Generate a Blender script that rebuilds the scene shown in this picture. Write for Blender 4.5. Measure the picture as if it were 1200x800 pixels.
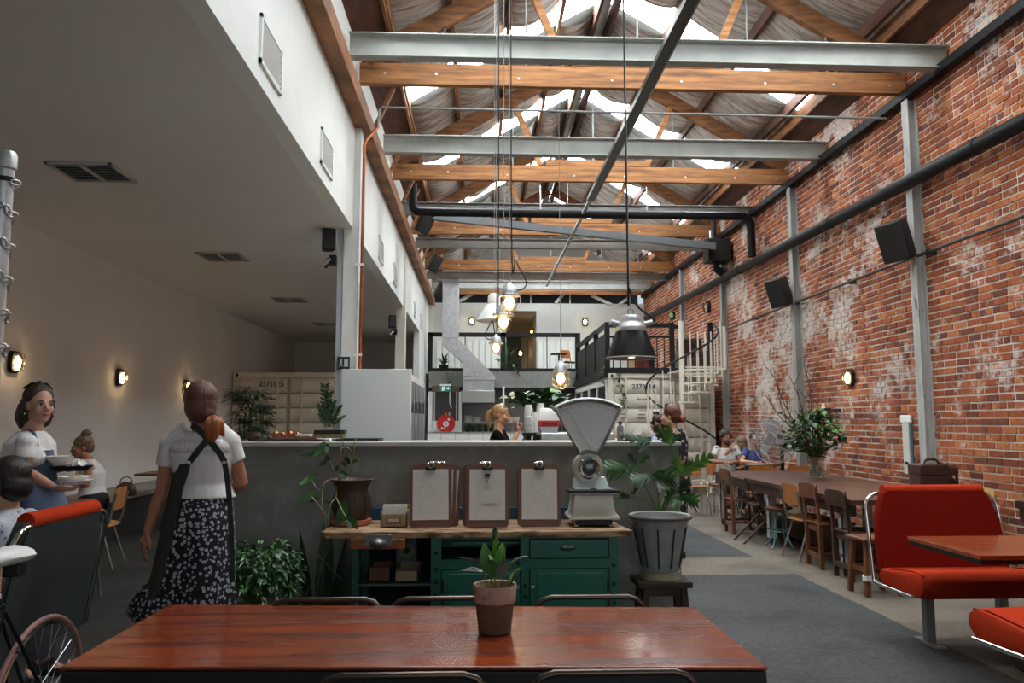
import bpy, bmesh, math, random
from mathutils import Vector, Matrix, Euler, noise
for _o in list(bpy.data.objects): bpy.data.objects.remove(_o)
random.seed(7)
SC = bpy.context.scene
COL = SC.collection
V = Vector
PI = math.pi
# ------------------------------------------------------------------ camera
FPX, EYE = 900.0, 1.5
YAW, PITCH = 0.0441752, 0.1040671
cam_data = bpy.data.cameras.new('camera'); cam = bpy.data.objects.new('camera', cam_data); COL.objects.link(cam)
cam_data.sensor_width = 36; cam_data.lens = FPX / 1200 * 36; cam_data.clip_start = .05; cam_data.clip_end = 200
cam.location = (0, 0, EYE); cam.rotation_euler = (PI / 2 + PITCH, 0, -YAW)
SC.camera = cam
# ------------------------------------------------------------------ world, lamps, exposure
W = bpy.data.worlds.new('overcast_sky'); SC.world = W; W.use_nodes = True
W.node_tree.nodes['Background'].inputs[0].default_value = (.80, .90, 1, 1)
W.node_tree.nodes['Background'].inputs[1].default_value = .6
SKYLIGHT = 19.0          # daylight coming through the roof sheets
def area(name, loc, rot, sx, sy, power, col=(1, 1, 1)):
    d = bpy.data.lights.new(name, 'AREA'); d.shape = 'RECTANGLE'; d.size = sx; d.size_y = sy; d.energy = power; d.color = col
    o = bpy.data.objects.new(name, d); COL.objects.link(o); o.location = loc; o.rotation_euler = rot; return o
# daylight of the open shop front behind the camera
area('shopfront_daylight', (2.3, -3.4, 2.1), (PI / 2, 0, 0), 5.4, 3.0, 26, (.93, .97, 1))
SC.view_settings.view_transform = 'Standard'; SC.view_settings.look = 'None'
SC.view_settings.exposure = 0.28; SC.view_settings.gamma = 1; SC.view_settings.use_curve_mapping = False
# ------------------------------------------------------------------ helpers: pixels of the 1200x800 frame to points
_f = V((math.sin(YAW) * math.cos(PITCH), math.cos(YAW) * math.cos(PITCH), math.sin(PITCH)))
_r = V((math.cos(YAW), -math.sin(YAW), 0)); _u = _r.cross(_f)
def ray(px, py): return (px - 600) / FPX * _r - (py - 400) / FPX * _u + _f
def atY(px, py, y): d = ray(px, py); return V((0, 0, EYE)) + d * (y / d.y)
def atZ(px, py, z): d = ray(px, py); return V((0, 0, EYE)) + d * ((z - EYE) / d.z)
def atX(px, py, x): d = ray(px, py); return V((0, 0, EYE)) + d * (x / d.x)
# ------------------------------------------------------------------ helpers: materials
def mat(name, c1, rough=.6, metal=0., c2=None, scale=6., stretch=(1, 1, 1), bump=0., bscale=None, spec=.5, detail=5., ramp=(.35, .65), c3=None, c3amt=(.6, .72), c3scale=3., sheen=0., coat=0., rvar=0., bdist=.01):
    m = bpy.data.materials.new(name); m.use_nodes = True; nt = m.node_tree; N = nt.nodes; L = nt.links
    b = N['Principled BSDF']; b.inputs['Base Color'].default_value = (*c1, 1); b.inputs['Roughness'].default_value = rough
    b.inputs['Metallic'].default_value = metal; b.inputs['Specular IOR Level'].default_value = spec
    if sheen: b.inputs['Sheen Weight'].default_value = sheen
    if coat: b.inputs['Coat Weight'].default_value = coat; b.inputs['Coat Roughness'].default_value = .12
    if c2 is not None or bump or c3 is not None:
        tc = N.new('ShaderNodeTexCoord'); mp = N.new('ShaderNodeMapping'); mp.inputs['Scale'].default_value = stretch
        L.new(tc.outputs['Object'], mp.inputs[0])
        n = N.new('ShaderNodeTexNoise'); n.inputs['Scale'].default_value = scale; n.inputs['Detail'].default_value = detail; n.inputs['Roughness'].default_value = .6
        L.new(mp.outputs[0], n.inputs['Vector'])
        last = None
        if c2 is not None:
            r = N.new('ShaderNodeMapRange'); r.inputs[1].default_value = ramp[0]; r.inputs[2].default_value = ramp[1]; L.new(n.outputs[0], r.inputs[0])
            mx = N.new('ShaderNodeMix'); mx.data_type = 'RGBA'; mx.inputs[6].default_value = (*c1, 1); mx.inputs[7].default_value = (*c2, 1)
            L.new(r.outputs[0], mx.inputs[0]); last = mx.outputs[2]
        if c3 is not None:
            n3 = N.new('ShaderNodeTexNoise'); n3.inputs['Scale'].default_value = c3scale; n3.inputs['Detail'].default_value = 8; n3.inputs['Roughness'].default_value = .7
            L.new(mp.outputs[0], n3.inputs['Vector'])
            r3 = N.new('ShaderNodeMapRange'); r3.inputs[1].default_value = c3amt[0]; r3.inputs[2].default_value = c3amt[1]; L.new(n3.outputs[0], r3.inputs[0])
            m3 = N.new('ShaderNodeMix'); m3.data_type = 'RGBA'; m3.inputs[7].default_value = (*c3, 1)
            if last is not None: L.new(last, m3.inputs[6])
            else: m3.inputs[6].default_value = (*c1, 1)
            L.new(r3.outputs[0], m3.inputs[0]); last = m3.outputs[2]
        if last is not None: L.new(last, b.inputs['Base Color'])
        if rvar:
            rr = N.new('ShaderNodeMapRange'); rr.inputs[1].default_value = .3; rr.inputs[2].default_value = .7
            rr.inputs[3].default_value = max(.02, rough - rvar); rr.inputs[4].default_value = rough + rvar
            L.new(n.outputs[0], rr.inputs[0]); L.new(rr.outputs[0], b.inputs['Roughness'])
        if bump:
            bp = N.new('ShaderNodeBump'); bp.inputs['Strength'].default_value = bump; bp.inputs['Distance'].default_value = bdist
            if bscale:
                n2 = N.new('ShaderNodeTexNoise'); n2.inputs['Scale'].default_value = bscale; n2.inputs['Detail'].default_value = 4
                L.new(mp.outputs[0], n2.inputs['Vector']); L.new(n2.outputs[0], bp.inputs['Height'])
            else: L.new(n.outputs[0], bp.inputs['Height'])
            L.new(bp.outputs[0], b.inputs['Normal'])
    return m
def emitter(name, col, s):
    m = bpy.data.materials.new(name); m.use_nodes = True; b = m.node_tree.nodes['Principled BSDF']
    b.inputs['Base Color'].default_value = (*col, 1); b.inputs['Emission Color'].default_value = (*col, 1); b.inputs['Emission Strength'].default_value = s
    return m
def thin_glass(name, tint=(1, 1, 1), gloss=.1, rough=.03):
    m = bpy.data.materials.new(name); m.use_nodes = True; nt = m.node_tree; nt.nodes.remove(nt.nodes['Principled BSDF'])
    t = nt.nodes.new('ShaderNodeBsdfTransparent'); t.inputs[0].default_value = (*tint, 1)
    g = nt.nodes.new('ShaderNodeBsdfGlossy'); g.inputs['Roughness'].default_value = rough
    x = nt.nodes.new('ShaderNodeMixShader'); x.inputs[0].default_value = gloss
    nt.links.new(t.outputs[0], x.inputs[1]); nt.links.new(g.outputs[0], x.inputs[2]); nt.links.new(x.outputs[0], nt.nodes['Material Output'].inputs[0])
    return m
# ------------------------------------------------------------------ helpers: mesh builder
def frame(d, up=V((0, 0, 1))):
    d = V(d).normalized()
    a = V(up).cross(d)
    if a.length < 1e-4: a = V((1, 0, 0)).cross(d)
    if a.length < 1e-4: a = V((0, 1, 0)).cross(d)
    a.normalize(); return a, d.cross(a).normalized(), d
class MB:
    def __init__(s): s.v = []; s.f = []; s.m = []
    def add(s, vs, fs, mi=0):
        k = len(s.v); s.v += [tuple(p) for p in vs]; s.f += [tuple(i + k for i in f) for f in fs]; s.m += [mi] * len(fs); return s
    def box(s, c, d, rot=None, mi=0):
        h = V(d) / 2; vs = [V((x * h.x, y * h.y, z * h.z)) for x in (-1, 1) for y in (-1, 1) for z in (-1, 1)]
        if rot is not None:
            R = rot if isinstance(rot, Matrix) else Euler(rot).to_matrix()
            vs = [R @ p for p in vs]
        return s.add([p + V(c) for p in vs], [(0, 1, 3, 2), (4, 6, 7, 5), (0, 4, 5, 1), (2, 3, 7, 6), (0, 2, 6, 4), (1, 5, 7, 3)], mi)
    def bb(s, a, b, mi=0):
        return s.box([(a[i] + b[i]) / 2 for i in range(3)], [abs(b[i] - a[i]) for i in range(3)], None, mi)
    def bar(s, p0, p1, w, h, up=(0, 0, 1), mi=0):
        p0 = V(p0); p1 = V(p1); a, b, d = frame(p1 - p0, up)
        R = Matrix((a, d, b)).transposed()
        return s.box((p0 + p1) / 2, (w, (p1 - p0).length, h), R, mi)
    def cyl(s, p0, p1, r0, r1=None, n=14, mi=0, caps=True):
        return s.tube([p0, p1], [r0, r0 if r1 is None else r1], n, mi=mi, caps=caps)
    def tube(s, pts, r, n=8, closed=False, mi=0, caps=True, flat=None):
        pts = [V(p) for p in pts]; k = len(pts); rs = r if isinstance(r, (list, tuple)) else [r] * k
        a = None; vs = []
        for i in range(k):
            t = (pts[(i + 1) % k] - pts[i - 1]) if closed else (pts[min(i + 1, k - 1)] - pts[max(i - 1, 0)])
            if t.length < 1e-9: t = V((0, 0, 1))
            t.normalize()
            if a is None: a = frame(t)[0]
            a = a - t * a.dot(t)
            if a.length < 1e-5: a = frame(t)[0]
            a.normalize(); b = t.cross(a)
            for j in range(n):
                w = 2 * PI * j / n; vs.append(pts[i] + (a * math.cos(w) + b * math.sin(w) * (flat or 1)) * rs[i])
        fs = []
        for i in range(k if closed else k - 1):
            for j in range(n):
                i2 = (i + 1) % k; j2 = (j + 1) % n; fs.append((i * n + j, i * n + j2, i2 * n + j2, i2 * n + j))
        if caps and not closed: fs += [tuple(range(n - 1, -1, -1)), tuple(range((k - 1) * n, k * n))]
        return s.add(vs, fs, mi)
    def lathe(s, prof, n=24, c=(0, 0, 0), ax=(0, 0, 1), mi=0, arc=None, sx=1, sy=1):
        a, b, d = frame(ax); a, b = (V((1, 0, 0)), V((0, 1, 0))) if abs(d.z) > .999 else (a, b)
        c = V(c); vs = []; fs = []; k = len(prof)
        for r, z in prof:
            for j in range(n):
                w = 2 * PI * j / n; vs.append(c + (a * math.cos(w) * sx + b * math.sin(w) * sy) * r + d * z)
        for i in range(k - 1):
            for j in range(n):
                j2 = (j + 1) % n; fs.append((i * n + j, i * n + j2, (i + 1) * n + j2, (i + 1) * n + j))
        if prof[0][0] > 1e-4: fs.append(tuple(range(n - 1, -1, -1)))
        if prof[-1][0] > 1e-4: fs.append(tuple(range((k - 1) * n, k * n)))
        return s.add(vs, fs, mi)
    def ball(s, c, r, n=12, m=8, R=None, mi=0):
        r = V((r, r, r)) if not hasattr(r, '__len__') else V(r); vs = []; fs = []
        for i in range(m + 1):
            t = PI * i / m
            for j in range(n):
                w = 2 * PI * j / n; p = V((r.x * math.sin(t) * math.cos(w), r.y * math.sin(t) * math.sin(w), -r.z * math.cos(t)))
                if R is not None: p = R @ p
                vs.append(p + V(c))
        for i in range(m):
            for j in range(n):
                j2 = (j + 1) % n; fs.append((i * n + j, i * n + j2, (i + 1) * n + j2, (i + 1) * n + j))
        return s.add(vs, fs, mi)
    def loft(s, rings, caps=True, mi=0, closed=True):
        n = len(rings[0]); vs = [p for r in rings for p in r]; fs = []
        for i in range(len(rings) - 1):
            for j in range(n if closed else n - 1):
                j2 = (j + 1) % n; fs.append((i * n + j, i * n + j2, (i + 1) * n + j2, (i + 1) * n + j))
        if caps: fs += [tuple(range(n - 1, -1, -1)), tuple(range((len(rings) - 1) * n, len(rings) * n))]
        return s.add(vs, fs, mi)
    def prism(s, poly, ext, mi=0):
        e = V(ext); n = len(poly); vs = [V(p) for p in poly] + [V(p) + e for p in poly]
        fs = [tuple(range(n - 1, -1, -1)), tuple(range(n, 2 * n))] + [(i, (i + 1) % n, (i + 1) % n + n, i + n) for i in range(n)]
        return s.add(vs, fs, mi)
    def mesh(s, name, fix=True):
        me = bpy.data.meshes.new(name); me.from_pydata(s.v, [], s.f)
        if any(s.m): me.polygons.foreach_set('material_index', s.m)
        if fix:
            b = bmesh.new(); b.from_mesh(me); bmesh.ops.remove_doubles(b, verts=b.verts, dist=1e-6); bmesh.ops.recalc_face_normals(b, faces=b.faces); b.to_mesh(me); b.free()
        me.update(); return me
    def build(s, name, m, parent=None, loc=None, rot=None, bev=0., ang=.7, fix=True, seg=2):
        me = s.mesh(name, fix); return link(name, me, m, parent, loc, rot, bev, ang, seg)
def link(name, me, m, parent=None, loc=None, rot=None, bev=0., ang=.7, seg=2):
    for x in (m if isinstance(m, (list, tuple)) else [m]): me.materials.append(x)
    if ang: me.polygons.foreach_set('use_smooth', [True] * len(me.polygons)); me.set_sharp_from_angle(angle=ang)
    o = bpy.data.objects.new(name, me); COL.objects.link(o)
    if parent is not None: o.parent = parent
    if loc is not None: o.location = loc
    if rot is not None: o.rotation_euler = rot
    if bev:
        md = o.modifiers.new('soft_edges', 'BEVEL'); md.width = bev; md.segments = seg; md.limit_method = 'ANGLE'; md.angle_limit = .6
    return o
def tag(o, label=None, cat=None, group=None, kind=None):
    if label: o['label'] = label
    if cat: o['category'] = cat
    if group: o['group'] = group
    if kind: o['kind'] = kind
    return o
def thing(name, label, cat, loc=(0, 0, 0), rz=0., group=None):
    o = bpy.data.objects.new(name, None); COL.objects.link(o); o.location = loc; o.rotation_euler = (0, 0, rz); o.empty_display_size = .1
    return tag(o, label, cat, group)
KIDS = {}
def kids(o): return [c for c in bpy.data.objects if c.parent == o]
def copy_tree(o, loc=None, rz=None, label=None):
    allk = {}
    for c in COL.objects:
        if c.parent is not None: allk.setdefault(c.parent.name, []).append(c)
    def go(x, par):
        c = x.copy(); COL.objects.link(c)
        if par is not None: c.parent = par
        for k in allk.get(x.name, []): go(k, c)
        return c
    c = go(o, None)
    if loc is not None: c.location = loc
    if rz is not None: c.rotation_euler = (0, 0, rz)
    if label: c['label'] = label
    return c
def struct(mb, name, m, parent=None, **k): return tag(mb.build(name, m, parent, **k), kind='structure')
def arc_pts(c, r, a0, a1, n, ax='z'):
    out = []
    for i in range(n + 1):
        t = a0 + (a1 - a0) * i / n; x, y = math.cos(t) * r, math.sin(t) * r
        out.append(V(c) + (V((x, y, 0)) if ax == 'z' else V((x, 0, y)) if ax == 'y' else V((0, x, y))))
    return out
def spline(pts, n=6):
    P = [V(p) for p in pts]; out = []
    for i in range(len(P) - 1):
        a, b, c, d = P[max(i - 1, 0)], P[i], P[i + 1], P[min(i + 2, len(P) - 1)]
        for k in range(n):
            t = k / n; out.append(.5 * ((2 * b) + (c - a) * t + (2 * a - 5 * b + 4 * c - d) * t * t + (3 * b - a - 3 * c + d) * t ** 3))
    return out + [P[-1]]
def text(s, name, m, parent, loc, rot, size, ext=.002, align='CENTER'):
    cu = bpy.data.curves.new(name, 'FONT'); cu.body = s; cu.size = size; cu.extrude = ext; cu.align_x = align; cu.align_y = 'CENTER'; cu.resolution_u = 2; cu.offset = size * .022
    t = bpy.data.objects.new('tmp_text', cu); COL.objects.link(t); bpy.context.view_layer.update()
    me = bpy.data.meshes.new_from_object(t.evaluated_get(bpy.context.evaluated_depsgraph_get()))
    bpy.data.objects.remove(t); me.materials.clear(); return link(name, me, m, parent, loc, rot, ang=0)
def voxel_mesh(mb, size, smooth=6, fac=.5):
    me = mb.mesh('tmp_vox', True); o = bpy.data.objects.new('tmp_vox', me); COL.objects.link(o)
    r = o.modifiers.new('r', 'REMESH'); r.mode = 'VOXEL'; r.voxel_size = size
    if smooth: q = o.modifiers.new('s', 'SMOOTH'); q.iterations = smooth; q.factor = fac
    bpy.context.view_layer.update(); out = bpy.data.meshes.new_from_object(o.evaluated_get(bpy.context.evaluated_depsgraph_get()))
    bpy.data.objects.remove(o); return out
# ------------------------------------------------------------------ materials
WALLW = mat('white_plaster', (.80, .83, .79), .85, c2=(.74, .77, .74), scale=1.2, bump=.05, bscale=60)
WALLL = mat('warm_plaster', (.80, .76, .72), .85, c2=(.75, .70, .66), scale=.8, bump=.05, bscale=60)
CEILM = mat('ceiling_paint', (.76, .73, .71), .9, c2=(.72, .69, .67), scale=.5)
TIMBER = mat('old_hardwood', (.34, .145, .05), .65, c2=(.12, .048, .018), scale=2.2, stretch=(1, 1, 6), bump=.2, bscale=14, c3=(.04, .02, .012), c3amt=(.6, .8), c3scale=1.6)
TIMBERX = mat('old_oregon_beam', (.46, .20, .060), .65, c2=(.22, .088, .028), scale=3., stretch=(.5, 4, 7), bump=.25, bscale=9, c3=(.045, .022, .012), c3amt=(.54, .72), c3scale=1.3)
TIMBERD = mat('dark_boarding', (.12, .05, .025), .7, c2=(.05, .022, .013), scale=2, stretch=(4, 1, 4), bump=.2)
STEELW = mat('grey_painted_steel', (.38, .395, .365), .5, c2=(.30, .315, .29), scale=3, metal=.1, c3=(.30, .22, .15), c3amt=(.68, .8), c3scale=5)
STEELD = mat('dull_grey_steel', (.30, .32, .31), .5, c2=(.24, .25, .24), scale=3, metal=.2)
BLACKP = mat('black_pipe', (.006, .007, .008), .5, c2=(.010, .011, .012), scale=5, spec=.22)
BLACKM = mat('black_metal', (.010, .011, .011), .5, spec=.3)
BLACKG = mat('black_plastic', (.012, .013, .012), .5, bump=.1, bscale=200)
CHROME = mat('chrome', (.75, .75, .74), .12, 1.)
STEEL = mat('brushed_steel', (.55, .56, .56), .3, 1., c2=(.45, .46, .46), scale=20)
GALV = mat('galvanised_steel', (.60, .62, .63), .42, .75, c2=(.47, .49, .50), scale=14, c3=(.66, .68, .69), c3amt=(.5, .8), c3scale=9)
FOIL = mat('foil_insulation', (.78, .75, .71), .34, .45, c2=(.36, .31, .27), scale=3.2, stretch=(.5, 5, .5), ramp=(.42, .62), detail=7, bump=1., bscale=4, bdist=.05)  # stretched dark streaks put the shading of the creases into the colour
BRICKG = None
MORTAR = mat('mortar', (.70, .64, .56), .95, c2=(.52, .46, .39), scale=5, bump=.5, bscale=30, c3=(.72, .70, .66), c3amt=(.5, .65), c3scale=1.2)
CREAM = mat('cream_container_paint', (.72, .69, .60), .5, c2=(.66, .62, .53), scale=2, c3=(.42, .33, .24), c3amt=(.68, .8), c3scale=4)
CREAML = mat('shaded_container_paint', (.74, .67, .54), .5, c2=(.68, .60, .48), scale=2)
CONC = mat('concrete_render', (.20, .20, .175), .8, c2=(.125, .127, .113), scale=2.0, c3=(.26, .258, .23), c3amt=(.5, .7), c3scale=6, bump=.08, bscale=12)
CONCT = mat('concrete_cap', (.46, .45, .41), .6, c2=(.38, .37, .34), scale=5)
WHITE = mat('white_enamel', (.78, .79, .77), .4)
CERAM = mat('white_china', (.85, .84, .80), .2, coat=.3)
PAPER = mat('paper', (.82, .80, .75), .8)
LEDW = emitter('warm_bulb', (1, .72, .36), 22)
LEDH = emitter('bulb_glow', (1, .82, .54), 6)
GLASS = thin_glass('clear_glass', (.97, .98, .97), .12)
AMBER = thin_glass('lamp_glass', (.97, .86, .66), .20)
WOODR = mat('varnished_red_wood', (.33, .058, .013), .24, c2=(.085, .012, .004), scale=2.0, stretch=(.7, 8, 3), ramp=(.36, .62), c3=(.52, .20, .09), c3amt=(.60, .78), c3scale=3.4, coat=.5, bump=.10, bscale=7, rvar=.12)
WOODD = mat('dark_table_wood', (.10, .045, .028), .4, c2=(.055, .022, .014), scale=2.5, stretch=(5, .6, 3), c3=(.17, .085, .055), c3amt=(.58, .75), c3scale=2)
WOODC = mat('chair_wood', (.21, .075, .028), .45, c2=(.10, .033, .014), scale=5, stretch=(3, 3, .6), bump=.08)
WOODK = mat('dark_chair_wood', (.07, .026, .014), .45, c2=(.035, .014, .009), scale=5, stretch=(3, 3, .6))
PLYO = mat('orange_ply', (.50, .20, .045), .4, c2=(.38, .13, .028), scale=4, stretch=(6, 1, 1), coat=.2)
PLYY = mat('pale_ply', (.62, .40, .15), .45, c2=(.52, .32, .11), scale=4, stretch=(6, 1, 1))
TUBEG = mat('worn_grey_tube', (.26, .25, .20), .4, .4, c2=(.17, .16, .13), scale=8)
BENCHT = mat('worn_benchtop', (.48, .30, .16), .7, c2=(.09, .038, .018), scale=5, stretch=(1, 6, 3), ramp=(.42, .60), c3=(.66, .52, .34), c3amt=(.56, .68), c3scale=9, bump=.3)
GREEN = mat('green_enamel_paint', (.014, .150, .100), .38, c2=(.010, .105, .072), scale=3, c3=(.02, .03, .02), c3amt=(.66, .78), c3scale=9, bump=.05)
ORANGEW = mat('orange_timber', (.30, .085, .02), .5, c2=(.20, .05, .014), scale=5, stretch=(1, 5, 5))
TERRA = mat('terracotta', (.50, .16, .07), .8, c2=(.40, .12, .05), scale=6, bump=.1)
REDV = mat('red_wool_upholstery', (.22, .010, .005), .95, c2=(.17, .008, .004), scale=60, bump=.25, bscale=300, spec=.1)
ORNGV = mat('orange_wool_upholstery', (.46, .040, .010), .95, c2=(.38, .030, .008), scale=60, bump=.25, bscale=300, spec=.1)
GREYV = mat('grey_vinyl', (.035, .042, .042), .6, c2=(.028, .033, .033), scale=3)
LEAF = mat('leaf_green', (.045, .15, .028), .35, c2=(.020, .075, .016), scale=6, spec=.6)
LEAFB = mat('leaf_bright', (.13, .33, .045), .35, c2=(.06, .18, .028), scale=6, spec=.6)
LEAFD = mat('leaf_dark', (.012, .045, .014), .4, c2=(.008, .025, .009), scale=6, spec=.6)
STEM = mat('plant_stem', (.10, .17, .04), .5, c2=(.16, .15, .06), scale=8)
TWIG = mat('twig_bark', (.10, .05, .035), .8)
SOIL = mat('potting_soil', (.03, .02, .014), .95, bump=.5, bscale=60)
SKIN = mat('skin', (.58, .33, .23), .5, c2=(.52, .28, .19), scale=8, spec=.35)
SKIND = mat('tanned_skin', (.43, .20, .12), .5, c2=(.37, .165, .095), scale=8, spec=.35)
LIPS = mat('lips', (.36, .10, .08), .4)
EYEW = mat('eye_white', (.75, .72, .68), .2); IRIS = mat('iris', (.03, .02, .015), .15)
HAIRD = mat('dark_brown_hair', (.020, .011, .007), .42, c2=(.05, .025, .012), scale=8, stretch=(8, 8, .8), bump=.6, bscale=25)
HAIRR = mat('auburn_hair', (.15, .035, .012), .4, c2=(.045, .014, .008), scale=5, stretch=(8, 8, .8), bump=.6, bscale=25)
HAIRG = mat('ginger_hair', (.42, .12, .025), .4, c2=(.24, .06, .014), scale=8, stretch=(8, 8, .8), bump=.6, bscale=25)
HAIRB = mat('blond_hair', (.50, .32, .15), .4, c2=(.30, .17, .07), scale=8, stretch=(8, 8, .8), bump=.6, bscale=25)
HAIRA = mat('ash_blond_hair', (.24, .15, .075), .4, c2=(.10, .06, .03), scale=8, stretch=(8, 8, .8), bump=.6, bscale=25)
TEE = mat('white_jersey', (.70, .69, .67), .9, bump=.6, bscale=11)
TEEB = mat('black_jersey', (.006, .006, .007), .95, spec=.1)
DENIM = mat('blue_denim', (.11, .15, .24), .9, c2=(.085, .12, .20), scale=9, bump=.1, bscale=120)
# ================================================================== SETTING
def proj(p):
    v = V(p) - V((0, 0, EYE)); k = v.dot(_f)
    return (600 + FPX * v.dot(_r) / k, 400 - FPX * v.dot(_u) / k) if k > .1 else (-9999, -9999)
XL, XF, XR, CEIL, YB, YE = -5.5, -1.55, 5.6, 3.87, -3.8, 25.5
RX, RZ, RS = 2.05, 8.45, .577
def roofz(x): return RZ - RS * abs(x - RX)
# ---- floor: old slab with two painted dark panels
def floor_material():
    m = bpy.data.materials.new('concrete_floor'); m.use_nodes = True; nt = m.node_tree; N = nt.nodes; L = nt.links; b = N['Principled BSDF']
    tc = N.new('ShaderNodeTexCoord'); sep = N.new('ShaderNodeSeparateXYZ'); L.new(tc.outputs['Object'], sep.inputs[0])
    nz = N.new('ShaderNodeTexNoise'); nz.inputs['Scale'].default_value = 5; nz.inputs['Detail'].default_value = 8; nz.inputs['Roughness'].default_value = .7; L.new(tc.outputs['Object'], nz.inputs['Vector'])
    fine = N.new('ShaderNodeTexNoise'); fine.inputs['Scale'].default_value = 22; fine.inputs['Detail'].default_value = 10; fine.inputs['Roughness'].default_value = .75; L.new(tc.outputs['Object'], fine.inputs['Vector'])
    big = N.new('ShaderNodeTexNoise'); big.inputs['Scale'].default_value = .9; big.inputs['Detail'].default_value = 6; L.new(tc.outputs['Object'], big.inputs['Vector'])
    def math_(op, a, bb=None):
        n = N.new('ShaderNodeMath'); n.operation = op
        for i, q in enumerate((a, bb)):
            if q is None: continue
            if isinstance(q, (int, float)): n.inputs[i].default_value = q
            else: L.new(q, n.inputs[i])
        return n.outputs[0]
    jit = math_('MULTIPLY', math_('SUBTRACT', nz.outputs[0], .5), .09)
    X = math_('ADD', sep.outputs[0], jit); Y = math_('ADD', sep.outputs[1], jit)
    def rng(v, a, c): return math_('MULTIPLY', math_('GREATER_THAN', v, a), math_('LESS_THAN', v, c))
    p1 = math_('MULTIPLY', rng(X, -6.0, 3.16), rng(Y, -4, 7.68)); p2 = math_('MULTIPLY', rng(X, -6, 3.08), rng(Y, 8.66, 11.45))
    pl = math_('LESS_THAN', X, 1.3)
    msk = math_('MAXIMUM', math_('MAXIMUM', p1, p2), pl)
    def mix(f, a, c):
        x = N.new('ShaderNodeMix'); x.data_type = 'RGBA'
        for i, q in ((0, f), (6, a), (7, c)):
            if isinstance(q, tuple): x.inputs[i].default_value = (*q, 1)
            else: L.new(q, x.inputs[i])
        return x.outputs[2]
    def rmp(v, a, c): r = N.new('ShaderNodeMapRange'); r.inputs[1].default_value = a; r.inputs[2].default_value = c; L.new(v, r.inputs[0]); return r.outputs[0]
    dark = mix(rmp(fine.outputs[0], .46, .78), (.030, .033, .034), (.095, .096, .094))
    lft_shade = mix(rmp(nz.outputs[0], .45, .75), (.020, .022, .021), (.050, .047, .040)); dark = mix(rmp(sep.outputs[0], 1.4, -.6), dark, lft_shade)  # floor colour falls to near black leftwards, standing in for shade
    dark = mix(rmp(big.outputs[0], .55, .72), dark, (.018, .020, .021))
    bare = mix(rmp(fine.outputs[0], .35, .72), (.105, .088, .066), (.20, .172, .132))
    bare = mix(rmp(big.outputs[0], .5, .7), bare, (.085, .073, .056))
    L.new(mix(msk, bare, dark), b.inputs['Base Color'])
    r2 = N.new('ShaderNodeMapRange'); r2.inputs[1].default_value = .3; r2.inputs[2].default_value = .7; r2.inputs[3].default_value = .55; r2.inputs[4].default_value = .80; b.inputs['Specular IOR Level'].default_value = .3; L.new(big.outputs[0], r2.inputs[0]); L.new(r2.outputs[0], b.inputs['Roughness'])
    bp = N.new('ShaderNodeBump'); bp.inputs['Strength'].default_value = .12; bp.inputs['Distance'].default_value = .01; L.new(nz.outputs[0], bp.inputs['Height']); L.new(bp.outputs[0], b.inputs['Normal'])
    return m
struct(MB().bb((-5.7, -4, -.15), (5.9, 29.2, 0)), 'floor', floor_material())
struct(MB().bb((-5.7, -4, CEIL), (-1.7, 23.4, CEIL + .14)), 'ceiling', CEILM)
struct(MB().bb((-5.7, -4, 0), (XL, 23.4, CEIL)), 'wall_left', WALLL)
struct(MB().bb((XL, 23.2, 0), (-1.72, 23.4, CEIL)), 'wall_left_end', WALLL)
fas = struct(MB().bb((-1.7, -4, CEIL), (XF, 25.5, 6.32)), 'wall_fascia', WALLW)
struct(MB().bb((-1.7, 20.2, 0), (XF, 25.5, CEIL)), 'wall_left_return', WALLW)
# front wall of the shop, behind the camera, with the wide opening of its window
fw = MB(); fw.bb((-5.7, -4, 0), (-.6, -3.8, CEIL)); fw.bb((-.6, -4, 0), (5.2, -3.8, .5)); fw.bb((-.6, -4, 3.7), (5.2, -3.8, 6.2)); fw.bb((5.2, -4, 0), (5.9, -3.8, 6.2)); fw.bb((-1.7, -4, CEIL), (-.6, -3.8, 6.2))
fw.prism([(-1.7, -4, 6.2), (5.8, -4, 6.2), (RX, -4, 8.4)], (0, .2, 0)); struct(fw, 'wall_front', WALLW)
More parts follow.
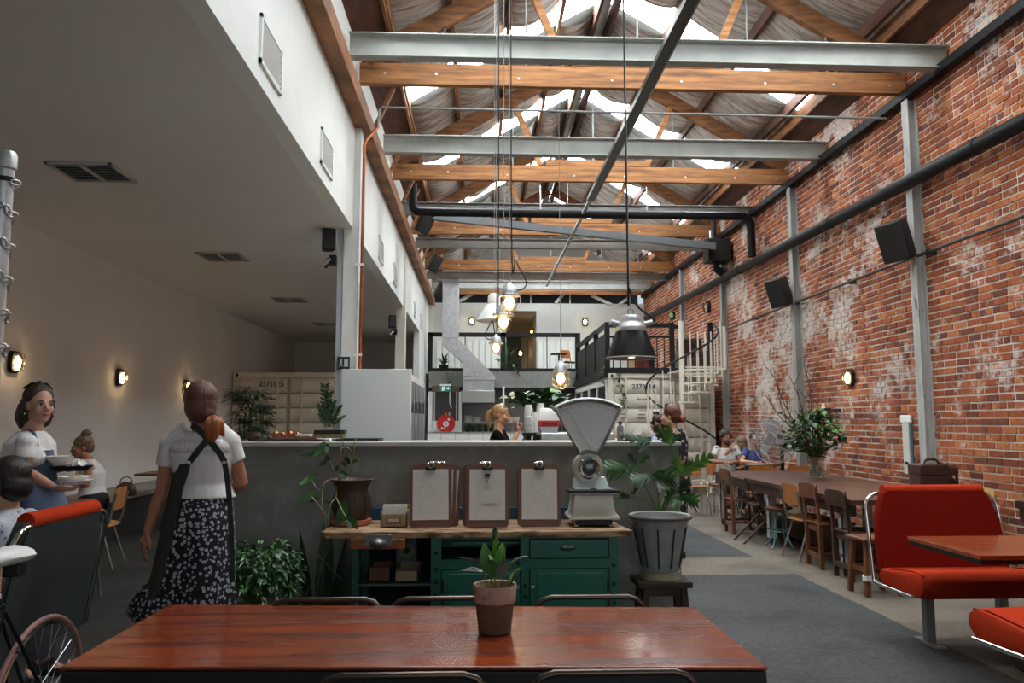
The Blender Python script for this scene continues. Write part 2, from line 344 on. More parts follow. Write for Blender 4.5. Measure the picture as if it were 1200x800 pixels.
# ---- brick wall
def brick_mat(name, island):
    m = bpy.data.materials.new(name); m.use_nodes = True; nt = m.node_tree; N = nt.nodes; L = nt.links; b = N['Principled BSDF']; b.inputs['Roughness'].default_value = .9; b.inputs['Specular IOR Level'].default_value = .2
    g = N.new('ShaderNodeNewGeometry'); rnd = g.outputs['Random Per Island']
    if not island: rnd = N.new('ShaderNodeObjectInfo').outputs['Random']
    cr = N.new('ShaderNodeValToRGB'); L.new(rnd, cr.inputs[0]); e = cr.color_ramp.elements
    e[0].position = 0; e[0].color = (.14, .040, .026, 1); e[1].position = 1; e[1].color = (.50, .195, .078, 1)
    for p, c in ((.18, (.225, .062, .032, 1)), (.45, (.33, .088, .035, 1)), (.78, (.41, .125, .047, 1)), (.08, (.17, .060, .043, 1))): q = e.new(p); q.color = c
    def nz(s, d, r=.6):
        n = N.new('ShaderNodeTexNoise'); n.inputs['Scale'].default_value = s; n.inputs['Detail'].default_value = d; n.inputs['Roughness'].default_value = r; L.new(g.outputs['Position'], n.inputs['Vector']); return n.outputs[0]
    def mr(v, a, c, x=0, y=1): r = N.new('ShaderNodeMapRange'); r.inputs[1].default_value = a; r.inputs[2].default_value = c; r.inputs[3].default_value = x; r.inputs[4].default_value = y; L.new(v, r.inputs[0]); return r.outputs[0]
    def mix(f, a, c, bl='MIX'):
        x = N.new('ShaderNodeMix'); x.data_type = 'RGBA'; x.blend_type = bl
        for i, q in ((0, f), (6, a), (7, c)):
            if isinstance(q, tuple): x.inputs[i].default_value = (*q, 1)
            elif isinstance(q, float): x.inputs[i].default_value = q
            else: L.new(q, x.inputs[i])
        return x.outputs[2]
    fine = nz(28, 6)
    c = mix(mr(fine, .5, .75), cr.outputs[0], (.15, .045, .028))
    c = mix(mr(nz(45, 4), .62, .75), c, (.60, .36, .24))
    # remains of old whitewash, in large patches and flecks
    pn_ = nz(.85, 7, .66); sp_ = N.new('ShaderNodeSeparateXYZ'); L.new(g.outputs['Position'], sp_.inputs[0])
    cy_ = N.new('ShaderNodeMath'); cy_.operation = 'SUBTRACT'; L.new(sp_.outputs[1], cy_.inputs[0]); cy_.inputs[1].default_value = 14.0
    ca_ = N.new('ShaderNodeMath'); ca_.operation = 'ABSOLUTE'; L.new(cy_.outputs[0], ca_.inputs[0])
    ad_ = N.new('ShaderNodeMath'); ad_.operation = 'ADD'; L.new(pn_, ad_.inputs[0]); L.new(mr(ca_.outputs[0], 2.0, 6.5, .05, -.05), ad_.inputs[1]); patch = ad_.outputs[0]; fl = nz(9, 8, .75)
    a = N.new('ShaderNodeMath'); a.operation = 'MULTIPLY_ADD'; L.new(fl, a.inputs[0]); a.inputs[1].default_value = .55; L.new(patch, a.inputs[2])
    c = mix(mr(a.outputs[0], .822, .90, 0, .80), c, (.66, .61, .56))
    L.new(c, b.inputs['Base Color'])
    bp = N.new('ShaderNodeBump'); bp.inputs['Strength'].default_value = .5; bp.inputs['Distance'].default_value = .008; L.new(fine, bp.inputs['Height']); L.new(bp.outputs[0], b.inputs['Normal'])
    return m
BRS, BRI = brick_mat('brick_single', False), brick_mat('brick_field', True)
wr = struct(MB().bb((XR + .004, -4, 0), (XR + .3, 25.7, 6.42)), 'wall_right', MORTAR)
def brick_geo(mb, y0, y1, z0, z1, x, d=.03, q=None):
    if q is None: q = random.uniform
    e = .005
    f = [(x, y0 + e + q(0, .004), z0 + e + q(0, .003)), (x + q(-.003, .003), y1 - e - q(0, .004), z0 + e), (x, y1 - e, z1 - e - q(0, .003)), (x + q(-.003, .003), y0 + e, z1 - e - q(0, .003))]
    mb.add(f + [(x + d, y0, z0), (x + d, y1, z0), (x + d, y1, z1), (x + d, y0, z1)], [(0, 3, 2, 1), (0, 1, 5, 4), (1, 2, 6, 5), (2, 3, 7, 6), (3, 0, 4, 7)])
rb = random.Random(3); allb = []
CO = .086; nrow = int(6.35 / CO)
for r in range(nrow):
    z = r * CO; y = 2.5 + (.12 if r % 2 else 0) + rb.uniform(-.012, .012); head = r % 4 == 3
    while y < 25.45:
        l = .11 if (head or rb.random() < .07) else .23
        allb.append((y, min(y + l, 25.5), z, z + .076, XR - .006 + rb.uniform(-.006, .006))); y += l + .0105
cand = []
for k, (y0, y1, z0, z1, x) in enumerate(allb):
    c = proj((x, y0, (z0 + z1) / 2)); c2 = proj((x, y1, (z0 + z1) / 2))
    if c[0] < 1215 and c2[0] > 1000 and 60 < c[1] < 590: cand.append((y0 - (.6 if y1 - y0 > .2 else 0), k))
singles = set(k for _, k in sorted(cand)[:300])
meshes = {}
for kind, l in (('stretcher', .23), ('header', .11)):
    for q in range(3):
        mb = MB(); brick_geo(mb, 0, l, 0, .076, 0); me = mb.mesh('brick_' + kind); me.materials.append(BRS); meshes[(kind, q)] = me
field = MB()
for k, (y0, y1, z0, z1, x) in enumerate(allb):
    if k in singles:
        o = bpy.data.objects.new('brick', meshes[('stretcher' if y1 - y0 > .2 else 'header', rb.randrange(3))]); COL.objects.link(o); o.location = (x, y0, z0); o.parent = wr
    else: brick_geo(field, y0, y1, z0, z1, x)
tag(link('brick_field', field.mesh('brick_field', False), BRI, wr, ang=0), kind='stuff')
# ---- roof: sheeting, translucent skylight sheets, sagging foil between the purlins
SKY = [11.12 + 3.67 * k for k in range(-2, 4)]; SKW = .86
edges = [-4.0]
for y in SKY: edges += [y, y + SKW]
edges.append(25.8)
sheet = MB(); SKM = emitter('daylit_fibreglass', (.90, .96, 1), SKYLIGHT)
for i in range(0, len(edges) - 1, 2):
    for sg in (-1, 1):
        x0, x1 = RX, RX + sg * 3.9
        sheet.prism([(x0, edges[i], roofz(x0)), (x1, edges[i], roofz(x1)), (x1, edges[i + 1], roofz(x1)), (x0, edges[i + 1], roofz(x0))], (0, 0, .04))
roof = struct(sheet, 'roof', STEELD)
for y in SKY:
    for sg in (-1, 1):
        x0, x1 = RX + sg * .08, RX + sg * 3.75; q = MB()
        q.prism([(x0, y, roofz(x0)), (x1, y, roofz(x1)), (x1, y + SKW, roofz(x1)), (x0, y + SKW, roofz(x0))], (0, 0, .02)); q.build('skylight_sheet', SKM, roof, ang=0)
PURL = {-1: [.02, .77, 1.62, 2.42, 3.18], 1: [.02, 1.0, 2.0, 3.02]}
fo = random.Random(5)
for i in range(0, len(edges) - 1, 2):
    ya, yb = edges[i] + .0, edges[i + 1] - .0
    if yb - ya < .3: continue
    for sg in (-1, 1):
        ps = PURL[sg] + [3.22]
        for a, c in zip(ps[:-1], ps[1:]):
            vs = []; nu, nv = 10, max(8, int((yb - ya) / .033)); ph = fo.uniform(0, 9)
            for v in range(nv + 1):
                y = ya + (yb - ya) * v / nv
                for u in range(nu + 1):
                    t = u / nu; x = RX + sg * (a + (c - a) * t)
                    sag = (.13 + .05 * math.sin(y * 1.1 + ph)) * min(1, (c - a) / .6) * math.sin(PI * t) ** .8 + .02
                    wr_ = abs(noise.noise((x * 1.6, y * 6 + .6 * math.sin(x * 3), ph))) * .085 * min(1, (c - a) / .6) + noise.noise((x * 7, y * 11, ph + 4)) * .012
                    vs.append((x, y, roofz(x) - sag - wr_ * math.sin(PI * t)))
            fs = [(v * (nu + 1) + u, v * (nu + 1) + u + 1, (v + 1) * (nu + 1) + u + 1, (v + 1) * (nu + 1) + u) for v in range(nv) for u in range(nu)]
            MB().add(vs, fs).build('foil_sheet', FOIL, roof, ang=3, fix=False)
def beam_y(x, zo, w, h, m, name='purlin', y0=-4, y1=25.5, sg=0):
    z = roofz(x) - zo; a = math.atan(RS) * (-1 if sg > 0 else 1) if sg else 0
    return MB().box((x, (y0 + y1) / 2, z - h / 2), (w, y1 - y0, h), (0, -a if sg else 0, 0)).build(name, m, roof, bev=.004)
for sg in (-1, 1):
    for p in PURL[sg][1:]: beam_y(RX + sg * p, .0, .06, .19, TIMBERD if sg > 0 else TIMBER)
for dx in (-.14, .14): beam_y(RX + dx, .06, .05, .30, TIMBERD, 'ridge_board')
beam_y(RX, .16, .16, .03, GALV, 'ridge_tray')
for x0, x1 in ((-1.55, -1.14), (5.65, 5.22)):     # dark boards along the eaves
    q = MB(); q.prism([(x0, -4, roofz(x0) - .17), (x1, -4, roofz(x1) - .17), (x1, -4, roofz(x1) - .06), (x0, -4, roofz(x0) - .06)], (0, 29.6, 0)); q.build('eaves_board', TIMBERD, roof)
    xs = x1; MB().bb((xs - .02, -4, roofz(xs) - .26), (xs + .02, 25.5, roofz(xs) - .06)).build('eaves_batten', TIMBER, roof)
# plates and ledgers
tag(MB().bb((XF, -4, 5.15), (-1.37, 24.2, 5.37)).build('wall_plate', TIMBER, bev=.008), 'long dark timber ledger along the top of the white wall', 'beam')
NS = 0
for k, y in enumerate([8.55, 9.45, 10.4, 11.2, 12.3, 13.3, 14.2, 15.1, 16.2, 17.3, 18.4, 19.4, 20.5, 21.4]):
    if k in (0, 1, 3, 5, 9, 13): continue
    tag(MB().bar((-1.52, y, 5.4), (-1.2, y, 6.15), .05, .09, (0, 1, 0)).build('eaves_strut', TIMBER, bev=.004), 'short slanted timber strut above the left ledger, %s from the near end' % ('first second third fourth fifth sixth seventh eighth'.split()[NS]), 'strut', 'slanted struts above the left ledger'); NS += 1
# ---- trusses
def truss(y, label, mat_b):
    t = thing('roof_truss', label, 'truss', (0, y, 0))
    zb, zt = 5.76, 6.04; w = .09
    b = MB().bb((-1.52, -w / 2, zb), (5.58, w / 2, zt)).build('bottom_chord', mat_b, t, bev=.008)
    bo = MB()
    for x in (-1.2, -.55, .5, 1.7, 2.6, 3.7, 4.6, 5.35):
        for zz in ((5.86,) if x > 0 else (5.9,)): bo.cyl((x, -w / 2 - .012, zz), (x, -w / 2 + .01, zz), .016, n=8)
    tag(bo.build('bolts', GALV, b), kind='stuff')
    MB().bar((1.2, 0, 6.1), (3.05, 0, 6.1), .09, .11).build('straining_piece', mat_b, t, bev=.006)
    for sg in (-1, 1):
        x0, x1 = RX + sg * 3.5, RX + sg * .05
        MB().bar((x0, 0, roofz(x0) - .34), (x1, 0, roofz(x1) - .34), .09, .24, (0, 1, 0) if 0 else (0, 0, 1)).build('top_chord', TIMBER, t, bev=.008)
        xm = RX + sg * 1.42
        MB().bar((xm, 0, roofz(xm) - .45), (RX + sg * .95, 0, 6.05), .075, .10).build('web_strut', TIMBERX, t, bev=.005)
        MB().cyl((xm + sg * .03, 0, roofz(xm) - .4), (xm + sg * .03, 0, zb), .011, n=8).build('tie_rod', STEELD, t)
        MB().cyl((RX + sg * 2.5, 0, roofz(RX + sg * 2.5) - .4), (RX + sg * 2.5, 0, zb), .011, n=8).build('tie_rod', STEELD, t)
    MB().cyl((RX, 0, roofz(RX) - .5), (RX, 0, zb), .013, n=8).build('tie_rod', STEELD, t)
    return t
for y, l in ((9.45, 'nearest timber roof truss, bolted bottom chord just behind the first steel beam'), (13.3, 'second timber roof truss, in front of the black cross pipe'), (17.25, 'third timber roof truss, behind the sloping dark bar, stained at both ends'), (21.4, 'fourth timber roof truss, pale bottom chord above the hanging lamps')): truss(y, l, TIMBERX)
tag(MB().bb((-.9, 25.2, 5.72), (5.58, 25.32, 5.86)).build('timber_beam', TIMBERX, bev=.005), 'thin orange timber beam above the dark clerestory strip', 'beam')
# ---- steel I-beams
def ibeam(y, z0, z1, label, m=STEELW, x0=-1.5, x1=5.58, fl=.15):
    q = MB(); q.bb((x0, y - .008, z0), (x1, y + .008, z1)); q.bb((x0, y - fl / 2, z0), (x1, y + fl / 2, z0 + .018)); q.bb((x0, y - fl / 2, z1 - .018), (x1, y + fl / 2, z1))
    return tag(q.build('steel_beam', m, bev=.004), label, 'beam')
ibeam(8.55, 5.675, 5.96, 'nearest pale grey steel I-beam across the top of the hall')
ibeam(11.75, 5.68, 5.97, 'second pale grey steel I-beam, between the first two timber trusses')
ibeam(14.95, 5.58, 5.82, 'third grey steel I-beam, tucked behind the black cross pipe', STEELD)
ibeam(17.95, 5.60, 5.83, 'fourth steel beam, greenish grey, below the stained third timber truss', STEELD)
ibeam(21.9, 5.60, 5.80, 'fifth grey steel beam, directly under the pale fourth timber chord', STEELD)
ibeam(24.3, 5.74, 5.98, 'farthest pale steel beam, above the thin orange timber beam')
# ---- posts on the brick wall, crane rail
for k, (y, l) in enumerate(((9.3, 'nearest grey steel wall post, peeling, beside the larger speaker'), (13.03, 'second grey steel wall post, behind the leafy bouquet'), (16.95, 'third grey steel wall post, right of the spiral stair'), (20.4, 'farthest steel wall post, behind the mezzanine railing'))):
    q = MB(); q.bb((5.47, y - .07, 0), (5.485, y + .07, 5.62)); q.bb((5.47, y - .008, 0), (5.6, y + .008, 5.62)); q.bb((5.585, y - .07, 0), (5.6, y + .07, 5.62))
    tag(q.build('wall_post', mat('peeling_post_paint', (.50, .51, .48), .6, c2=(.40, .40, .37), scale=4, c3=(.07, .06, .055), c3amt=(.58, .66), c3scale=5, stretch=(2, 2, .5)) if k == 0 else STEELW, bev=.003), l, 'post')
q = MB(); q.bb((5.45, 4, 5.63), (5.56, 25.3, 5.65)); q.bb((5.45, 4, 5.63), (5.465, 25.3, 5.74)); q.bb((5.45, 4, 5.73), (5.56, 25.3, 5.74))
tag(q.build('crane_rail', BLACKP), 'black steel rail running along the top of the brick wall', 'rail')
# ---- columns in the white wall
c1 = thing('white_column', 'near white painted column with grey edge trim, rising beside the copper pipe', 'column', (0, 9.35, 0))
MB().bb((-1.66, 0, 0), (-1.47, .2, 5.15)).build('shaft', mat('chipped_white_paint', (.74, .77, .74), .6, c2=(.70, .72, .69), c3=(.30, .28, .25), c3amt=(.70, .74), c3scale=7), c1, bev=.004)
MB().bb((-1.735, .02, 0), (-1.66, .12, CEIL)).build('edge_trim', mat('blue_grey_trim', (.42, .48, .52), .45), c1, bev=.006)
MB().bb((-1.47, .03, 0), (-1.445, .12, 3.2)).build('cable_cover', WHITE, c1, bev=.003)
c2 = tag(MB().bb((-1.70, 15.75, 0), (-1.50, 15.95, 4.95)).build('white_column', mat('cream_column_paint', (.66, .65, .57), .6, c2=(.60, .58, .5)), bev=.004), 'farther cream column, above the fridge, carrying a small speaker', 'column')
tag(MB().bb((-1.548, 23.9, 0), (-1.42, 24.1, 5.14)).build('cream_corner_post', CREAM, bev=.004), 'narrow cream post at the far corner beside the black railing', 'column')
# ---- end wall over the mezzanine, gable, corridor
ew = MB()
ew.bb((XF, 25.5, 2.7), (.93, 25.7, 5.46)); ew.bb((1.95, 25.5, 2.7), (XR, 25.7, 5.46)); ew.bb((.93, 25.5, 5.20), (1.95, 25.7, 5.46))
struct(ew, 'wall_back_upper', mat('cool_white_wall', (.66, .70, .67), .8, c2=(.62, .65, .62)))
g = MB(); g.prism([(XF, 25.9, 5.9), (XR, 25.9, 5.9), (XR, 25.9, 6.35), (RX, 25.9, 8.42), (XF, 25.9, 6.3)], (0, .1, 0)); struct(g, 'wall_gable', mat('grey_gable_lining', (.42, .41, .39), .8))
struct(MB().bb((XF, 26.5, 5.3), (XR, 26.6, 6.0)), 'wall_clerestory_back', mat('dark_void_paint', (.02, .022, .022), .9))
struct(MB().bb((XF, 25.5, 0), (XR, 25.7, 2.7)), 'wall_kitchen_back', mat('steel_splashback', (.30, .30, .29), .35, .6, c2=(.22, .21, .20), scale=2))
for i, (a, c) in enumerate((((538, 353), (556, 343)), ((651, 355), (661, 344)), ((693, 346), (717, 357)), ((724, 358), (737, 348)))):
    tag(MB().bar(atY(*a, 25.45), atY(*c, 25.45), .05, .10).build('gable_brace', mat('white_brace', (.60, .61, .59), .7) if i == 0 else bpy.data.materials['white_brace']), 'white diagonal brace in the dark strip under the gable, ' + ('beside the silver duct', 'right of the hanging lamps', 'left of the black lamp cable', 'under the black lamp cable')[i], 'brace', 'white braces under the gable')
for px in (610, 622, 668): tag(MB().bb((atY(px, 345, 25.45).x - .02, 25.44, 5.44), (atY(px, 345, 25.45).x + .02, 25.48, 5.76)).build('gable_stud', bpy.data.materials['white_brace']), 'thin white upright in the dark strip under the gable, ' + {610: 'nearest the lamp cluster', 622: 'second from the lamp cluster', 668: 'farthest from the lamp cluster'}[px], 'stud', 'white uprights under the gable')
cw = MB(); cw.bb((.83, 25.7, 2.9), (.93, 28.8, 5.2)); cw.bb((1.95, 25.7, 2.9), (2.05, 28.8, 5.2)); cw.bb((.83, 28.7, 2.9), (2.05, 28.8, 5.2)); cw.bb((.83, 25.7, 5.2), (2.05, 28.8, 5.3))
struct(cw, 'wall_corridor', mat('corridor_paint', (.42, .38, .32), .8))
dr = struct(MB().bb((1.02, 28.62, 2.95), (1.62, 28.69, 4.75)), 'door_1', mat('dark_green_door', (.03, .045, .042), .5)); MB().ball((1.54, 28.58, 3.85), .03).build('door_knob', CHROME, dr)
struct(MB().bb((XF, 22.85, 2.72), (XR, 29, 2.93)), 'floor_mezzanine', mat('mezzanine_lining', (.13, .09, .055), .7))
# ribbed cladding behind the rail
def ribbed(x0, x1, name, label):
    t = thing(name, label, 'cladding', (0, 25.46, 0)); n = int((x1 - x0) / .2)
    for k in range(n):
        x = x0 + (x1 - x0) * k / n; w = (x1 - x0) / n
        MB().prism([(x, .03, 2.95), (x + w * .18, -.05, 2.95), (x + w * .82, -.05, 2.95), (x + w, .03, 2.95)], (0, 0, 1.24)).build('ribbed_sheet', WALLW, t)
ribbed(-1.4, .62, 'ribbed_cladding', 'white ribbed cladding left of the upstairs doorway'); ribbed(1.97, 3.4, 'ribbed_cladding', 'white ribbed cladding right of the upstairs doorway')
# mezzanine edge beam + railing
tag(MB().bb((-1.45, 22.72, 2.5), (2.96, 22.85, 2.98)).build('mezzanine_beam', mat('weathered_grey_beam', (.27, .28, .25), .5, c2=(.21, .22, .2), c3=(.30, .21, .12), c3amt=(.66, .72), c3scale=2.5), bev=.004), 'deep grey steel edge beam under the upstairs railing', 'beam')
rl = thing('balcony_railing', 'black metal railing along the far upstairs walkway', 'railing', (0, 22.78, 0))
MB().bb((-1.45, -.05, 4.02), (2.95, .05, 4.14)).build('top_rail', BLACKM, rl); MB().bb((-1.45, -.03, 2.98), (2.95, .03, 3.08)).build('bottom_rail', BLACKM, rl)
for px in (504, 589.5, 677): x = atY(px, 410, 22.78).x; MB().bb((x - .075, -.05, 2.95), (x + .075, .05, 4.14)).build('post', BLACKM, rl)
for px in (545, 618, 641): x = atY(px, 410, 22.78).x; MB().cyl((x, 0, 3.05), (x, 0, 4.05), .015).build('baluster', BLACKM, rl)
# ---- long suspended tray
tr = thing('cable_tray', 'long dark suspended cable tray running down the middle of the hall', 'tray')
MB().bb((1.97, 3.2, 5.50), (2.09, 13.6, 5.57)).build('channel', mat('dark_tray_steel', (.07, .075, .07), .4, .5), tr, bev=.004); MB().bb((2.0, 13.6, 5.51), (2.06, 22.6, 5.56)).build('light_channel', STEELW, tr)
MB().bb((2.092, 3.2, 5.49), (2.105, 13.6, 5.58)).build('edge_strip', STEELW, tr)
for y in (5, 8.55, 11.75, 14.95, 17.95): MB().cyl((2.03, y, 5.55), (2.03, y, 5.66), .012).build('hanger', STEELD, tr)
# ---- pipes
p = MB(); p.tube([(5.44, 3, 4.40), (5.44, 12, 4.58), (5.44, 24.5, 4.84)], .088, 18)
pp = tag(p.build('drain_pipe', BLACKP), 'thick black pipe sloping along the brick wall', 'pipe')
for y in (7.9, 11.4, 15.5): z = 4.40 + (y - 3) * .02; MB().cyl((5.44, y - .04, z - .0008), (5.44, y + .04, z + .0008), .096, n=18).build('collar', BLACKP, pp)
pts = [(-1.28, 14.6, 6.1), (-1.28, 14.6, 5.68)] + [V((-1.28 + .14 * (1 - math.cos(t)), 14.6, 5.68 - .14 * math.sin(t))) for t in (.4, .8, 1.2, 1.57)] + [(2, 14.6, 5.535), (5.16, 14.6, 5.53)] + [V((5.16 + .2 * math.sin(t), 14.6, 5.33 + .2 * math.cos(t))) for t in (.4, .8, 1.2, 1.57)] + [(5.36, 14.6, 4.72)]
cp = tag(MB().tube(pts, .082, 16).build('cross_pipe', BLACKP), 'black pipe crossing the hall below the roof and bending down the brick wall', 'pipe')
for x in (-.9, 4.0): MB().cyl((x - .04, 14.6, 5.535), (x + .04, 14.6, 5.535), .09, n=16).build('collar', BLACKP, cp)
for x in (1.2, 3.3): MB().cyl((x, 14.6, 5.6), (x, 14.6, 6.1), .014, n=8).build('hanger_rod', GALV, cp)
tag(MB().bar(atY(503, 253, 16.2), atY(838, 289, 16.2), .12, .15).build('box_gutter', mat('blue_grey_gutter', (.085, .09, .095), .45)), 'dark square gutter sloping across the hall to the black box', 'gutter')
bx = thing('rain_head', 'black sheet-metal box on the brick wall where the sloping gutter ends', 'rain head', (5.27, 16.5, 0))
MB().bb((-.25, -.22, 5.0), (.25, .22, 5.5)).build('box', BLACKM, bx, bev=.01); MB().tube([(-.02, 0, 5.02), (-.02, 0, 4.86), (.17, 0, 4.72)], .09, 14).build('outlet', BLACKP, bx); MB().cyl((-.05, 0, 5.48), (-.05, 0, 5.98), .05).build('inlet_pipe', BLACKP, bx); MB().cyl((-.16, -.1, 5.48), (-.16, -.1, 5.7), .03).build('vent_stub', GALV, bx)
cd = tag(MB().tube([(5.50, 3, 3.56), (5.50, 10, 3.57), (5.50, 17.3, 3.54)], .022, 10).build('conduit', mat('rusty_conduit', (.06, .045, .04), .5)), 'thin dark conduit running along the brick wall under the speakers', 'conduit')
for y in range(5, 17, 2): MB().bb((5.48, y - .03, 3.53), (5.583, y + .03, 3.6)).build('clip', BLACKM, cd)
COP = mat('copper_pipe', (.45, .15, .06), .35, .8, c2=(.30, .09, .04)); 
cpp = thing('water_pipe', 'thin grey pipe crossing under the first truss and dropping as copper down the white column', 'pipe'); MB().tube([(5.4, 9.6, 5.50), (-1.25, 9.6, 5.53), (-1.285, 9.6, 5.50), (-1.29, 9.55, 5.25)], .015, 10).build('crossing_pipe', STEELD, cpp)
MB().tube([(-1.29, 9.55, 5.25), (-1.40, 9.3, 4.98), (-1.42, 9.28, 4.9), (-1.42, 9.28, 2.12)], .019, 10).build('copper_drop', COP, cpp)
for z in (3.4, 2.3): MB().bb((-1.5, 9.25, z - .015), (-1.4, 9.31, z + .015)).build('clip', WHITE, cpp)
# ---- air grilles on the white wall and in the low ceiling
def grille(name, loc, rot, w, h, label, n, frame_m, back_m, cat='vent'):
    t = thing(name, label, cat, loc); t.rotation_euler = rot
    f = MB(); b = .03
    for a, c in (((-w / 2, -h / 2), (w / 2, -h / 2 + b)), ((-w / 2, h / 2 - b), (w / 2, h / 2)), ((-w / 2, -h / 2), (-w / 2 + b, h / 2)), ((w / 2 - b, -h / 2), (w / 2, h / 2))): f.bb((*a, 0), (*c, .02))
    f.build('frame', frame_m, t); MB().bb((-w / 2 + b, -h / 2 + b, .001), (w / 2 - b, h / 2 - b, .004)).build('backing', back_m, t)
    for k in range(n):
        y = -h / 2 + b + (h - 2 * b) * (k + .5) / n
        MB().box((0, y, .010), (w - 2 * b, (h - 2 * b) / n * .62, .003), (.5, 0, 0)).build('slat', frame_m, t)
    return t
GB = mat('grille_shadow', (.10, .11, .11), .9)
for y, w in ((5.22, 'nearest'), (7.33, 'second'), (9.6, 'third, behind the copper pipe'), (11.72, 'fourth'), (13.8, 'fifth'), (18.3, 'sixth'), (20.4, 'farthest')):
    grille('wall_vent', (XF + .001, y + .29, 4.19), (PI / 2, 0, PI / 2), .58, .36, w + ' white air grille in the high white wall' if ',' not in w else 'third white air grille in the high white wall, behind the copper pipe', 7, WALLW, GB)
for y, w in ((7.28, 'nearest'), (11.05, 'second'), (15., 'third'), (18.7, 'farthest')):
    t = grille('ceiling_vent', (-3.68, y, CEIL - .001), (PI, 0, 0), .6, .56, w + ' square air vent in the low grey ceiling', 9, mat('vent_frame_grey', (.48, .46, .43), .6) if w == 'nearest' else bpy.data.materials['vent_frame_grey'], BLACKM)
    MB().bb((-.02, -.26, .004), (.02, .26, .02)).build('divider', bpy.data.materials['vent_frame_grey'], t)
# ================================================================== FOREGROUND FURNITURE
# ---- low concrete wall with cap
wy = 5.0
cwl = thing('concrete_counter', 'long grey rendered concrete counter wall with pale cap, behind the green workbench', 'counter', (0, wy, 0))
MB().bb((-1.60, 0, 0), (1.31, .16, 1.345)).build('wall_panel', CONC, cwl, bev=.006)
MB().bb((-1.62, -.012, 1.345), (1.325, .5, 1.37)).build('cap', CONCT, cwl, bev=.003)
MB().bb((-1.55, .42, .0), (-1.45, .5, 1.345)).build('leg', CONC, cwl); MB().bb((1.2, .42, 0), (1.30, .5, 1.345)).build('leg', CONC, cwl)
# ---- front dining table
TZ = .735
tp = [atZ(70, 781, TZ), atZ(900, 781, TZ), atZ(813, 711, TZ), atZ(198, 708, TZ)]
tb = thing('dining_table', 'large varnished red-brown dining table with worn top in the foreground', 'table', (-.15, 2.8, 0))
o0 = V((-.15, 2.8, 0)); P4 = [p - o0 for p in tp]
MB().prism([p - V((0, 0, .012)) for p in P4], (0, 0, .012)).build('table_top', WOODR, tb, bev=.004)
MB().prism([p * .997 - V((0, 0, .052)) for p in P4], (0, 0, .039)).build('edge_band', mat('blackened_edge', (.012, .014, .014), .4), tb, bev=.004)
for p in P4:
    q = V((p.x * .86, p.y * .72, 0)); MB().bb((q.x - .03, q.y - .03, 0), (q.x + .03, q.y + .03, TZ - .06)).build('leg', BLACKM, tb, bev=.004)
# ---- tube-framed dining chairs around it
def tube_chair(label, loc, rz, w=.47, h=.755):
    t = thing('dining_chair', label, 'chair', loc, rz, 'dark tube-framed chairs around the front table')
    s = V((0, 0, 0)); r = .011
    back = [(-w / 2 + .02, -.20, 0), (-w / 2, .17, .44), (-w / 2, .205, h - .07)] + [(-w / 2 + .07 * (1 - math.cos(a)), .21, h - .07 + .07 * math.sin(a)) for a in (.5, 1.0, 1.57)]
    path = [V(p) for p in back] + [V((-p[0], p[1], p[2])) for p in reversed(back)]
    path = path[1:-1]
    fr = MB().tube(path, r, 10).build('back_frame', mat('bronzed_tube', (.10, .075, .06), .3, .85) if 'bronzed_tube' not in bpy.data.materials else bpy.data.materials['bronzed_tube'], t)
    TB = bpy.data.materials['bronzed_tube']
    for x in (-1, 1):
        MB().tube([(x * w / 2, .175, .45), (x * (w / 2 + .015), .23, 0)], r, 8).build('leg', TB, t)
        MB().tube([(x * (w / 2 - .02), -.19, .445), (x * (w / 2 - .005), -.22, 0)], r, 8).build('leg', TB, t)
        MB().tube([(x * w / 2, .175, .445), (x * (w / 2 - .02), -.19, .44)], r, 8).build('seat_rail', TB, t)
    MB().bb((-w / 2 + .01, -.2, .45), (w / 2 - .01, .17, .475)).build('seat', GREYV, t, bev=.012)
    MB().bb((-w / 2 + .012, .196, h - .26), (w / 2 - .012, .206, h - .14)).build('back_panel', GREYV, t, bev=.003)
    return t
def rail_x(px0, px1, y, z=.755): return (atY(px0, 700, y).x + atY(px1, 700, y).x) / 2
tube_chair('dark tube-framed chair behind the front table, below the dark ferns', (rail_x(318, 445, 3.36), 3.15, 0), 0)
tube_chair('dark tube-framed chair behind the front table, behind the small potted plant', (rail_x(458, 588, 3.36), 3.15, 0), 0)
tube_chair('dark tube-framed chair behind the front table, before the right green cabinet door', (rail_x(627, 755, 3.36), 3.15, 0), 0)
tube_chair('dark tube-framed chair at the near table edge, in front of the potted plant', (rail_x(372, 572, 2.3), 2.515, 0), PI, .49, .775)
tube_chair('dark tube-framed chair at the near table edge, towards the right end', (rail_x(622, 816, 2.3), 2.515, 0), PI, .49, .775)
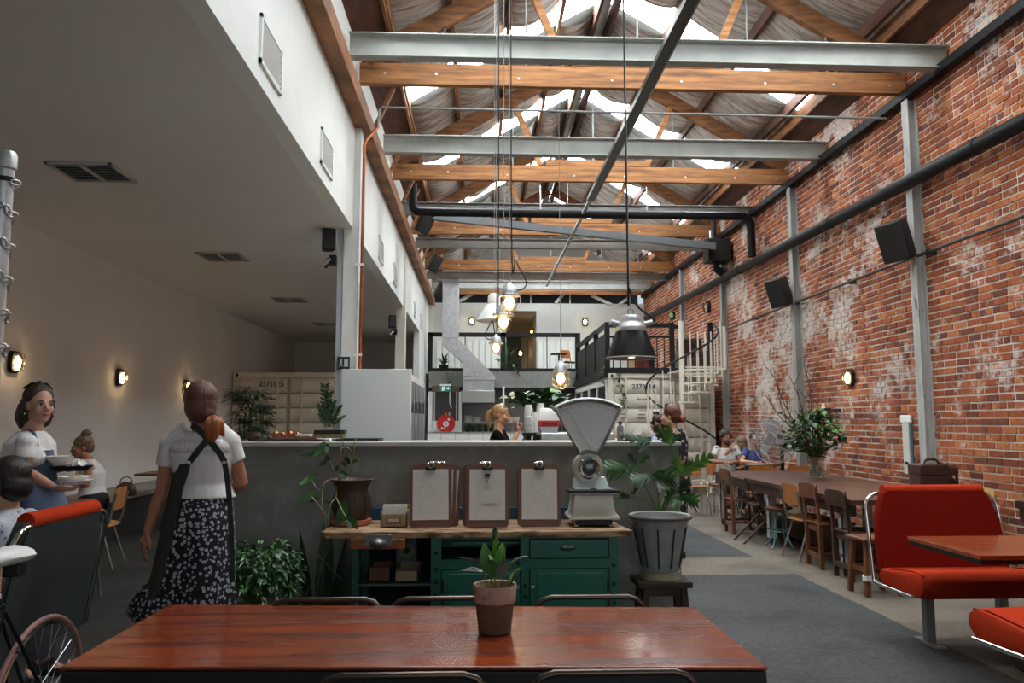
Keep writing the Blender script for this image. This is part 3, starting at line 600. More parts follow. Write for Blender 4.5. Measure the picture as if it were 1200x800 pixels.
# ---- pot plant on the table
pc = atZ(580, 742, TZ)
tpot = thing('potted_plant', 'small terracotta pot with a glossy young plant on the red table', 'plant', (pc.x, pc.y + .02, TZ))
POTM = mat('weathered_pot', (.42, .27, .21), .85, c2=(.30, .16, .11), scale=9, c3=(.10, .07, .055), c3amt=(.55, .7), c3scale=14)
POTD = mat('damp_terracotta', (.13, .065, .04), .85, c2=(.09, .045, .03), scale=10)
MB().lathe([(.050, 0), (.060, .004), (.072, .112)], 32, mi=0).build('pot', POTD, tpot)
MB().lathe([(.071, .108), (.076, .112), (.081, .168), (.079, .172), (.072, .170), (.066, .12), (0, .118)], 32).build('rim', POTM, tpot)
MB().lathe([(.067, .125), (0, .135)], 20).build('soil', SOIL, tpot)
def leaf_mb(L, w, curl=.25, n=6, fold=.12, droop=0., tipw=.0, mb=None, M=None):
    """one simple leaf along +X, tip at L; midrib fold; real quads both sides"""
    mb = mb or MB(); vs = []; fs = []
    for i in range(n + 1):
        t = i / n; ww = w * (math.sin(PI * min(1, t * .96 + .03) ** .85)) * .5 + tipw
        x = L * t; z = curl * L * math.sin(PI * t * .8) * .5 - droop * L * t * t
        for sgn in (-1, 0, 1): vs.append(V((x, sgn * ww, z + (abs(sgn) * fold * ww))))
    for i in range(n):
        for k in (0, 1): a = i * 3 + k; fs.append((a, a + 1, a + 4, a + 3))
    if M is not None: vs = [M @ p for p in vs]
    return mb.add(vs, fs)
def leafM(p, yaw, pitch, roll=0): return Matrix.Translation(V(p)) @ Matrix.Rotation(yaw, 4, 'Z') @ Matrix.Rotation(-pitch, 4, 'Y') @ Matrix.Rotation(roll, 4, 'X')
lr = random.Random(11)
stems = [((-.02, 0), .16, -.03), ((.0, -.01), .22, .0), ((.02, .01), .19, .02), ((-.005, .015), .14, -.015), ((.035, -.005), .10, .04)]
for (sx, sy), h, dx in stems: MB().tube([(sx, sy, .12), (sx + dx * .6, sy, .12 + h * .5), (sx + dx, sy, .12 + h)], [.004, .0035, .002], 7).build('stem', STEM, tpot)
def addleaf(p, yaw, pitch, L, w, m, par, roll=0, **k): return leaf_mb(L, w, M=leafM(p, yaw, pitch, roll), **k).build('leaf', m, par, ang=3, fix=False)
for p, yaw, pit, L, w, m, ro in [((-.05, 0, .235), PI, .25, .10, .045, LEAFD, .3), ((-.04, 0, .215), PI, -.02, .085, .032, LEAFD, -.3), ((-.03, .0, .21), PI * .62, 1.2, .11, .055, LEAF, 0),
        ((.0, -.02, .2), -1.9, .9, .085, .05, LEAF, .2), ((.02, -.02, .19), -1.2, .75, .10, .062, mat('grey_green_leaf', (.10, .16, .11), .3), .1), ((.05, 0, .24), .1, .3, .08, .03, LEAFD, 0),
        ((.05, 0, .17), .3, .8, .075, .035, LEAFB, 0), ((.06, -.01, .16), -.2, .95, .085, .034, LEAFB, 0), ((.02, .01, .25), 1.2, 1.1, .07, .03, LEAFB, 0)]: addleaf(p, yaw, pit, L, w, m, tpot, ro)
for k in range(16):
    z = .22 + k * .0085; a = k * 2.4; addleaf((.0 + .006 * math.cos(a), -.01 + .006 * math.sin(a), z), a, .95 + k * .03, .055 - k * .0016, .022, LEAFB if k % 3 else LEAF, tpot)
# ---- green workbench
BZ = .885
wb = thing('workbench', 'old green-painted workbench with worn timber top against the concrete counter', 'workbench', (0, 4.42, 0))
xl, xr = atZ(377, 622, BZ).x, atZ(745, 624, BZ).x
yfx = lambda px, y=0: atY(px, 650, 4.44 + y).x
zfx = lambda py, y=0: atY(600, py, 4.44 + y).z
MB().prism([(xl, .02, BZ - .035), (xl + .06, 0, BZ - .035), (xr, 0, BZ - .035), (xr - .06, .56, BZ - .035), (xl + .02, .56, BZ - .035)], (0, 0, .035)).build('bench_top', BENCHT, wb, bev=.004)
MB().bb((xl + .2, .53, BZ), (atY(668, 600, 4.95).x, .56, BZ + .075)).build('backboard', mat('blue_board', (.01, .06, .12), .5), wb, bev=.003)
a, c = yfx(505), yfx(724); dp = .50
fr = MB()
def fb(p0, p1, q0, q1, y0=.02, y1=.07): fr.bb((yfx(p0), y0, zfx(q1)), (yfx(p1), y1, zfx(q0)))
for x0, x1 in ((505, 517), (714, 724.5)): fr.bb((yfx(x0), .02, .03), (yfx(x1), .07, BZ - .035))
fr.bb((yfx(610), .02, .03), (yfx(620), .07, BZ - .035))
for x0, x1 in ((517, 610), (620, 714)): fr.bb((yfx(x0), .02, zfx(666)), (yfx(x1), .07, zfx(655))); fr.bb((yfx(x0), .02, zfx(631)), (yfx(x1), .07, BZ - .035)); fr.bb((yfx(x0), .02, .03), (yfx(x1), .07, .12))
fr.build('front_frame', GREEN, wb, bev=.003)
MB().bb((a, .06, .05), (a + .02, dp, BZ - .035)).build('side_panel', GREEN, wb); MB().bb((c - .02, .06, .05), (c, dp, BZ - .035)).build('side_panel', GREEN, wb)
MB().bb((a, dp - .02, .05), (c, dp, BZ - .035)).build('back_panel', GREEN, wb)
MB().bb((a, .07, zfx(656) - .02), (yfx(612), dp, zfx(656))).build('drawer_floor', mat('dark_interior', (.01, .012, .011), .9), wb)
MB().bb((yfx(530), .10, zfx(640)), (yfx(612), .115, zfx(637))).build('runner', GREEN, wb)
dw = MB().bb((yfx(621), .012, zfx(654)), (yfx(713), .05, zfx(632))).build('drawer', GREEN, wb, bev=.003)
MB().lathe([(.045, 0), (.04, .008), (.025, .014), (0, .016)], 18, (yfx(665), .012, zfx(642)), (0, -1, 0), sx=1, sy=.35).build('cup_pull', mat('dull_pull', (.05, .09, .075), .35, .6), dw)
for x0, x1, hx, kx in ((518, 609, 519, 606.5), (621, 713, 712, 624)):
    d = MB().bb((yfx(x0), .012, .12), (yfx(x1), .05, zfx(667))).build('door', GREEN, wb, bev=.003)
    MB().bb((yfx(x0) + .04, .006, .16), (yfx(x1) - .035, .014, zfx(671))).build('raised_panel', GREEN, d, bev=.004)
    MB().lathe([(.012, 0), (.012, .006), (.006, .012), (0, .012)], 12, (yfx(kx), .012, zfx(688)), (0, -1, 0)).build('key_plate', CHROME, d)
    for z in (zfx(684), zfx(705)): MB().bb((yfx(hx) - .006, .004, z - .04), (yfx(hx) + .006, .014, z + .03)).build('hinge', BLACKM, d)
for px, py in ((511, 647), (511, 666), (511, 681), (511, 696), (607, 660), (615, 686), (615, 699), (719, 663), (719, 707), (719, 685)):
    MB().cyl((yfx(px), .012, zfx(py)), (yfx(px), .03, zfx(py)), .011, n=12).build('bolt_head', BLACKM, wb)
# left bay: vice block, leg, shelf
vb = MB().bb((yfx(411), -.01, zfx(641.5)), (yfx(475), .16, BZ - .036)).build('vice_block', ORANGEW, wb, bev=.004)
pl = MB().bb((yfx(428), -.016, zfx(638)), (yfx(460), -.008, zfx(624))).build('iron_plate', mat('worn_iron', (.20, .20, .19), .4, .8), vb, bev=.002)
MB().lathe([(.045, 0), (.05, .008), (.03, .016), (.02, .03), (.008, .034), (0, .034)], 20, (yfx(443.5), -.014, zfx(634)), (0, -1, 0), sx=1, sy=.62).build('vice_flange', bpy.data.materials['worn_iron'], vb)
for x in (430, 457): MB().cyl((yfx(x), -.02, zfx(626)), (yfx(x), -.01, zfx(626)), .008, n=8).build('screw', bpy.data.materials['worn_iron'], vb)
MB().bb((yfx(412), .03, .0), (yfx(420), .09, zfx(641))).build('leg', mat('scraped_green_paint', (.012, .10, .07), .5, c2=(.01, .07, .05), c3=(.35, .38, .34), c3amt=(.60, .66), c3scale=24), wb, bev=.003)
MB().bb((yfx(412), .45, 0), (yfx(420), .5, BZ - .04)).build('leg', GREEN, wb)
MB().bb((yfx(420), .05, zfx(686.5)), (a, .5, zfx(684))).build('shelf', mat('green_shelf', (.06, .11, .08), .5), wb)
MB().bb((yfx(412), .5, .1), (a, .515, BZ - .04)).build('rear_board', mat('dark_interior_board', (.012, .013, .012), .9), wb)
sz = zfx(684)
def carton(px0, px1, py, y0, d, label, m, lid=False, name='storage_box'):
    x0, x1 = yfx(px0, y0), yfx(px1, y0); z1 = atY(600, py, 4.44 + y0).z
    t = thing(name, label, 'box', ((x0 + x1) / 2, 4.42 + y0, sz)); w = x1 - x0; h = z1 - sz
    for A, B in (((-w / 2, 0, 0), (w / 2, .008, h)), ((-w / 2, d - .008, 0), (w / 2, d, h)), ((-w / 2, 0, 0), (-w / 2 + .008, d, h)), ((w / 2 - .008, 0, 0), (w / 2, d, h)), ((-w / 2, 0, 0), (w / 2, d, .008))):
        MB().bb(A, B).build('board', m, t)
    return t
carton(432, 459, 663, .10, .2, 'small brown wooden box on the workbench shelf, beside the pale box', mat('brown_box', (.13, .055, .02), .7))
carton(463, 491, 667, .08, .3, 'open pale grey-brown box on the workbench shelf', mat('pale_box', (.30, .23, .15), .7))
tn = thing('tin', 'dark tin with a round green emblem at the back of the workbench shelf', 'tin', (yfx(477, .40), 4.84, sz))
MB().bb((-.065, -.04, 0), (.065, .04, .27)).build('can', mat('tin_blue_grey', (.10, .10, .13), .4, .3), tn, bev=.006)
MB().lathe([(.045, 0), (.045, .002), (.030, .002)], 20, (0, -.041, .13), (0, -1, 0)).build('emblem_ring', mat('emblem_green', (.13, .22, .05), .5), tn); MB().lathe([(.02, 0), (.02, .004), (0, .004)], 12, (0, -.04, .13), (0, -1, 0)).build('emblem_centre', BLACKM, tn)
t = thing('tool_tray', 'small metal hand tools lying in a tray on the lower shelf of the workbench', 'tray', (yfx(450, .2), 4.66, .28)); MB().bb((-.16, -.12, -.0), (.16, .12, .03)).build('tray', BLACKM, t, bev=.006); MB().bb((yfx(420) - t.location.x, -.18, -.02), (yfx(505) - t.location.x, .25, 0)).build('under_shelf', GREEN, t)
# ---- clipboards standing against the wall
CLIPW = mat('clipboard_hardboard', (.16, .065, .03), .5, c2=(.11, .042, .02), scale=14)
def paper_mat(name, seed):
    m = bpy.data.materials.new(name); m.use_nodes = True; nt = m.node_tree; N = nt.nodes; L = nt.links; b = N['Principled BSDF']; b.inputs['Roughness'].default_value = .8
    tc = N.new('ShaderNodeTexCoord'); mp = N.new('ShaderNodeMapping'); mp.inputs['Location'].default_value = (seed, seed * 2, 0); L.new(tc.outputs['Object'], mp.inputs[0])
    br = N.new('ShaderNodeTexBrick'); br.offset = .37; br.inputs['Scale'].default_value = 1; br.inputs['Brick Width'].default_value = .022; br.inputs['Row Height'].default_value = .0092; br.inputs['Mortar Size'].default_value = .0033; br.inputs['Color1'].default_value = (1, 1, 1, 1); br.inputs['Color2'].default_value = (.75, .75, .75, 1); br.inputs['Mortar'].default_value = (0, 0, 0, 1)
    L.new(mp.outputs[0], br.inputs['Vector'])
    n = N.new('ShaderNodeTexNoise'); n.inputs['Scale'].default_value = 160; L.new(tc.outputs['Object'], n.inputs['Vector'])
    n2 = N.new('ShaderNodeTexNoise'); n2.inputs['Scale'].default_value = 14; L.new(mp.outputs[0], n2.inputs['Vector'])
    sep = N.new('ShaderNodeSeparateXYZ'); L.new(tc.outputs['Object'], sep.inputs[0])
    def mt(op, a, c=None):
        q = N.new('ShaderNodeMath'); q.operation = op
        for i, w in enumerate((a, c)):
            if w is None: continue
            if isinstance(w, (int, float)): q.inputs[i].default_value = w
            else: L.new(w, q.inputs[i])
        return q.outputs[0]
    ins = mt('MULTIPLY', mt('LESS_THAN', mt('ABSOLUTE', sep.outputs[0]), .083), mt('LESS_THAN', mt('ABSOLUTE', sep.outputs[1]), .115))
    ink = mt('MULTIPLY', mt('MULTIPLY', br.outputs[0], mt('GREATER_THAN', n.outputs[0], .47)), mt('MULTIPLY', ins, mt('GREATER_THAN', n2.outputs[0], .45)))
    mx = N.new('ShaderNodeMix'); mx.data_type = 'RGBA'; mx.inputs[6].default_value = (.62, .575, .52, 1); mx.inputs[7].default_value = (.27, .25, .235, 1); L.new(mt('MULTIPLY', ink, .75), mx.inputs[0]); L.new(mx.outputs[2], b.inputs['Base Color'])
    return m
PM = [paper_mat('printed_menu_sheet_%d' % k, k * .0137) for k in range(3)]
def clipboard(x, y, z, tilt, lean, label, pm, front, slip=False, w=.25, h=.36):
    t = thing('clipboard', label, 'clipboard', (x, y, z), 0); t.rotation_euler = (-lean, tilt, 0); t['group'] = 'menu clipboards on the workbench'
    MB().prism([(-w / 2 + .012, 0, 0), (w / 2 - .012, 0, 0), (w / 2, 0, .012), (w / 2, 0, h - .02), (w / 2 - .03, 0, h), (-w / 2 + .03, 0, h), (-w / 2, 0, h - .02), (-w / 2, 0, .012)], (0, .004, 0)).build('board', CLIPW, t)
    pp = MB().bb((-.105, -.145, -.001), (.105, .148, .001)).build('paper', pm, t, (0, -.0025, .185), (PI / 2, 0, 0))
    cl = MB().bb((-.03, -.012, h - .035), (.03, -.002, h - .012)).build('clip', BLACKM, t, bev=.004)
    MB().tube(arc_pts((0, -.012, h - .004), .017, 0, 2 * PI, 12, 'y')[:-1], .004, 8, True).build('clip_ring', CHROME, cl); MB().ball((.012, -.012, h + .008), .011).build('clip_knob', CHROME, cl); MB().ball((-.014, -.012, h + .004), .009).build('clip_knob', CHROME, cl)
    if slip:
        MB().bb((-.052, -.075, .001), (.052, .07, .002)).build('slip', PM[1], t, (.01, -.004, .21), (PI / 2, 0, 0)); q = MB().bb((-.015, -.008, -.008), (.015, 0, .012)).build('binder_clip', BLACKM, t, (0, -.004, .295)); MB().tube(arc_pts((0, -.008, -.024), .012, 0, 2 * PI, 10, 'y')[:-1], .0025, 6, True).build('clip_wire', CHROME, q)
    return t
x1, x2, x3 = atY(506, 600, 4.62).x, atY(571, 600, 4.62).x, atY(632, 600, 4.62).x
for dx, tl, k, y in ((.03, .07, 0, .052), (.012, .02, 1, .028), (-.005, -.015, 2, 0)):
    clipboard(x1 + dx, 4.60 + y, BZ + .003, tl, .10, ('brown clipboard at the back of the left stack, tilted right', 'brown clipboard in the middle of the left stack, hardly showing', 'front clipboard of the left stack, typed sheet, beside the card box')[k], PM[k % 3], k == 2)
for dx, tl, k, y in ((-.02, -.02, 0, .052), (-.016, .01, 1, .028), (.0, .0, 2, 0)):
    clipboard(x2 + dx, 4.58 + y, BZ + .003, tl, .10, ('brown clipboard at the back of the middle stack, edge showing at left', 'brown clipboard in the middle of the centre stack, hardly showing', 'front clipboard of the middle stack, with a small slip clipped on')[k], PM[(k + 1) % 3], k == 2, slip=k == 2)
for dx, tl, k, y in ((-.004, -.01, 0, .03), (.0, .005, 1, 0)):
    clipboard(x3 + dx, 4.60 + y, BZ + .003, tl, .10, ('brown clipboard behind the front one of the right stack', 'front clipboard of the right stack, black clip, beside the scale')[k], PM[(k + 2) % 3], k == 1)
# ---- card box
cb = thing('card_box', 'small wooden index-card box with a label holder, on the workbench', 'box', (atY(462, 600, 4.62).x, 4.60, BZ + .002))
OAK = mat('oak_box', (.34, .23, .12), .6, c2=(.25, .16, .08), scale=8, stretch=(1, 1, 6))
for A, B in (((-.078, 0, 0), (.078, .01, .075)), ((-.078, .13, 0), (.078, .14, .12)), ((-.078, 0, 0), (-.07, .14, .09)), ((.07, 0, 0), (.078, .14, .09)), ((-.078, 0, 0), (.078, .14, .006))): MB().bb(A, B).build('board', OAK, cb, bev=.001)
for k in range(6): MB().bb((-.068, .03 + k * .016, .006), (.068, .032 + k * .016, .12)).build('index_card', PAPER, cb)
h = MB(); lh = MB().bb((-.042, -.005, .022), (.042, 0, .058)).build('label_holder', mat('old_brass', (.16, .12, .07), .4, .8), cb, bev=.002); MB().bb((-.032, -.007, .029), (.032, -.004, .051)).build('label_card', mat('old_card', (.45, .40, .33), .8), lh)
# ---- fan-dial shop scale
sx_ = atY(693, 600, 4.66).x
sc = thing('shop_scale', 'cream enamel shop scale with a large fan-shaped dial on the workbench', 'scale', (sx_, 4.66, BZ))
ENAM = mat('cream_enamel', (.66, .63, .55), .3, c2=(.58, .55, .47), scale=6, c3=(.25, .14, .08), c3amt=(.74, .8), c3scale=7)
u = 4.66 / 900 # a pixel there, in metres
zz = lambda py: atY(693, py, 4.66).z - BZ
MB().loft([[V((sx * wx, sy * wy_, z)) for sx, sy in ((-1, -1), (1, -1), (1, 1), (-1, 1))] for wx, wy_, z in ((.147, .12, zz(606)), (.150, .122, zz(603)), (.128, .105, zz(598)), (.118, .095, zz(586)), (.116, .094, zz(580)), (.108, .088, zz(578)))]).build('housing', ENAM, sc, bev=.008)
MB().bb((-.11, -.09, .012), (.11, .09, zz(606))).build('base', BLACKM, sc)
for x in (-.10, .10):
    for y in (-.075, .075): MB().cyl((x, y, 0), (x, y, zz(606)), .011, n=10).build('foot', CHROME, sc)
MB().bb((-.135, -.11, zz(577)), (.14, .07, zz(574))).build('platform', mat('pale_blue_enamel', (.62, .70, .68), .25), sc, bev=.004)
MB().bb((-.15, -.13, zz(575.5)), (.15, .02, zz(572))).build('tray', BLACKM, sc, bev=.004)
for x0, x1_ in ((-.105, -.02), (.02, .11)): MB().bb((x0, -.115, zz(572)), (x1_, -.01, zz(571))).build('price_card', mat('grey_card', (.25, .25, .26), .6) if 'grey_card' not in bpy.data.materials else bpy.data.materials['grey_card'], sc)
MB().prism([(-.115, .0, zz(573)), (.115, .0, zz(573)), (.095, .05, zz(559)), (-.095, .05, zz(559))], (0, .02, 0)).build('upper_plate', bpy.data.materials['pale_blue_enamel'], sc, bev=.006)
hz = zz(548)
MB().lathe([(.0, -.06), (.07, -.06), (.090, -.045), (.094, 0), (.088, .045), (.06, .055), (.058, .05)], 32, (-.012, .05, hz), (0, -1, 0)).build('head', ENAM, sc)
MB().lathe([(.062, .05), (.068, .062), (.060, .072), (.052, .066)], 32, (-.012, .05, hz), (0, -1, 0)).build('chrome_bezel', CHROME, sc)
MB().ball((-.012, -.005, hz), (.054, .02, .054), 20, 10).build('lens', mat('dark_lens', (.10, .11, .11), .05, .4), sc)
for x in (-.055, .03): MB().ball((x - .012 + .012, .02, hz + .085), .012).build('knob', CHROME, sc)
# fan dial: sector from the neck up
tipz, topz = zz(541), zz(467); R1 = topz - tipz + .04; half = math.atan((40 * u) / (zz(482) - tipz + .03))
cz = zz(541) - .045
def sector(r0, r1, ha, n=18, cx=-.012): 
    return [V((cx + r1 * math.sin(ha * (2 * i / n - 1)), 0, cz + r1 * math.cos(ha * (2 * i / n - 1)))) for i in range(n + 1)] + [V((cx + r0 * math.sin(ha * (1 - 2 * i / n)), 0, cz + r0 * math.cos(ha * (1 - 2 * i / n)))) for i in range(n + 1)]
RT = topz - cz; ha = .505
MB().prism(sector(.10, RT - .012, ha), (0, .03, 0)).build('dial_case', ENAM, sc, (0, .0, 0), bev=.003)
MB().prism(sector(.13, RT - .03, ha - .03), (0, .004, 0)).build('dial_face', mat('grey_dial', (.52, .50, .47), .7, c2=(.48, .465, .44), scale=40), sc, (0, -.006, 0))
ol = sector(.105, RT - .010, ha); MB().tube([p + V((0, -.012, 0)) for p in ol], .011, 8, True).build('chrome_surround', CHROME, sc)
MB().tube([p + V((0, -.004, .003)) for p in ol[:19]], .016, 10).build('enamel_crown', WHITE, sc)
MB().prism([p for p in sector(.13, RT - .035, ha - .035)], (0, .002, 0)).build('glass', thin_glass('dial_glass', (1, 1, 1), .03), sc, (0, -.02, 0))
MB().bar(V((-.012 + .01, -.010, cz + .12)), V((-.012 - .13, -.010, cz + RT - .06)), .006, .002).build('needle', mat('needle_grey', (.13, .13, .12), .4), sc)
tk = MB()
for i in range(17):
    a_ = (ha - .06) * (2 * i / 16 - 1); d_ = V((math.sin(a_), 0, math.cos(a_))); p0 = V((-.012, -.0085, cz)) + d_ * (RT - .05); tk.bar(p0, p0 + d_ * (.012 if i % 2 else .007), .004, .001, (0, 1, 0))
tag(tk.build('tick_marks', mat('tick_black', (.06, .06, .06), .5), sc), kind='stuff')
# ---- urn with vine
ux = atY(412, 600, 4.75).x
un = thing('potted_vine', 'dark brown metal urn with a straggling vine, on a terracotta saucer on the workbench', 'plant', (ux, 4.74, BZ))
UR = mat('brown_urn', (.075, .035, .025), .5, .3, c2=(.045, .022, .016), scale=5, stretch=(1, 1, .4), c3=(.15, .08, .06), c3amt=(.6, .75))
MB().lathe([(.105, 0), (.118, .008), (.122, .034), (.118, .036), (.108, .03), (0, .026)], 28).build('saucer', TERRA, un)
MB().lathe([(.08, .03), (.10, .04), (.117, .10), (.115, .15), (.095, .195), (.098, .22), (.118, .262), (.134, .272), (.130, .274), (.112, .262), (.09, .22), (0, .215)], 32).build('urn', UR, un)
for a_ in range(10): w_ = a_ * PI / 5; MB().tube([(math.cos(w_) * r, math.sin(w_) * r, z) for r, z in ((.1, .05), (.118, .10), (.116, .15), (.097, .19))], .003, 5).build('rib', UR, un)
def vine(par, base, pts, leaves, r=.005, m=STEM, y=0):
    pp_ = spline([V(p) for p in pts], 6); MB().tube(pp_, [r * (1 - .5 * i / len(pp_)) for i in range(len(pp_))], 6).build('stem', m, par)
def rel(px, py, y, o): p = atY(px, py, y); return p - V(o.location)
def stem_px(par, pix, y0, r=.005, m=None):
    vine(par, None, [rel(px, py, y0 + dy, par) for px, py, dy in pix], None, r, m or STEM)
def leaf_px(par, a, b, w, y0, dy=0., m=LEAF, fold=.15, curl=.15, facing=.35, name='leaf', n=7):
    """leaf from pixel a to pixel b, blade turned mostly to the viewer"""
    p, q = rel(*a, y0, par), rel(*b, y0 + dy, par); d = q - p; L = d.length; X = d.normalized(); Y = V((0, 1, 0)).cross(X); Y = (Y + V((0, facing, 0))).normalized(); Z = X.cross(Y).normalized(); Y = Z.cross(X)
    M = Matrix.Translation(p) @ Matrix((X, Y, Z)).transposed().to_4x4()
    return leaf_mb(L, w * L, curl, n, fold, M=M).build(name, m, par, ang=3, fix=False)
yv = 4.70
stem_px(un, [(398, 562, .04), (388, 545, 0), (382, 525, -.02), (380, 512, -.03)], yv); stem_px(un, [(393, 562, .04), (394, 580, -.1), (388, 590, -.18), (380, 615, -.22)], yv)
stem_px(un, [(400, 562, .05), (399, 530, 0), (404, 524, .02), (412, 530, .04), (412, 550, .05)], yv, .006, mat('woody_stem', (.18, .12, .06), .6)); stem_px(un, [(392, 562, .03), (380, 566, -.1), (377, 590, -.16), (379, 612, -.2)], yv, .005, bpy.data.materials['woody_stem'])
stem_px(un, [(394, 583, -.13), (402, 600, -.2), (406, 606, -.22)], yv); stem_px(un, [(365, 582, -.16), (372, 590, -.18), (382, 604, -.2), (386, 610, -.2)], yv); stem_px(un, [(364, 560, -.1), (371, 572, -.14), (378, 576, -.15)], yv, .0035)
stem_px(un, [(405, 560, .05), (404, 540, .05), (402, 518, .06), (400, 505, .08)], yv, .004); stem_px(un, [(410, 560, .05), (415, 530, .05), (416, 515, .08), (422, 513, .12)], yv, .004)
for A, B, w, dy, m in [((378, 527), (371, 521), .6, 0, LEAF), ((381, 524), (386, 520), .6, 0, LEAF), ((380, 527), (347, 533), .22, -.05, LEAFD), ((380, 522), (366, 535), .35, -.03, LEAF), ((381, 522), (383, 531), .6, -.02, mat('pale_leaf', (.26, .34, .26), .35)), ((374, 520), (386, 522), .5, 0, bpy.data.materials['pale_leaf']),
        ((383, 540), (371, 545), .5, -.02, LEAFD), ((380, 538), (388, 536), .7, -.02, LEAF), ((396, 545), (392, 553), .5, 0, LEAFD), ((400, 540), (407, 548), .5, 0, LEAF), ((404, 535), (410, 545), .5, .03, LEAFD), ((399, 552), (408, 558), .5, .0, LEAF), ((413, 540), (419, 541), .7, .04, LEAF), ((396, 556), (406, 561), .5, -.02, bpy.data.materials['pale_leaf']),
        ((371, 553), (350, 568), .3, -.06, LEAF), ((362, 557), (372, 555), .3, 0, LEAF), ((372, 574), (347, 587), .28, -.05, LEAF), ((374, 583), (361, 588), .4, 0, LEAFD), ((377, 586), (389, 591), .3, 0, LEAFB), ((405, 585), (394, 617), .45, -.02, LEAF), ((406, 604), (418, 620), .55, -.05, LEAF), ((405, 608), (414, 630), .25, -.05, bpy.data.materials['pale_leaf']), ((400, 602), (392, 616), .5, -.03, LEAFD)]:
    leaf_px(un, A, B, w, yv - .12, dy, m)
# ---- fluted pot on a stool
px_ = atY(775, 650, 4.68).x
st = thing('wooden_stool', 'rough dark wooden stool under the fluted grey pot', 'stool', (px_, 4.70, 0)); SH = .565
DW = mat('rough_dark_wood', (.085, .05, .03), .8, c2=(.045, .025, .015), scale=6, stretch=(1, 5, 1), bump=.3)
MB().bb((-.165, -.13, SH - .035), (.16, .13, SH)).build('seat', DW, st, bev=.006); MB().bb((-.13, -.10, SH - .085), (.13, -.08, SH - .035)).build('apron', DW, st); MB().bb((-.13, .08, SH - .085), (.13, .10, SH - .035)).build('apron', DW, st)
for x in (-1, 1):
    for y in (-1, 1): MB().bar((x * .11, y * .085, SH - .03), (x * .15, y * .12, 0), .04, .045, (0, 1, 0)).build('leg', DW, st, bev=.004)
MB().bar((-.135, -.1, .2), (.135, -.1, .2), .025, .04).build('stretcher', DW, st); MB().bar((-.135, .1, .2), (.135, .1, .2), .025, .04).build('stretcher', DW, st)
ph_ = thing('potted_philodendron', 'large philodendron in a fluted grey metal pot on a dark stool', 'plant', (px_, 4.70, SH))
ZINC = mat('weathered_zinc', (.40, .405, .40), .7, .05, c2=(.22, .225, .225), scale=5, c3=(.42, .42, .41), c3amt=(.58, .72), c3scale=4)
YB_ = mat('yellowed_ring', (.36, .34, .19), .7, c2=(.25, .24, .17), scale=9)
MB().lathe([(.112, 0), (.123, .004), (.119, .045), (.108, .048)], 32).build('base_ring', YB_, ph_)
MB().lathe([(.105, .045), (.165, .335), (.172, .345), (.185, .352), (.188, .372), (.180, .378), (.165, .372), (.155, .33), (0, .325)], 36).build('pot', ZINC, ph_)
MB().tube([(math.cos(i * PI / 18) * .184, math.sin(i * PI / 18) * .184, .366) for i in range(36)], .011, 8, True).build('rolled_rim', mat('rim_brown', (.10, .07, .05), .6), ph_)
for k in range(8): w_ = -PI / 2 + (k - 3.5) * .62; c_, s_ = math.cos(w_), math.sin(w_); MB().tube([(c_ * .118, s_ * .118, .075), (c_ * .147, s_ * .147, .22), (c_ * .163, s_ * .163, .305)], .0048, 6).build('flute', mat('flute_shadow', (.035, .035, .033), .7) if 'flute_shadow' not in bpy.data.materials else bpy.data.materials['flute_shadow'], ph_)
MB().lathe([(.156, .33), (0, .345)], 24).build('soil', SOIL, ph_)
def lobed(par, a, b, y0, dy, width, m, lobes=4, name='leaf', facing=.3, seed=0):
    """deeply cut leaf: a row of finger lobes either side of a midrib"""
    rr = random.Random(seed); p, q = rel(*a, y0, par), rel(*b, y0 + dy, par); d = q - p; L = d.length; X = d.normalized(); Y = V((0, 1, 0)).cross(X); Y = (Y + V((0, facing, 0))).normalized(); Z = X.cross(Y).normalized(); Y = Z.cross(X)
    M = Matrix.Translation(p) @ Matrix((X, Y, Z)).transposed().to_4x4(); vs = []; fs = []
    prof = []
    N_ = lobes * 6
    for i in range(N_ + 1):
        t = i / N_; env = math.sin(PI * (t * .92 + .06)) ** .7; ph = (t * lobes) % 1.; lob = (.20 + .80 * math.sin(PI * ph) ** .9); prof.append((t, width * L * .5 * env * lob * (1 + .1 * rr.uniform(-1, 1)), width * L * env * .42 * math.sin(PI * ph)))
    for t, w, sw in prof:
        z = .10 * L * math.sin(PI * t); vs += [V((t * L + sw, -w, z + .22 * w)), V((t * L, -w * .5, z + .05 * w)), V((t * L, 0, z)), V((t * L, w * .5, z + .05 * w)), V((t * L + sw, w, z + .22 * w))]
    for i in range(N_):
        for k in range(4): a_ = i * 5 + k; fs.append((a_, a_ + 1, a_ + 6, a_ + 5))
    return MB().add([M @ v for v in vs], fs).build(name, m, par, ang=3, fix=False)
yp = 4.66
PG = mat('philodendron_pale', (.16, .24, .16), .35, c2=(.10, .17, .11), scale=8)
for pix, r in (([(774, 598, .05), (786, 570, .0), (791, 545, 0), (787, 520, .0)], .007), ([(770, 598, .05), (762, 580, 0), (752, 560, -.03), (746, 545, -.05)], .007), ([(776, 598, .05), (785, 575, -.02), (796, 565, -.04), (800, 556, -.06)], .006), ([(768, 598, .04), (757, 585, -.03), (744, 580, -.06), (738, 582, -.08)], .005), ([(778, 598, .05), (786, 585, -.05), (796, 580, -.08)], .006), ([(772, 598, .06), (771, 575, .0), (768, 565, -.03), (762, 558, -.06)], .006), ([(774, 598, .06), (780, 580, .1), (790, 570, .15), (800, 575, .2)], .006)): stem_px(ph_, pix, yp, r, mat('petiole', (.10, .20, .05), .4) if 'petiole' not in bpy.data.materials else bpy.data.materials['petiole'])
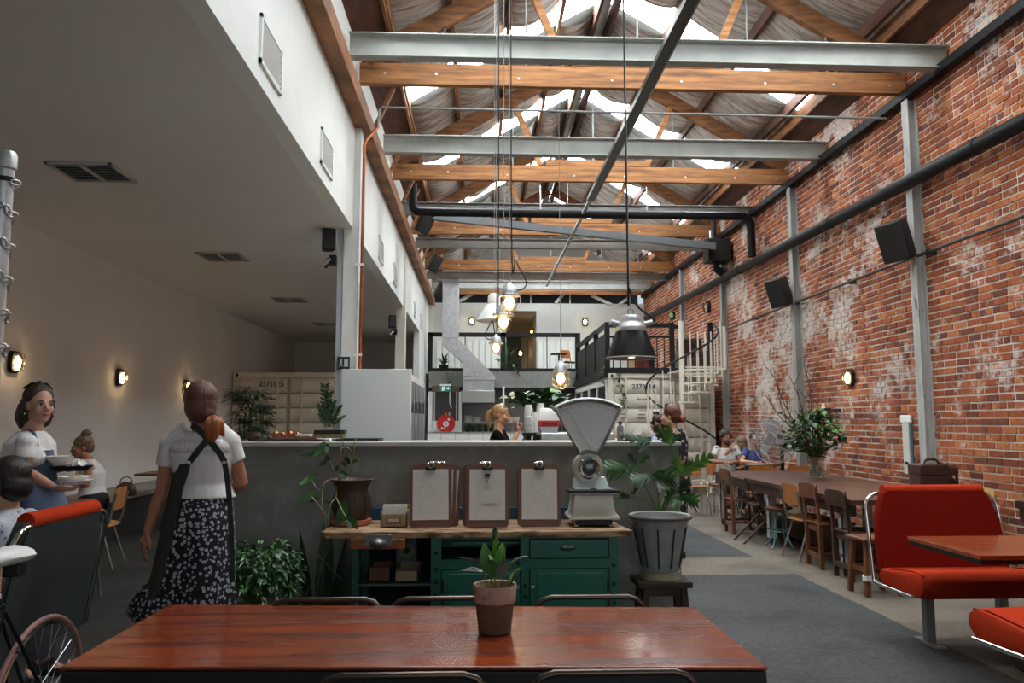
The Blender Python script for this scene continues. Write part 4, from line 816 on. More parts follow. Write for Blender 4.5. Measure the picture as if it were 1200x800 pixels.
for i, (a_, b_, w, dy, m, lb) in enumerate([((786, 522), (784, 498), .60, -.05, LEAFB, 4), ((785, 520), (770, 500), .5, -.05, LEAF, 3), ((787, 521), (798, 508), .35, 0, LEAF, 2), ((764, 516), (727, 509), .30, -.05, PG, 5), ((764, 512), (744, 522), .38, .05, PG, 4), ((772, 505), (765, 492), .5, 0, LEAFD, 2), ((762, 515), (750, 530), .4, .0, PG, 3),
        ((748, 546), (711, 550), .55, -.10, LEAF, 5), ((747, 545), (738, 531), .55, 0, LEAFD, 3), ((748, 546), (761, 533), .55, 0, LEAF, 2), ((764, 556), (790, 562), .75, -.12, LEAF, 4), ((765, 557), (741, 563), .55, -.08, PG, 4), ((767, 559), (774, 577), .45, -.10, LEAFD, 3),
        ((801, 558), (793, 537), .6, -.10, LEAFB, 3), ((801, 558), (836, 534), .42, -.05, LEAFB, 5), ((800, 556), (812, 541), .5, -.06, LEAFB, 2), ((796, 580), (818, 590), .7, -.10, LEAF, 4), ((795, 579), (806, 565), .7, -.04, LEAFD, 3), ((797, 580), (790, 595), .5, -.1, LEAF, 2), ((740, 582), (727, 578), .6, -.03, LEAFD, 3), ((735, 580), (718, 590), .5, -.03, PG, 3), ((740, 583), (747, 571), .5, 0, LEAFD, 2), ((780, 590), (792, 574), .5, -.1, LEAF, 3)]):
    lobed(ph_, a_, b_, yp - .03, dy, w * 1.15, m, lb, seed=i)
# ---- ferns and dark plants left of the workbench
def bush(name, label, cat, loc, pot_prof, pot_m, n, cen, rad, m_list, seed, L=(.05, .09), w=.4, droop=.5):
    t = thing(name, label, cat, loc); MB().lathe(pot_prof, 28).build('pot', pot_m, t); MB().lathe([(pot_prof[-1][0], pot_prof[-1][1] - .015), (0, pot_prof[-1][1])], 20).build('soil', SOIL, t)
    rr = random.Random(seed); fl = MB(); st_ = MB(); z0 = pot_prof[-1][1]
    for k in range(n):
        a_ = rr.uniform(0, 2 * PI); e = rr.uniform(-.4, 1.); rd = rr.uniform(.35, 1) ** .6
        p = V((cen[0] + rad[0] * rd * math.cos(a_) * math.cos(e), cen[1] + rad[1] * rd * math.sin(a_) * math.cos(e), cen[2] + rad[2] * rd * math.sin(e)))
        if k % 5 == 0: st_.tube(spline([(0, 0, z0), (p.x * .4, p.y * .4, (z0 + p.z) / 2 + .06), p], 3), .0025, 4)
        for j in range(3): leaf_mb(rr.uniform(*L), rr.uniform(*L) * w, .2, 3, .2, droop, M=leafM(p + V((rr.uniform(-.02, .02), rr.uniform(-.02, .02), rr.uniform(-.02, .02))), a_ + rr.uniform(-1, 1), rr.uniform(-.6, .7), rr.uniform(-.5, .5)), mb=fl)
    st_.build('stems', STEM, t); fl.m = [rr.randrange(len(m_list)) for _ in fl.m]
    # keep one colour per leaf
    for i in range(0, len(fl.m), 6):
        q = rr.randrange(len(m_list))
        for j in range(i, min(i + 6, len(fl.m))): fl.m[j] = q
    tag(fl.build('foliage', m_list, t, ang=3, fix=False), kind='stuff'); return t
bx_ = atY(298, 680, 4.55).x
bush('potted_fern', 'dense dark green fern in a pale-rimmed pot beside the waitress', 'plant', (bx_, 4.55, 0), [(.15, 0), (.21, .34), (.225, .36), (.225, .40), (.205, .40)], mat('pale_pot', (.30, .28, .25), .8), 760, (.02, -.02, .62), (.25, .22, .22), [LEAF, LEAFD, LEAF, mat('fern_light', (.10, .22, .09), .4)], 21, (.030, .068))
sp = thing('snake_plant', 'tall dark blade-leaved plant in shade, left of the workbench', 'plant', (atY(375, 690, 4.72).x, 4.72, 0))
MB().lathe([(.11, 0), (.14, .25), (.15, .27), (.14, .28), (0, .26)], 24).build('pot', mat('black_pot', (.012, .012, .012), .6), sp)
for k, (ax_, h_, lean) in enumerate([(-.06, .62, -.12), (0, .66, .02), (.05, .58, .16), (-.02, .5, -.28), (.08, .55, .3), (.03, .45, -.02), (-.09, .4, -.4), (.02, .72, .05)]):
    leaf_mb(h_, .075, .03, 8, .3, M=leafM((ax_, .02 * (k % 3), .25), 0 if lean > 0 else PI, PI / 2 - abs(lean), PI / 2 + .5 * (k % 3 - 1))).build('leaf', LEAFD, sp, ang=3, fix=False)
for k, (a_, b_, c_) in enumerate((((368, 712), (378, 655), (385, 627)), ((350, 712), (372, 670), (392, 630)), ((372, 650), (390, 668), (401, 680)))): stem_px(sp, [(*a_, -.05), (*b_, -.1), (*c_, -.15)], 4.7, .004, STEM)
fs_ = thing('small_fern', 'small feathery fern in front of the dark blade-leaved plant', 'plant', (atY(366, 700, 4.35).x, 4.35, 0))
MB().lathe([(.06, 0), (.09, .30), (.095, .32), (.08, .32), (0, .30)], 20).build('pot', mat('clay_pot_dark', (.06, .035, .025), .8), fs_)
for k in range(11):
    a_ = k * .59; q = MB(); pts_ = [V((math.cos(a_) * .16 * t, math.sin(a_) * .13 * t, .31 + .30 * t - .16 * t * t)) for t in [i / 9 for i in range(10)]]
    q.tube(pts_, .002, 4)
    for i in range(2, 10):
        for sd in (-1, 1): leaf_mb(.05 * (1 - i / 12), .012, .1, 2, .1, M=leafM(pts_[i], a_ + sd * 1.2, .1), mb=q)
    q.build('frond', bpy.data.materials['fern_light'] if k % 2 else LEAF, fs_, ang=3, fix=False)
# ================================================================== SEATING, RIGHT AND LEFT
def booth_bench(name, label, loc, rz, w=.92, h=1.02, back_m=REDV, seat=True, rear=GREYV):
    """upholstered seat with chrome loop frame; local: sitter faces -Y, back at +Y"""
    t = thing(name, label, 'bench', loc, rz)
    # back cushion with cut corners, leaning
    def bp(x, z, y): return V((x, y + (z - .44) * .16, z))
    out = [(-w / 2, .44), (w / 2, .44), (w / 2 - .015, h - .20), (w / 2 - .085, h - .02), (w / 2 - .12, h), (-w / 2 + .12, h), (-w / 2 + .085, h - .02), (-w / 2 + .015, h - .20)]
    MB().loft([[bp(x * k, z, y) for x, z in out] for k, y in ((.985, .185), (1, .20), (1, .245), (.985, .258))]).build('backrest', back_m, t, bev=.008)
    MB().loft([[bp(x * .97, (z if z > .5 else .36), y) for x, z in out] for y in (.26, .272)]).build('back_panel', rear, t, bev=.004)
    MB().tube([bp(x, h - .01, .232) for x in (-w / 2 + .105, 0, w / 2 - .105)], [.045, .045, .045], 14).build('top_roll', ORNGV, t)
    if seat:
        rings = []
        for x, k in ((-w / 2, .0), (-w / 2 + .01, .75), (-w / 2 + .05, 1), (w / 2 - .05, 1), (w / 2 - .01, .75), (w / 2, 0)):
            pr = [(-.29, .375), (-.32, .43), (-.295, .49), (-.2, .51), (.1, .475), (.22, .46), (.22, .37), (-.1, .345), (-.24, .345)]
            cy, cz_ = -.05, .44; pq = [V((0, a_, b_)) for a_, b_ in pr]; pq = [p for i in range(len(pq)) for p in spline([pq[i - 1], pq[i], pq[(i + 1) % len(pq)], pq[(i + 2) % len(pq)]], 4)[4:8]]
            rings.append([V((x, cy + (p.y - cy) * (.86 + .14 * k), cz_ + (p.z - cz_) * (.6 + .4 * k))) for p in pq])
        MB().loft(rings).build('seat', ORNGV, t)
        for x in (-w / 2 + .03, w / 2 - .03): MB().tube([V((x, -.29, .497)), V((x, -.18, .508)), V((x, .1, .478))], .006, 6).build('piping', REDV, t)
    for s in (-1, 1):
        x = s * (w / 2 + .022)
        pts = [V((x, -.24, .36)), V((x, .14, .36))] + [V((x, .205 + .06 * math.sin(a), .42 - .06 * math.cos(a))) for a in (.5, 1.0)] + [bp(x, .6, .26), bp(x, h - .17, .26)] + [bp(x - s * .11 * (1 - math.cos(a)), h - .15 + .12 * math.sin(a), .262) for a in (.4, .8, 1.2, 1.57)] + [bp(x - s * .22, h - .03, .262)]
        MB().tube(spline(pts, 4), .014, 10).build('chrome_frame', CHROME, t)
    MB().bb((-w / 2, -.2, .345), (w / 2, .2, .36)).build('under_frame', BLACKM, t)
    for x in ((-.26, .26) if w < 1.2 else (-.4, .4)):
        MB().bb((x - .03, -.03, 0), (x + .03, .03, .35)).build('post', STEELD, t, bev=.004); MB().bb((x - .04, -.14, 0), (x + .04, .14, .012)).build('foot_plate', STEELD, t)
    return t
b1x = (atY(1014, 600, 5.55).x + atY(1180, 600, 5.55).x) / 2
booth_bench('booth_bench', 'red bench with chrome tube frame behind the small right-hand table', (3.34, 5.28, 0), 0, .95, 1.005)
booth_bench('booth_bench', 'orange-red seat of the near bench at the bottom right corner, seen past the table', (3.27, 3.92, 0), PI + .10, 1.2, 1.0)
rt = thing('bench_table', 'red-brown plank-topped table on a black pedestal between the two red benches', 'table', (3.55, 4.67, 0))
pA, pB, pC = atZ(1067, 628, .75), atZ(1148, 651, .75), atZ(1200, 624, .75)
for k in range(5):
    y0 = pB.y + (pA.y - pB.y) * k / 5; y1 = pB.y + (pA.y - pB.y) * (k + 1) / 5
    MB().bb((2.83 - 3.55, y0 + .001 - 4.67, .725), (4.25 - 3.55, y1 - .001 - 4.67, .75)).build('plank', mat('table_planks_%d' % k, (.42 - .04 * (k % 3), .085 + .015 * (k % 2), .022), .22, c2=(.20, .035, .01), scale=3, stretch=(.6, 8, 3), coat=.5, c3=(.55, .20, .08), c3amt=(.6, .75)), rt, bev=.001)
MB().bb((-.718, -.365, .70), (.70, .365, .724)).build('sub_frame', BLACKM, rt)
MB().bb((-.06, -.06, .02), (.06, .06, .70)).build('pedestal', BLACKM, rt); MB().lathe([(.26, 0), (.26, .01), (.06, .04)], 24).build('base', BLACKM, rt)
# left booth seen from behind: back runs along the room
booth_bench('booth_bench', 'grey-backed booth bench with an orange top roll, at the left edge', (-2.49, 4.18, 0), PI / 2 + PI, .86, 1.03, GREYV)
# ---- bicycle behind it
bk = thing('bicycle', 'bicycle with a white saddle and pinkish-tan tyre, parked along the booth back', 'bicycle', (-1.81, 3.40, 0)); bk.rotation_euler = (0, 0, 0)
TYRE = mat('tan_pink_tyre', (.26, .13, .11), .6); WR = .335
def wheel(yc):
    w = MB().tube([(0, yc + WR * math.cos(a), .345 + WR * math.sin(a)) for a in [i * 2 * PI / 48 for i in range(48)]], .0115, 10, True).build('tyre', TYRE, bk)
    MB().tube([(0, yc + (WR - .022) * math.cos(a), .345 + (WR - .022) * math.sin(a)) for a in [i * 2 * PI / 48 for i in range(48)]], .010, 8, True).build('rim', CHROME, w)
    MB().cyl((-.045, yc, .345), (.045, yc, .345), .017).build('hub', STEEL, w); s = MB()
    for k in range(28): a = k * 2 * PI / 28; s.cyl(((-1) ** k * .03, yc + .02 * math.cos(a + .6), .345 + .02 * math.sin(a + .6)), (0, yc + (WR - .025) * math.cos(a), .345 + (WR - .025) * math.sin(a)), .0013, n=4)
    tag(s.build('spokes', STEEL, w), kind='stuff')
wheel(0); wheel(-1.02)
BF = mat('black_bike_frame', (.01, .012, .012), .3); f = MB(); bb_, stp, hd = V((0, -.42, .29)), V((0, -.30, .80)), V((0, -.84, .82))
for a_, b_ in ((bb_, stp), (stp, hd), (bb_, V((0, -.87, .70))), (hd + V((0, .01, .04)), V((0, -.88, .64)))): f.cyl(a_, b_, .015)
for x in (-.04, .04): f.cyl((x, 0, .345), (x * .5, -.42, .29), .009); f.cyl((x, 0, .345), (x * .3, -.30, .78), .008); f.cyl((x * .9, -.88, .64), (x, -1.02, .345), .010)
f.build('frame', BF, bk); MB().cyl((0, -.32, .74), (0, -.33, .965), .013).build('seat_post', CHROME, bk)
MB().loft([[V((sx * w * .5 * math.cos(a), y - .09, .985 + hgt * math.sin(a))) for a in [i * PI / 6 for i in range(12)]] for y, w, hgt, sx in ((-.44, .03, .012, 1), (-.42, .05, .022, 1), (-.30, .08, .03, 1), (-.20, .15, .035, 1), (-.15, .17, .035, 1), (-.125, .13, .02, 1))]).build('saddle', WHITE, bk)
MB().bb((-.05, -.29, .905), (.05, -.23, .955)).build('saddle_bag', BLACKG, bk, bev=.008)
MB().tube([(-.26, -.76, .93), (-.2, -.84, .95), (0, -.87, .93), (.2, -.84, .95), (.26, -.76, .93)], .012, 8).build('handlebar', CHROME, bk)
MB().bb((-.004, -.02, .47), (.004, .10, .50)).build('chain_guard', BLACKM, bk); MB().prism([(0.03, .12, .40), (0.03, .20, .40), (.03, .16, .47)], (.006, 0, 0)).build('pedal_reflector', mat('reflector', (.7, .7, .66), .3), bk)
MB().cyl((-.05, -.42, .29), (.05, -.42, .29), .03).build('crank', STEEL, bk)
# ---- galvanised pole with a wound chain at the left edge
pl_ = thing('chained_pole', 'galvanised steel pole with a chain wound around it at the left edge', 'pole', (atY(3, 250, 2.45).x, 2.45, 0))
ztop = atY(3, 178, 2.45).z
MB().lathe([(.026, 0), (.026, ztop - .06), (.031, ztop - .055), (.031, ztop - .01), (.026, ztop), (0, ztop)], 20).build('tube', GALV, pl_); MB().lathe([(.030, ztop - .10), (.030, ztop - .085)], 16).build('cap_ring', BLACKM, pl_)
nl = 60
LK = MB().tube([(.008 * math.cos(a), 0, .016 * math.sin(a)) for a in [i * PI / 5 for i in range(10)]], .0032, 6, True).mesh('link'); LK.materials.append(STEEL); LK.polygons.foreach_set('use_smooth', [True] * len(LK.polygons))
for k in range(nl):
    a_ = k * .62; z = ztop - .1 - k * .0105; o = bpy.data.objects.new('chain_link', LK); COL.objects.link(o); o.parent = pl_; o.location = (.033 * math.cos(a_), .033 * math.sin(a_), z); o.rotation_euler = (.5, .9 * (-1) ** k + .5, a_ + PI / 2)
# ================================================================== LONG TABLE AND ITS CHAIRS
LT = .77
lt = thing('communal_table', 'very long dark timber table beside the brick wall', 'table', (3.5, 7.15, 0))
for k in range(4): MB().bb((k * .35 + .001, 0, LT - .05), ((k + 1) * .35 - .001, 4.32, LT)).build('plank', WOODD, lt, bev=.002)
MB().bb((.03, .05, LT - .16), (.06, 4.27, LT - .05)).build('apron', WOODK, lt); MB().bb((1.34, .05, LT - .16), (1.37, 4.27, LT - .05)).build('apron', WOODK, lt)
LEGW = mat('bolted_white_leg', (.50, .52, .52), .5, c2=(.40, .42, .43), scale=6)
for y in (.35, 2.25, 4.15):
    for x in (.06, 1.26):
        g = MB(); g.bb((x, y, .09), (x + .012, y + .085, LT - .06)); g.bb((x, y, .09), (x + .09, y + .012, LT - .06)); l = g.build('leg', LEGW, lt); MB().bb((x + .014, y + .014, .1), (x + .075, y + .075, LT - .06)).build('timber_core', WOODC, l)
        for z in (.2, .42, .62): MB().cyl((x - .008, y + .04, z), (x, y + .04, z), .012, n=8).build('bolt', BLACKM, l)
        MB().cyl((x + .03, y + .04, .045), (x + .06, y + .04, .045), .045, n=16).build('castor', BLACKM, l)
MB().bb((.3, .5, .12), (1.1, 4.0, .14)).build('lower_shelf', BLACKM, lt)
MB().bb((.10, .5, .42), (.13, 4.1, .45)).build('stretcher', WOODK, lt)
def school_chair(loc, rz, label, ply=PLYO, h=.82, tube=TUBEG, group='chairs along the long table'):
    t = thing('school_chair', label, 'chair', loc, rz, group); w = .36
    MB().loft([[V((x * (.19 - .02 * abs(k)), -.19 + .38 * u_, .45 + .02 * math.sin(u_ * 3) - (.03 if u_ > .95 else 0) + zt)) for x, u_ in ((-1, .03), (-1, .5), (-1, .97), (-.5, 1), (.5, 1), (1, .97), (1, .5), (1, .03), (.5, 0), (-.5, 0))] for k, zt in ((0, 0), (0, .012))]).build('seat', ply, t, bev=.003)
    MB().loft([[V((x, .19 + .055 * (1 - (x / .19) ** 2) * s_ + (z - .6) * .13 + d, z)) for x, z in ((-.18, .60), (-.19, .64), (-.19, h - .05), (-.17, h - .01), (-.09, h), (.09, h), (.17, h - .01), (.19, h - .05), (.19, .64), (.18, .60), (.09, .59), (-.09, .59))] for s_, d in ((.35, 0), (.35, .012))]).build('backrest', ply, t, bev=.002)
    for s in (-1, 1):
        MB().tube(spline([(s * .18, -.16, .43), (s * .185, .1, .435), (s * .185, .175, .47), (s * .185, .205, .62), (s * .18, .235, h - .06)], 4), .012, 8).build('back_tube', tube, t)
        MB().tube([(s * .165, -.14, .44), (s * .20, -.22, 0)], .011, 8).build('leg', tube, t); MB().tube([(s * .165, .10, .44), (s * .20, .24, 0)], .011, 8).build('leg', tube, t)
    MB().tube([(-.17, -.14, .435), (.17, -.14, .435)], .010, 8).build('crossbar', tube, t)
    return t
def wood_chair(loc, rz, label, m=WOODC, h=.86):
    t = thing('wooden_chair', label, 'chair', loc, rz, 'chairs along the long table')
    MB().bb((-.19, -.19, .44), (.19, .19, .465)).build('seat', m, t, bev=.008)
    for s in (-1, 1):
        MB().bar((s * .155, -.15, .44), (s * .17, -.17, 0), .038, .038, (0, 1, 0)).build('leg', m, t, bev=.004)
        MB().bar((s * .16, .17, .0), (s * .16, .175, .45), .04, .042, (0, 1, 0)).build('leg', m, t, bev=.004); MB().bar((s * .16, .175, .44), (s * .155, .215, h), .036, .032, (0, 1, 0)).build('back_post', m, t, bev=.004)
        MB().bar((s * .165, -.16, .16), (s * .16, .17, .16), .02, .035).build('side_stretcher', m, t, bev=.003)
    MB().loft([[V((x, .205 - .035 * (1 - (x / .2) ** 2) + d + (z - .7) * .1, z)) for x, z in ((-.19, h - .16), (-.205, h - .13), (-.205, h - .03), (-.18, h), (0, h), (.18, h), (.205, h - .03), (.205, h - .13), (.19, h - .16), (0, h - .16))] for d in (0, .02)]).build('back_rail', m, t, bev=.004)
    MB().bb((-.15, .15, .37), (.15, .17, .43)).build('rear_apron', m, t); MB().bb((-.15, -.17, .37), (.15, -.15, .43)).build('front_apron', m, t); MB().bb((-.16, .16, .10), (.16, .185, .15)).build('back_stretcher', m, t, bev=.003)
    return t
QL = -PI / 2      # sitter faces +X (towards the table), back towards -X : local -Y -> +X
def at_floor(px, py): p = atZ(px, py, 0); return (p.x, p.y)
wood_chair((3.60, 10.5, 0), -QL, 'reddish wooden chair with slatted back at the far end of the long table')
# folding chair
fc = thing('folding_chair', 'dark folding chair tipped open beside the long table, fourth from the bench', 'chair', (3.60, 9.72, 0), -QL, 'chairs along the long table')
for s in (-1, 1): MB().bar((s * .2, .30, .80), (s * .2, -.22, 0), .03, .02, (0, 1, 0)).build('leg', WOODK, fc); MB().bar((s * .175, -.16, .47), (s * .175, .32, 0), .03, .02, (0, 1, 0)).build('leg', WOODK, fc)
MB().bb((-.17, -.2, .45), (.17, .16, .475)).build('seat', WOODK, fc, bev=.005); MB().box((0, .26, .72), (.37, .018, .17), (-.45, 0, 0)).build('backrest', WOODK, fc, bev=.004); MB().cyl((-.2, .15, .12), (.2, .15, .12), .012).build('crossbar', WOODK, fc)
isx = thing('iron_stool', 'small stool with turquoise iron legs under the long table', 'stool', (3.62, 9.25, 0), 0, 'chairs along the long table'); TQ = mat('turquoise_iron', (.16, .32, .33), .5, .2, c2=(.10, .20, .21), scale=8)
MB().lathe([(.0, .46), (.15, .46), (.16, .468), (.155, .482), (0, .485)], 24).build('seat', WOODC, isx)
for k in range(4): a_ = k * PI / 2 + .7; MB().tube(spline([(.10 * math.cos(a_), .10 * math.sin(a_), .46), (.09 * math.cos(a_), .09 * math.sin(a_), .25), (.13 * math.cos(a_), .13 * math.sin(a_), .08), (.19 * math.cos(a_), .19 * math.sin(a_), .01)], 4), .010, 8).build('leg', TQ, isx)
MB().tube(arc_pts((0, 0, .2), .1, 0, 2 * PI, 20)[:-1], .007, 6, True).build('ring', TQ, isx)
school_chair((3.68, 8.52, 0), -QL + .08, 'orange plywood chair with grey tube legs beside the long table')
wood_chair((3.69, 8.05, 0), -QL, 'warm brown wooden chair with a curved back rail beside the long table')
wood_chair((3.69, 7.42, 0), -QL, 'dark brown wooden chair next to the square stool', WOODK, .84)
sq = thing('square_stool', 'square wooden stool with white string round one leg, beside the red bench', 'stool', (3.50, 6.80, 0), .1)
MB().bb((-.18, -.15, .465), (.18, .15, .495)).build('seat', WOODC, sq, bev=.008)
for x in (-1, 1):
    for y in (-1, 1): MB().bar((x * .13, y * .10, .465), (x * .155, y * .13, 0), .042, .042, (0, 1, 0)).build('leg', WOODC, sq, bev=.004)
for y in (-1, 1): MB().bar((-.145, y * .12, .17), (.145, y * .12, .17), .02, .045).build('stretcher', WOODC, sq); MB().bar((-.135, y * .105, .42), (.135, y * .105, .42), .02, .05).build('apron', WOODC, sq)
for x in (-1, 1): MB().bar((x * .145, -.12, .22), (x * .145, .12, .22), .02, .04).build('stretcher', WOODC, sq)
for k in range(5): MB().tube([(-.15 + .034 * math.cos(a), -.125 + .034 * math.sin(a), .14 + k * .009 + .003 * math.sin(a * 2 + k)) for a in [i * PI / 6 for i in range(12)]], .005, 6, True).build('string', PAPER, sq)
school_chair((5.13, 9.05, 0), QL, 'pale plywood chair on the wall side of the long table, right of the vase', PLYY); school_chair((5.14, 8.05, 0), QL, 'pale plywood chair on the wall side of the long table, farther right', PLYY, .80)
# wall-side table at the right edge
wt = thing('side_table', 'dark heavy wooden table against the brick wall behind the red bench', 'table', (5.0, 6.65, 0))
MB().bb((.02, 0, .70), (.56, .44, .77)).build('table_top', WOODK, wt, bev=.004)
MB().bb((.04, .03, .58), (.54, .41, .70)).build('apron', WOODK, wt)
for x in (.05, .40): MB().bb((x, .1, .0), (x + .13, .3, .60)).build('leg', WOODK, wt, bev=.004)
fb_ = thing('folded_cloths', 'bundle of dark folded cloths tied with string on the side table', 'cloth', (5.27, 6.85, .77))
for k in range(3): MB().loft([[V((sx * .125 * (1 - .04 * k) * q, sy * .10 * q, .012 + k * .022 + z)) for sx, sy in ((-1, -.8), (-.5, -1), (.5, -1), (1, -.7), (1, .7), (.5, 1), (-.5, 1), (-1, .8))] for q, z in ((.94, -.011), (1, 0), (.93, .011))]).build('fold', mat('charcoal_cloth', (.02, .02, .022), .9) if 'charcoal_cloth' not in bpy.data.materials else bpy.data.materials['charcoal_cloth'], fb_)
MB().tube(spline([(-.1, -.06, .075), (-.03, .02, .095), (.05, -.03, .085), (.1, .03, .075)], 5), .010, 8).build('cord', PAPER, fb_); MB().tube(spline([(-.1, .04, .075), (.0, -.05, .09), (.1, -.04, .09)], 5), .008, 8).build('cord', bpy.data.materials['charcoal_cloth'], fb_)
# leather bag
bg = thing('leather_bag', 'dark brown leather case standing on the long table behind the red bench', 'bag', (4.575, 7.62, LT)); bg.scale = (1.02, 1.0, 1.40)
LEATH = mat('brown_leather', (.060, .026, .017), .45, c2=(.035, .015, .010), scale=6, bump=.15, bscale=40)
MB().loft([[V((sx * .19 * q, sy * .11 * q, z)) for sx, sy in ((-1, -1), (1, -1), (1, 1), (-1, 1))] for q, z in ((1, 0), (1.01, .1), (.99, .19), (.96, .215))]).build('body', LEATH, bg, bev=.012)
MB().bb((-.195, -.118, .14), (.09, .118, .222)).build('flap', LEATH, bg, bev=.012); MB().bb((.095, -.115, .15), (.19, .112, .205)).build('side_pocket', LEATH, bg, bev=.01)
MB().tube(spline([(.1, -.118, .13), (.15, -.13, .10), (.17, -.125, .05)], 4), .008, 6).build('strap', LEATH, bg); MB().tube(spline([(-.09, 0, .22), (-.06, 0, .25), (.03, 0, .25), (.06, 0, .22)], 5), .010, 8).build('handle', LEATH, bg); MB().bb((.12, -.12, .12), (.145, -.113, .145)).build('buckle', CHROME, bg)
# vase with branches
vs_ = thing('bouquet', 'big leafy bouquet with bare twigs in a glass vase on the long table', 'bouquet', (4.37, 9.85, LT))
MB().lathe([(0, .01), (.075, .008), (.09, .02), (.095, .12), (.085, .20), (.095, .27), (.10, .28), (.094, .275), (.08, .20), (.088, .12), (.083, .03), (0, .025)], 28).build('vase', thin_glass('vase_glass', (.90, .93, .90), .18), vs_)
MB().lathe([(0, .03), (.08, .03), (.086, .12), (.083, .15), (0, .15)], 20).build('water', thin_glass('vase_water', (.80, .84, .78), .12), vs_)
rr = random.Random(31); LM = [LEAF, LEAFD, LEAF, LEAFB, bpy.data.materials['philodendron_pale']]
nleaf = 0
for k in range(17):
    a_ = rr.uniform(0, 2 * PI); sp_ = rr.uniform(.12, .48); h_ = rr.uniform(.45, .98) - sp_ * .35
    pts = spline([(-.03 * math.cos(a_), -.03 * math.sin(a_), .03), (.03 * math.cos(a_), .03 * math.sin(a_), .28), (sp_ * .55 * math.cos(a_), sp_ * .55 * math.sin(a_), .28 + (h_ - .28) * .6), (sp_ * math.cos(a_), sp_ * math.sin(a_), h_)], 6)
    MB().tube(pts, .004, 5).build('branch', TWIG, vs_)
    for j in range(6, len(pts)):
        for q in range(2):
            if nleaf < 290: addleaf(pts[j] + V((rr.uniform(-.015, .015), rr.uniform(-.015, .015), 0)), rr.uniform(0, 2 * PI), rr.uniform(-.5, .8), rr.uniform(.07, .12), rr.uniform(.045, .07), LM[rr.randrange(5)], vs_, rr.uniform(-.6, .6), n=4); nleaf += 1
fol = MB()
for k in range(330):
    a_, e, rd = rr.uniform(0, 2 * PI), rr.uniform(-.7, 1.4), rr.uniform(.3, 1) ** .5; p = V((.36 * rd * math.cos(a_) * math.cos(e), .36 * rd * math.sin(a_) * math.cos(e), .56 + .32 * rd * math.sin(e)))
    leaf_mb(rr.uniform(.07, .12), rr.uniform(.05, .075), .1, 3, .15, M=leafM(p, rr.uniform(0, 6.3), rr.uniform(-.5, .8), rr.uniform(-.6, .6)), mb=fol)
fol.m = [(i // 6) % 3 for i in range(len(fol.f))]; tag(fol.build('foliage', [LEAF, LEAFD, LEAFB], vs_, ang=3, fix=False), kind='stuff')
for k, (tip, bend) in enumerate((((906, 430), -.05), ((917, 455), -.1), ((900, 462), .0), ((925, 440), .05), ((942, 425), .05), ((957, 422), .03), ((950, 450), -.04))):
    e = rel(*tip, 9.85 + .1 * (k % 3), vs_); q = spline([(0, 0, .05), (e.x * .3, .02, .5), (e.x * .75 + bend, e.y, e.z * .75), e], 6); tw = MB().tube(q, [.011 * (1 - .7 * i / len(q)) for i in range(len(q))], 5)
    for j in (10, 13, 15): d = V((rr.uniform(-.15, .1), 0, .18)); tw.tube([q[j], q[j] + d], [.006, .003], 4)
    tw.build('twig', TWIG, vs_)
# industrial pedestal fan
fn = thing('pedestal_fan', 'chrome-caged pedestal fan standing beyond the long table', 'fan', (4.62, 11.95, 0)); fz = atY(907, 515, 11.95).z; fn.location.x = atY(907, 515, 11.95).x; fn.rotation_euler = (0, 0, -.98)
WIRE = mat('grey_wire', (.34, .34, .34), .35, .6); FR = .365; c0 = (0, 0, fz)
for r_, y_ in ((FR, -.05), (FR, .05), (FR * .66, -.10), (FR * .33, -.12), (FR * .66, .09)): MB().tube([(r_ * math.cos(a), y_, fz + r_ * math.sin(a)) for a in [i * 2 * PI / 40 for i in range(40)]], .006, 6, True).build('cage_ring', WIRE, fn)
cw_ = MB()
for k in range(48): a = k * 2 * PI / 48; cw_.tube([(.05 * math.cos(a), -.125, fz + .05 * math.sin(a)), (FR * .66 * math.cos(a), -.10, fz + FR * .66 * math.sin(a)), (FR * math.cos(a), -.03, fz + FR * math.sin(a)), (FR * math.cos(a), .05, fz + FR * math.sin(a)), (.1 * math.cos(a), .10, fz + .1 * math.sin(a))], .0026, 4)
tag(cw_.build('cage_wires', WIRE, fn), kind='stuff')
for k in range(3): a = k * 2 * PI / 3 + .4; R_ = Matrix.Rotation(a, 3, 'Y'); MB().add([V((0, 0, fz)) + R_ @ V(p) for p in ((.03, -.02, .04), (.30, -.05, .12), (.32, .0, 0), (.26, .05, -.12), (.03, .02, -.04))], [(0, 1, 2, 3, 4)]).build('blade', STEELD, fn, ang=0)
MB().cyl((0, .04, fz), (0, .34, fz), .10, .08, 20).build('motor', BLACKM, fn); MB().lathe([(.06, 0), (.06, .02), (0, .02)], 20, (0, -.12, fz), (0, -1, 0)).build('hub_badge', CHROME, fn)
MB().cyl((0, .2, .03), (0, .2, fz - .05), .03).build('pole', BLACKM, fn); MB().lathe([(.3, 0), (.3, .015), (.05, .05)], 28, (0, .2, 0)).build('base', BLACKM, fn)
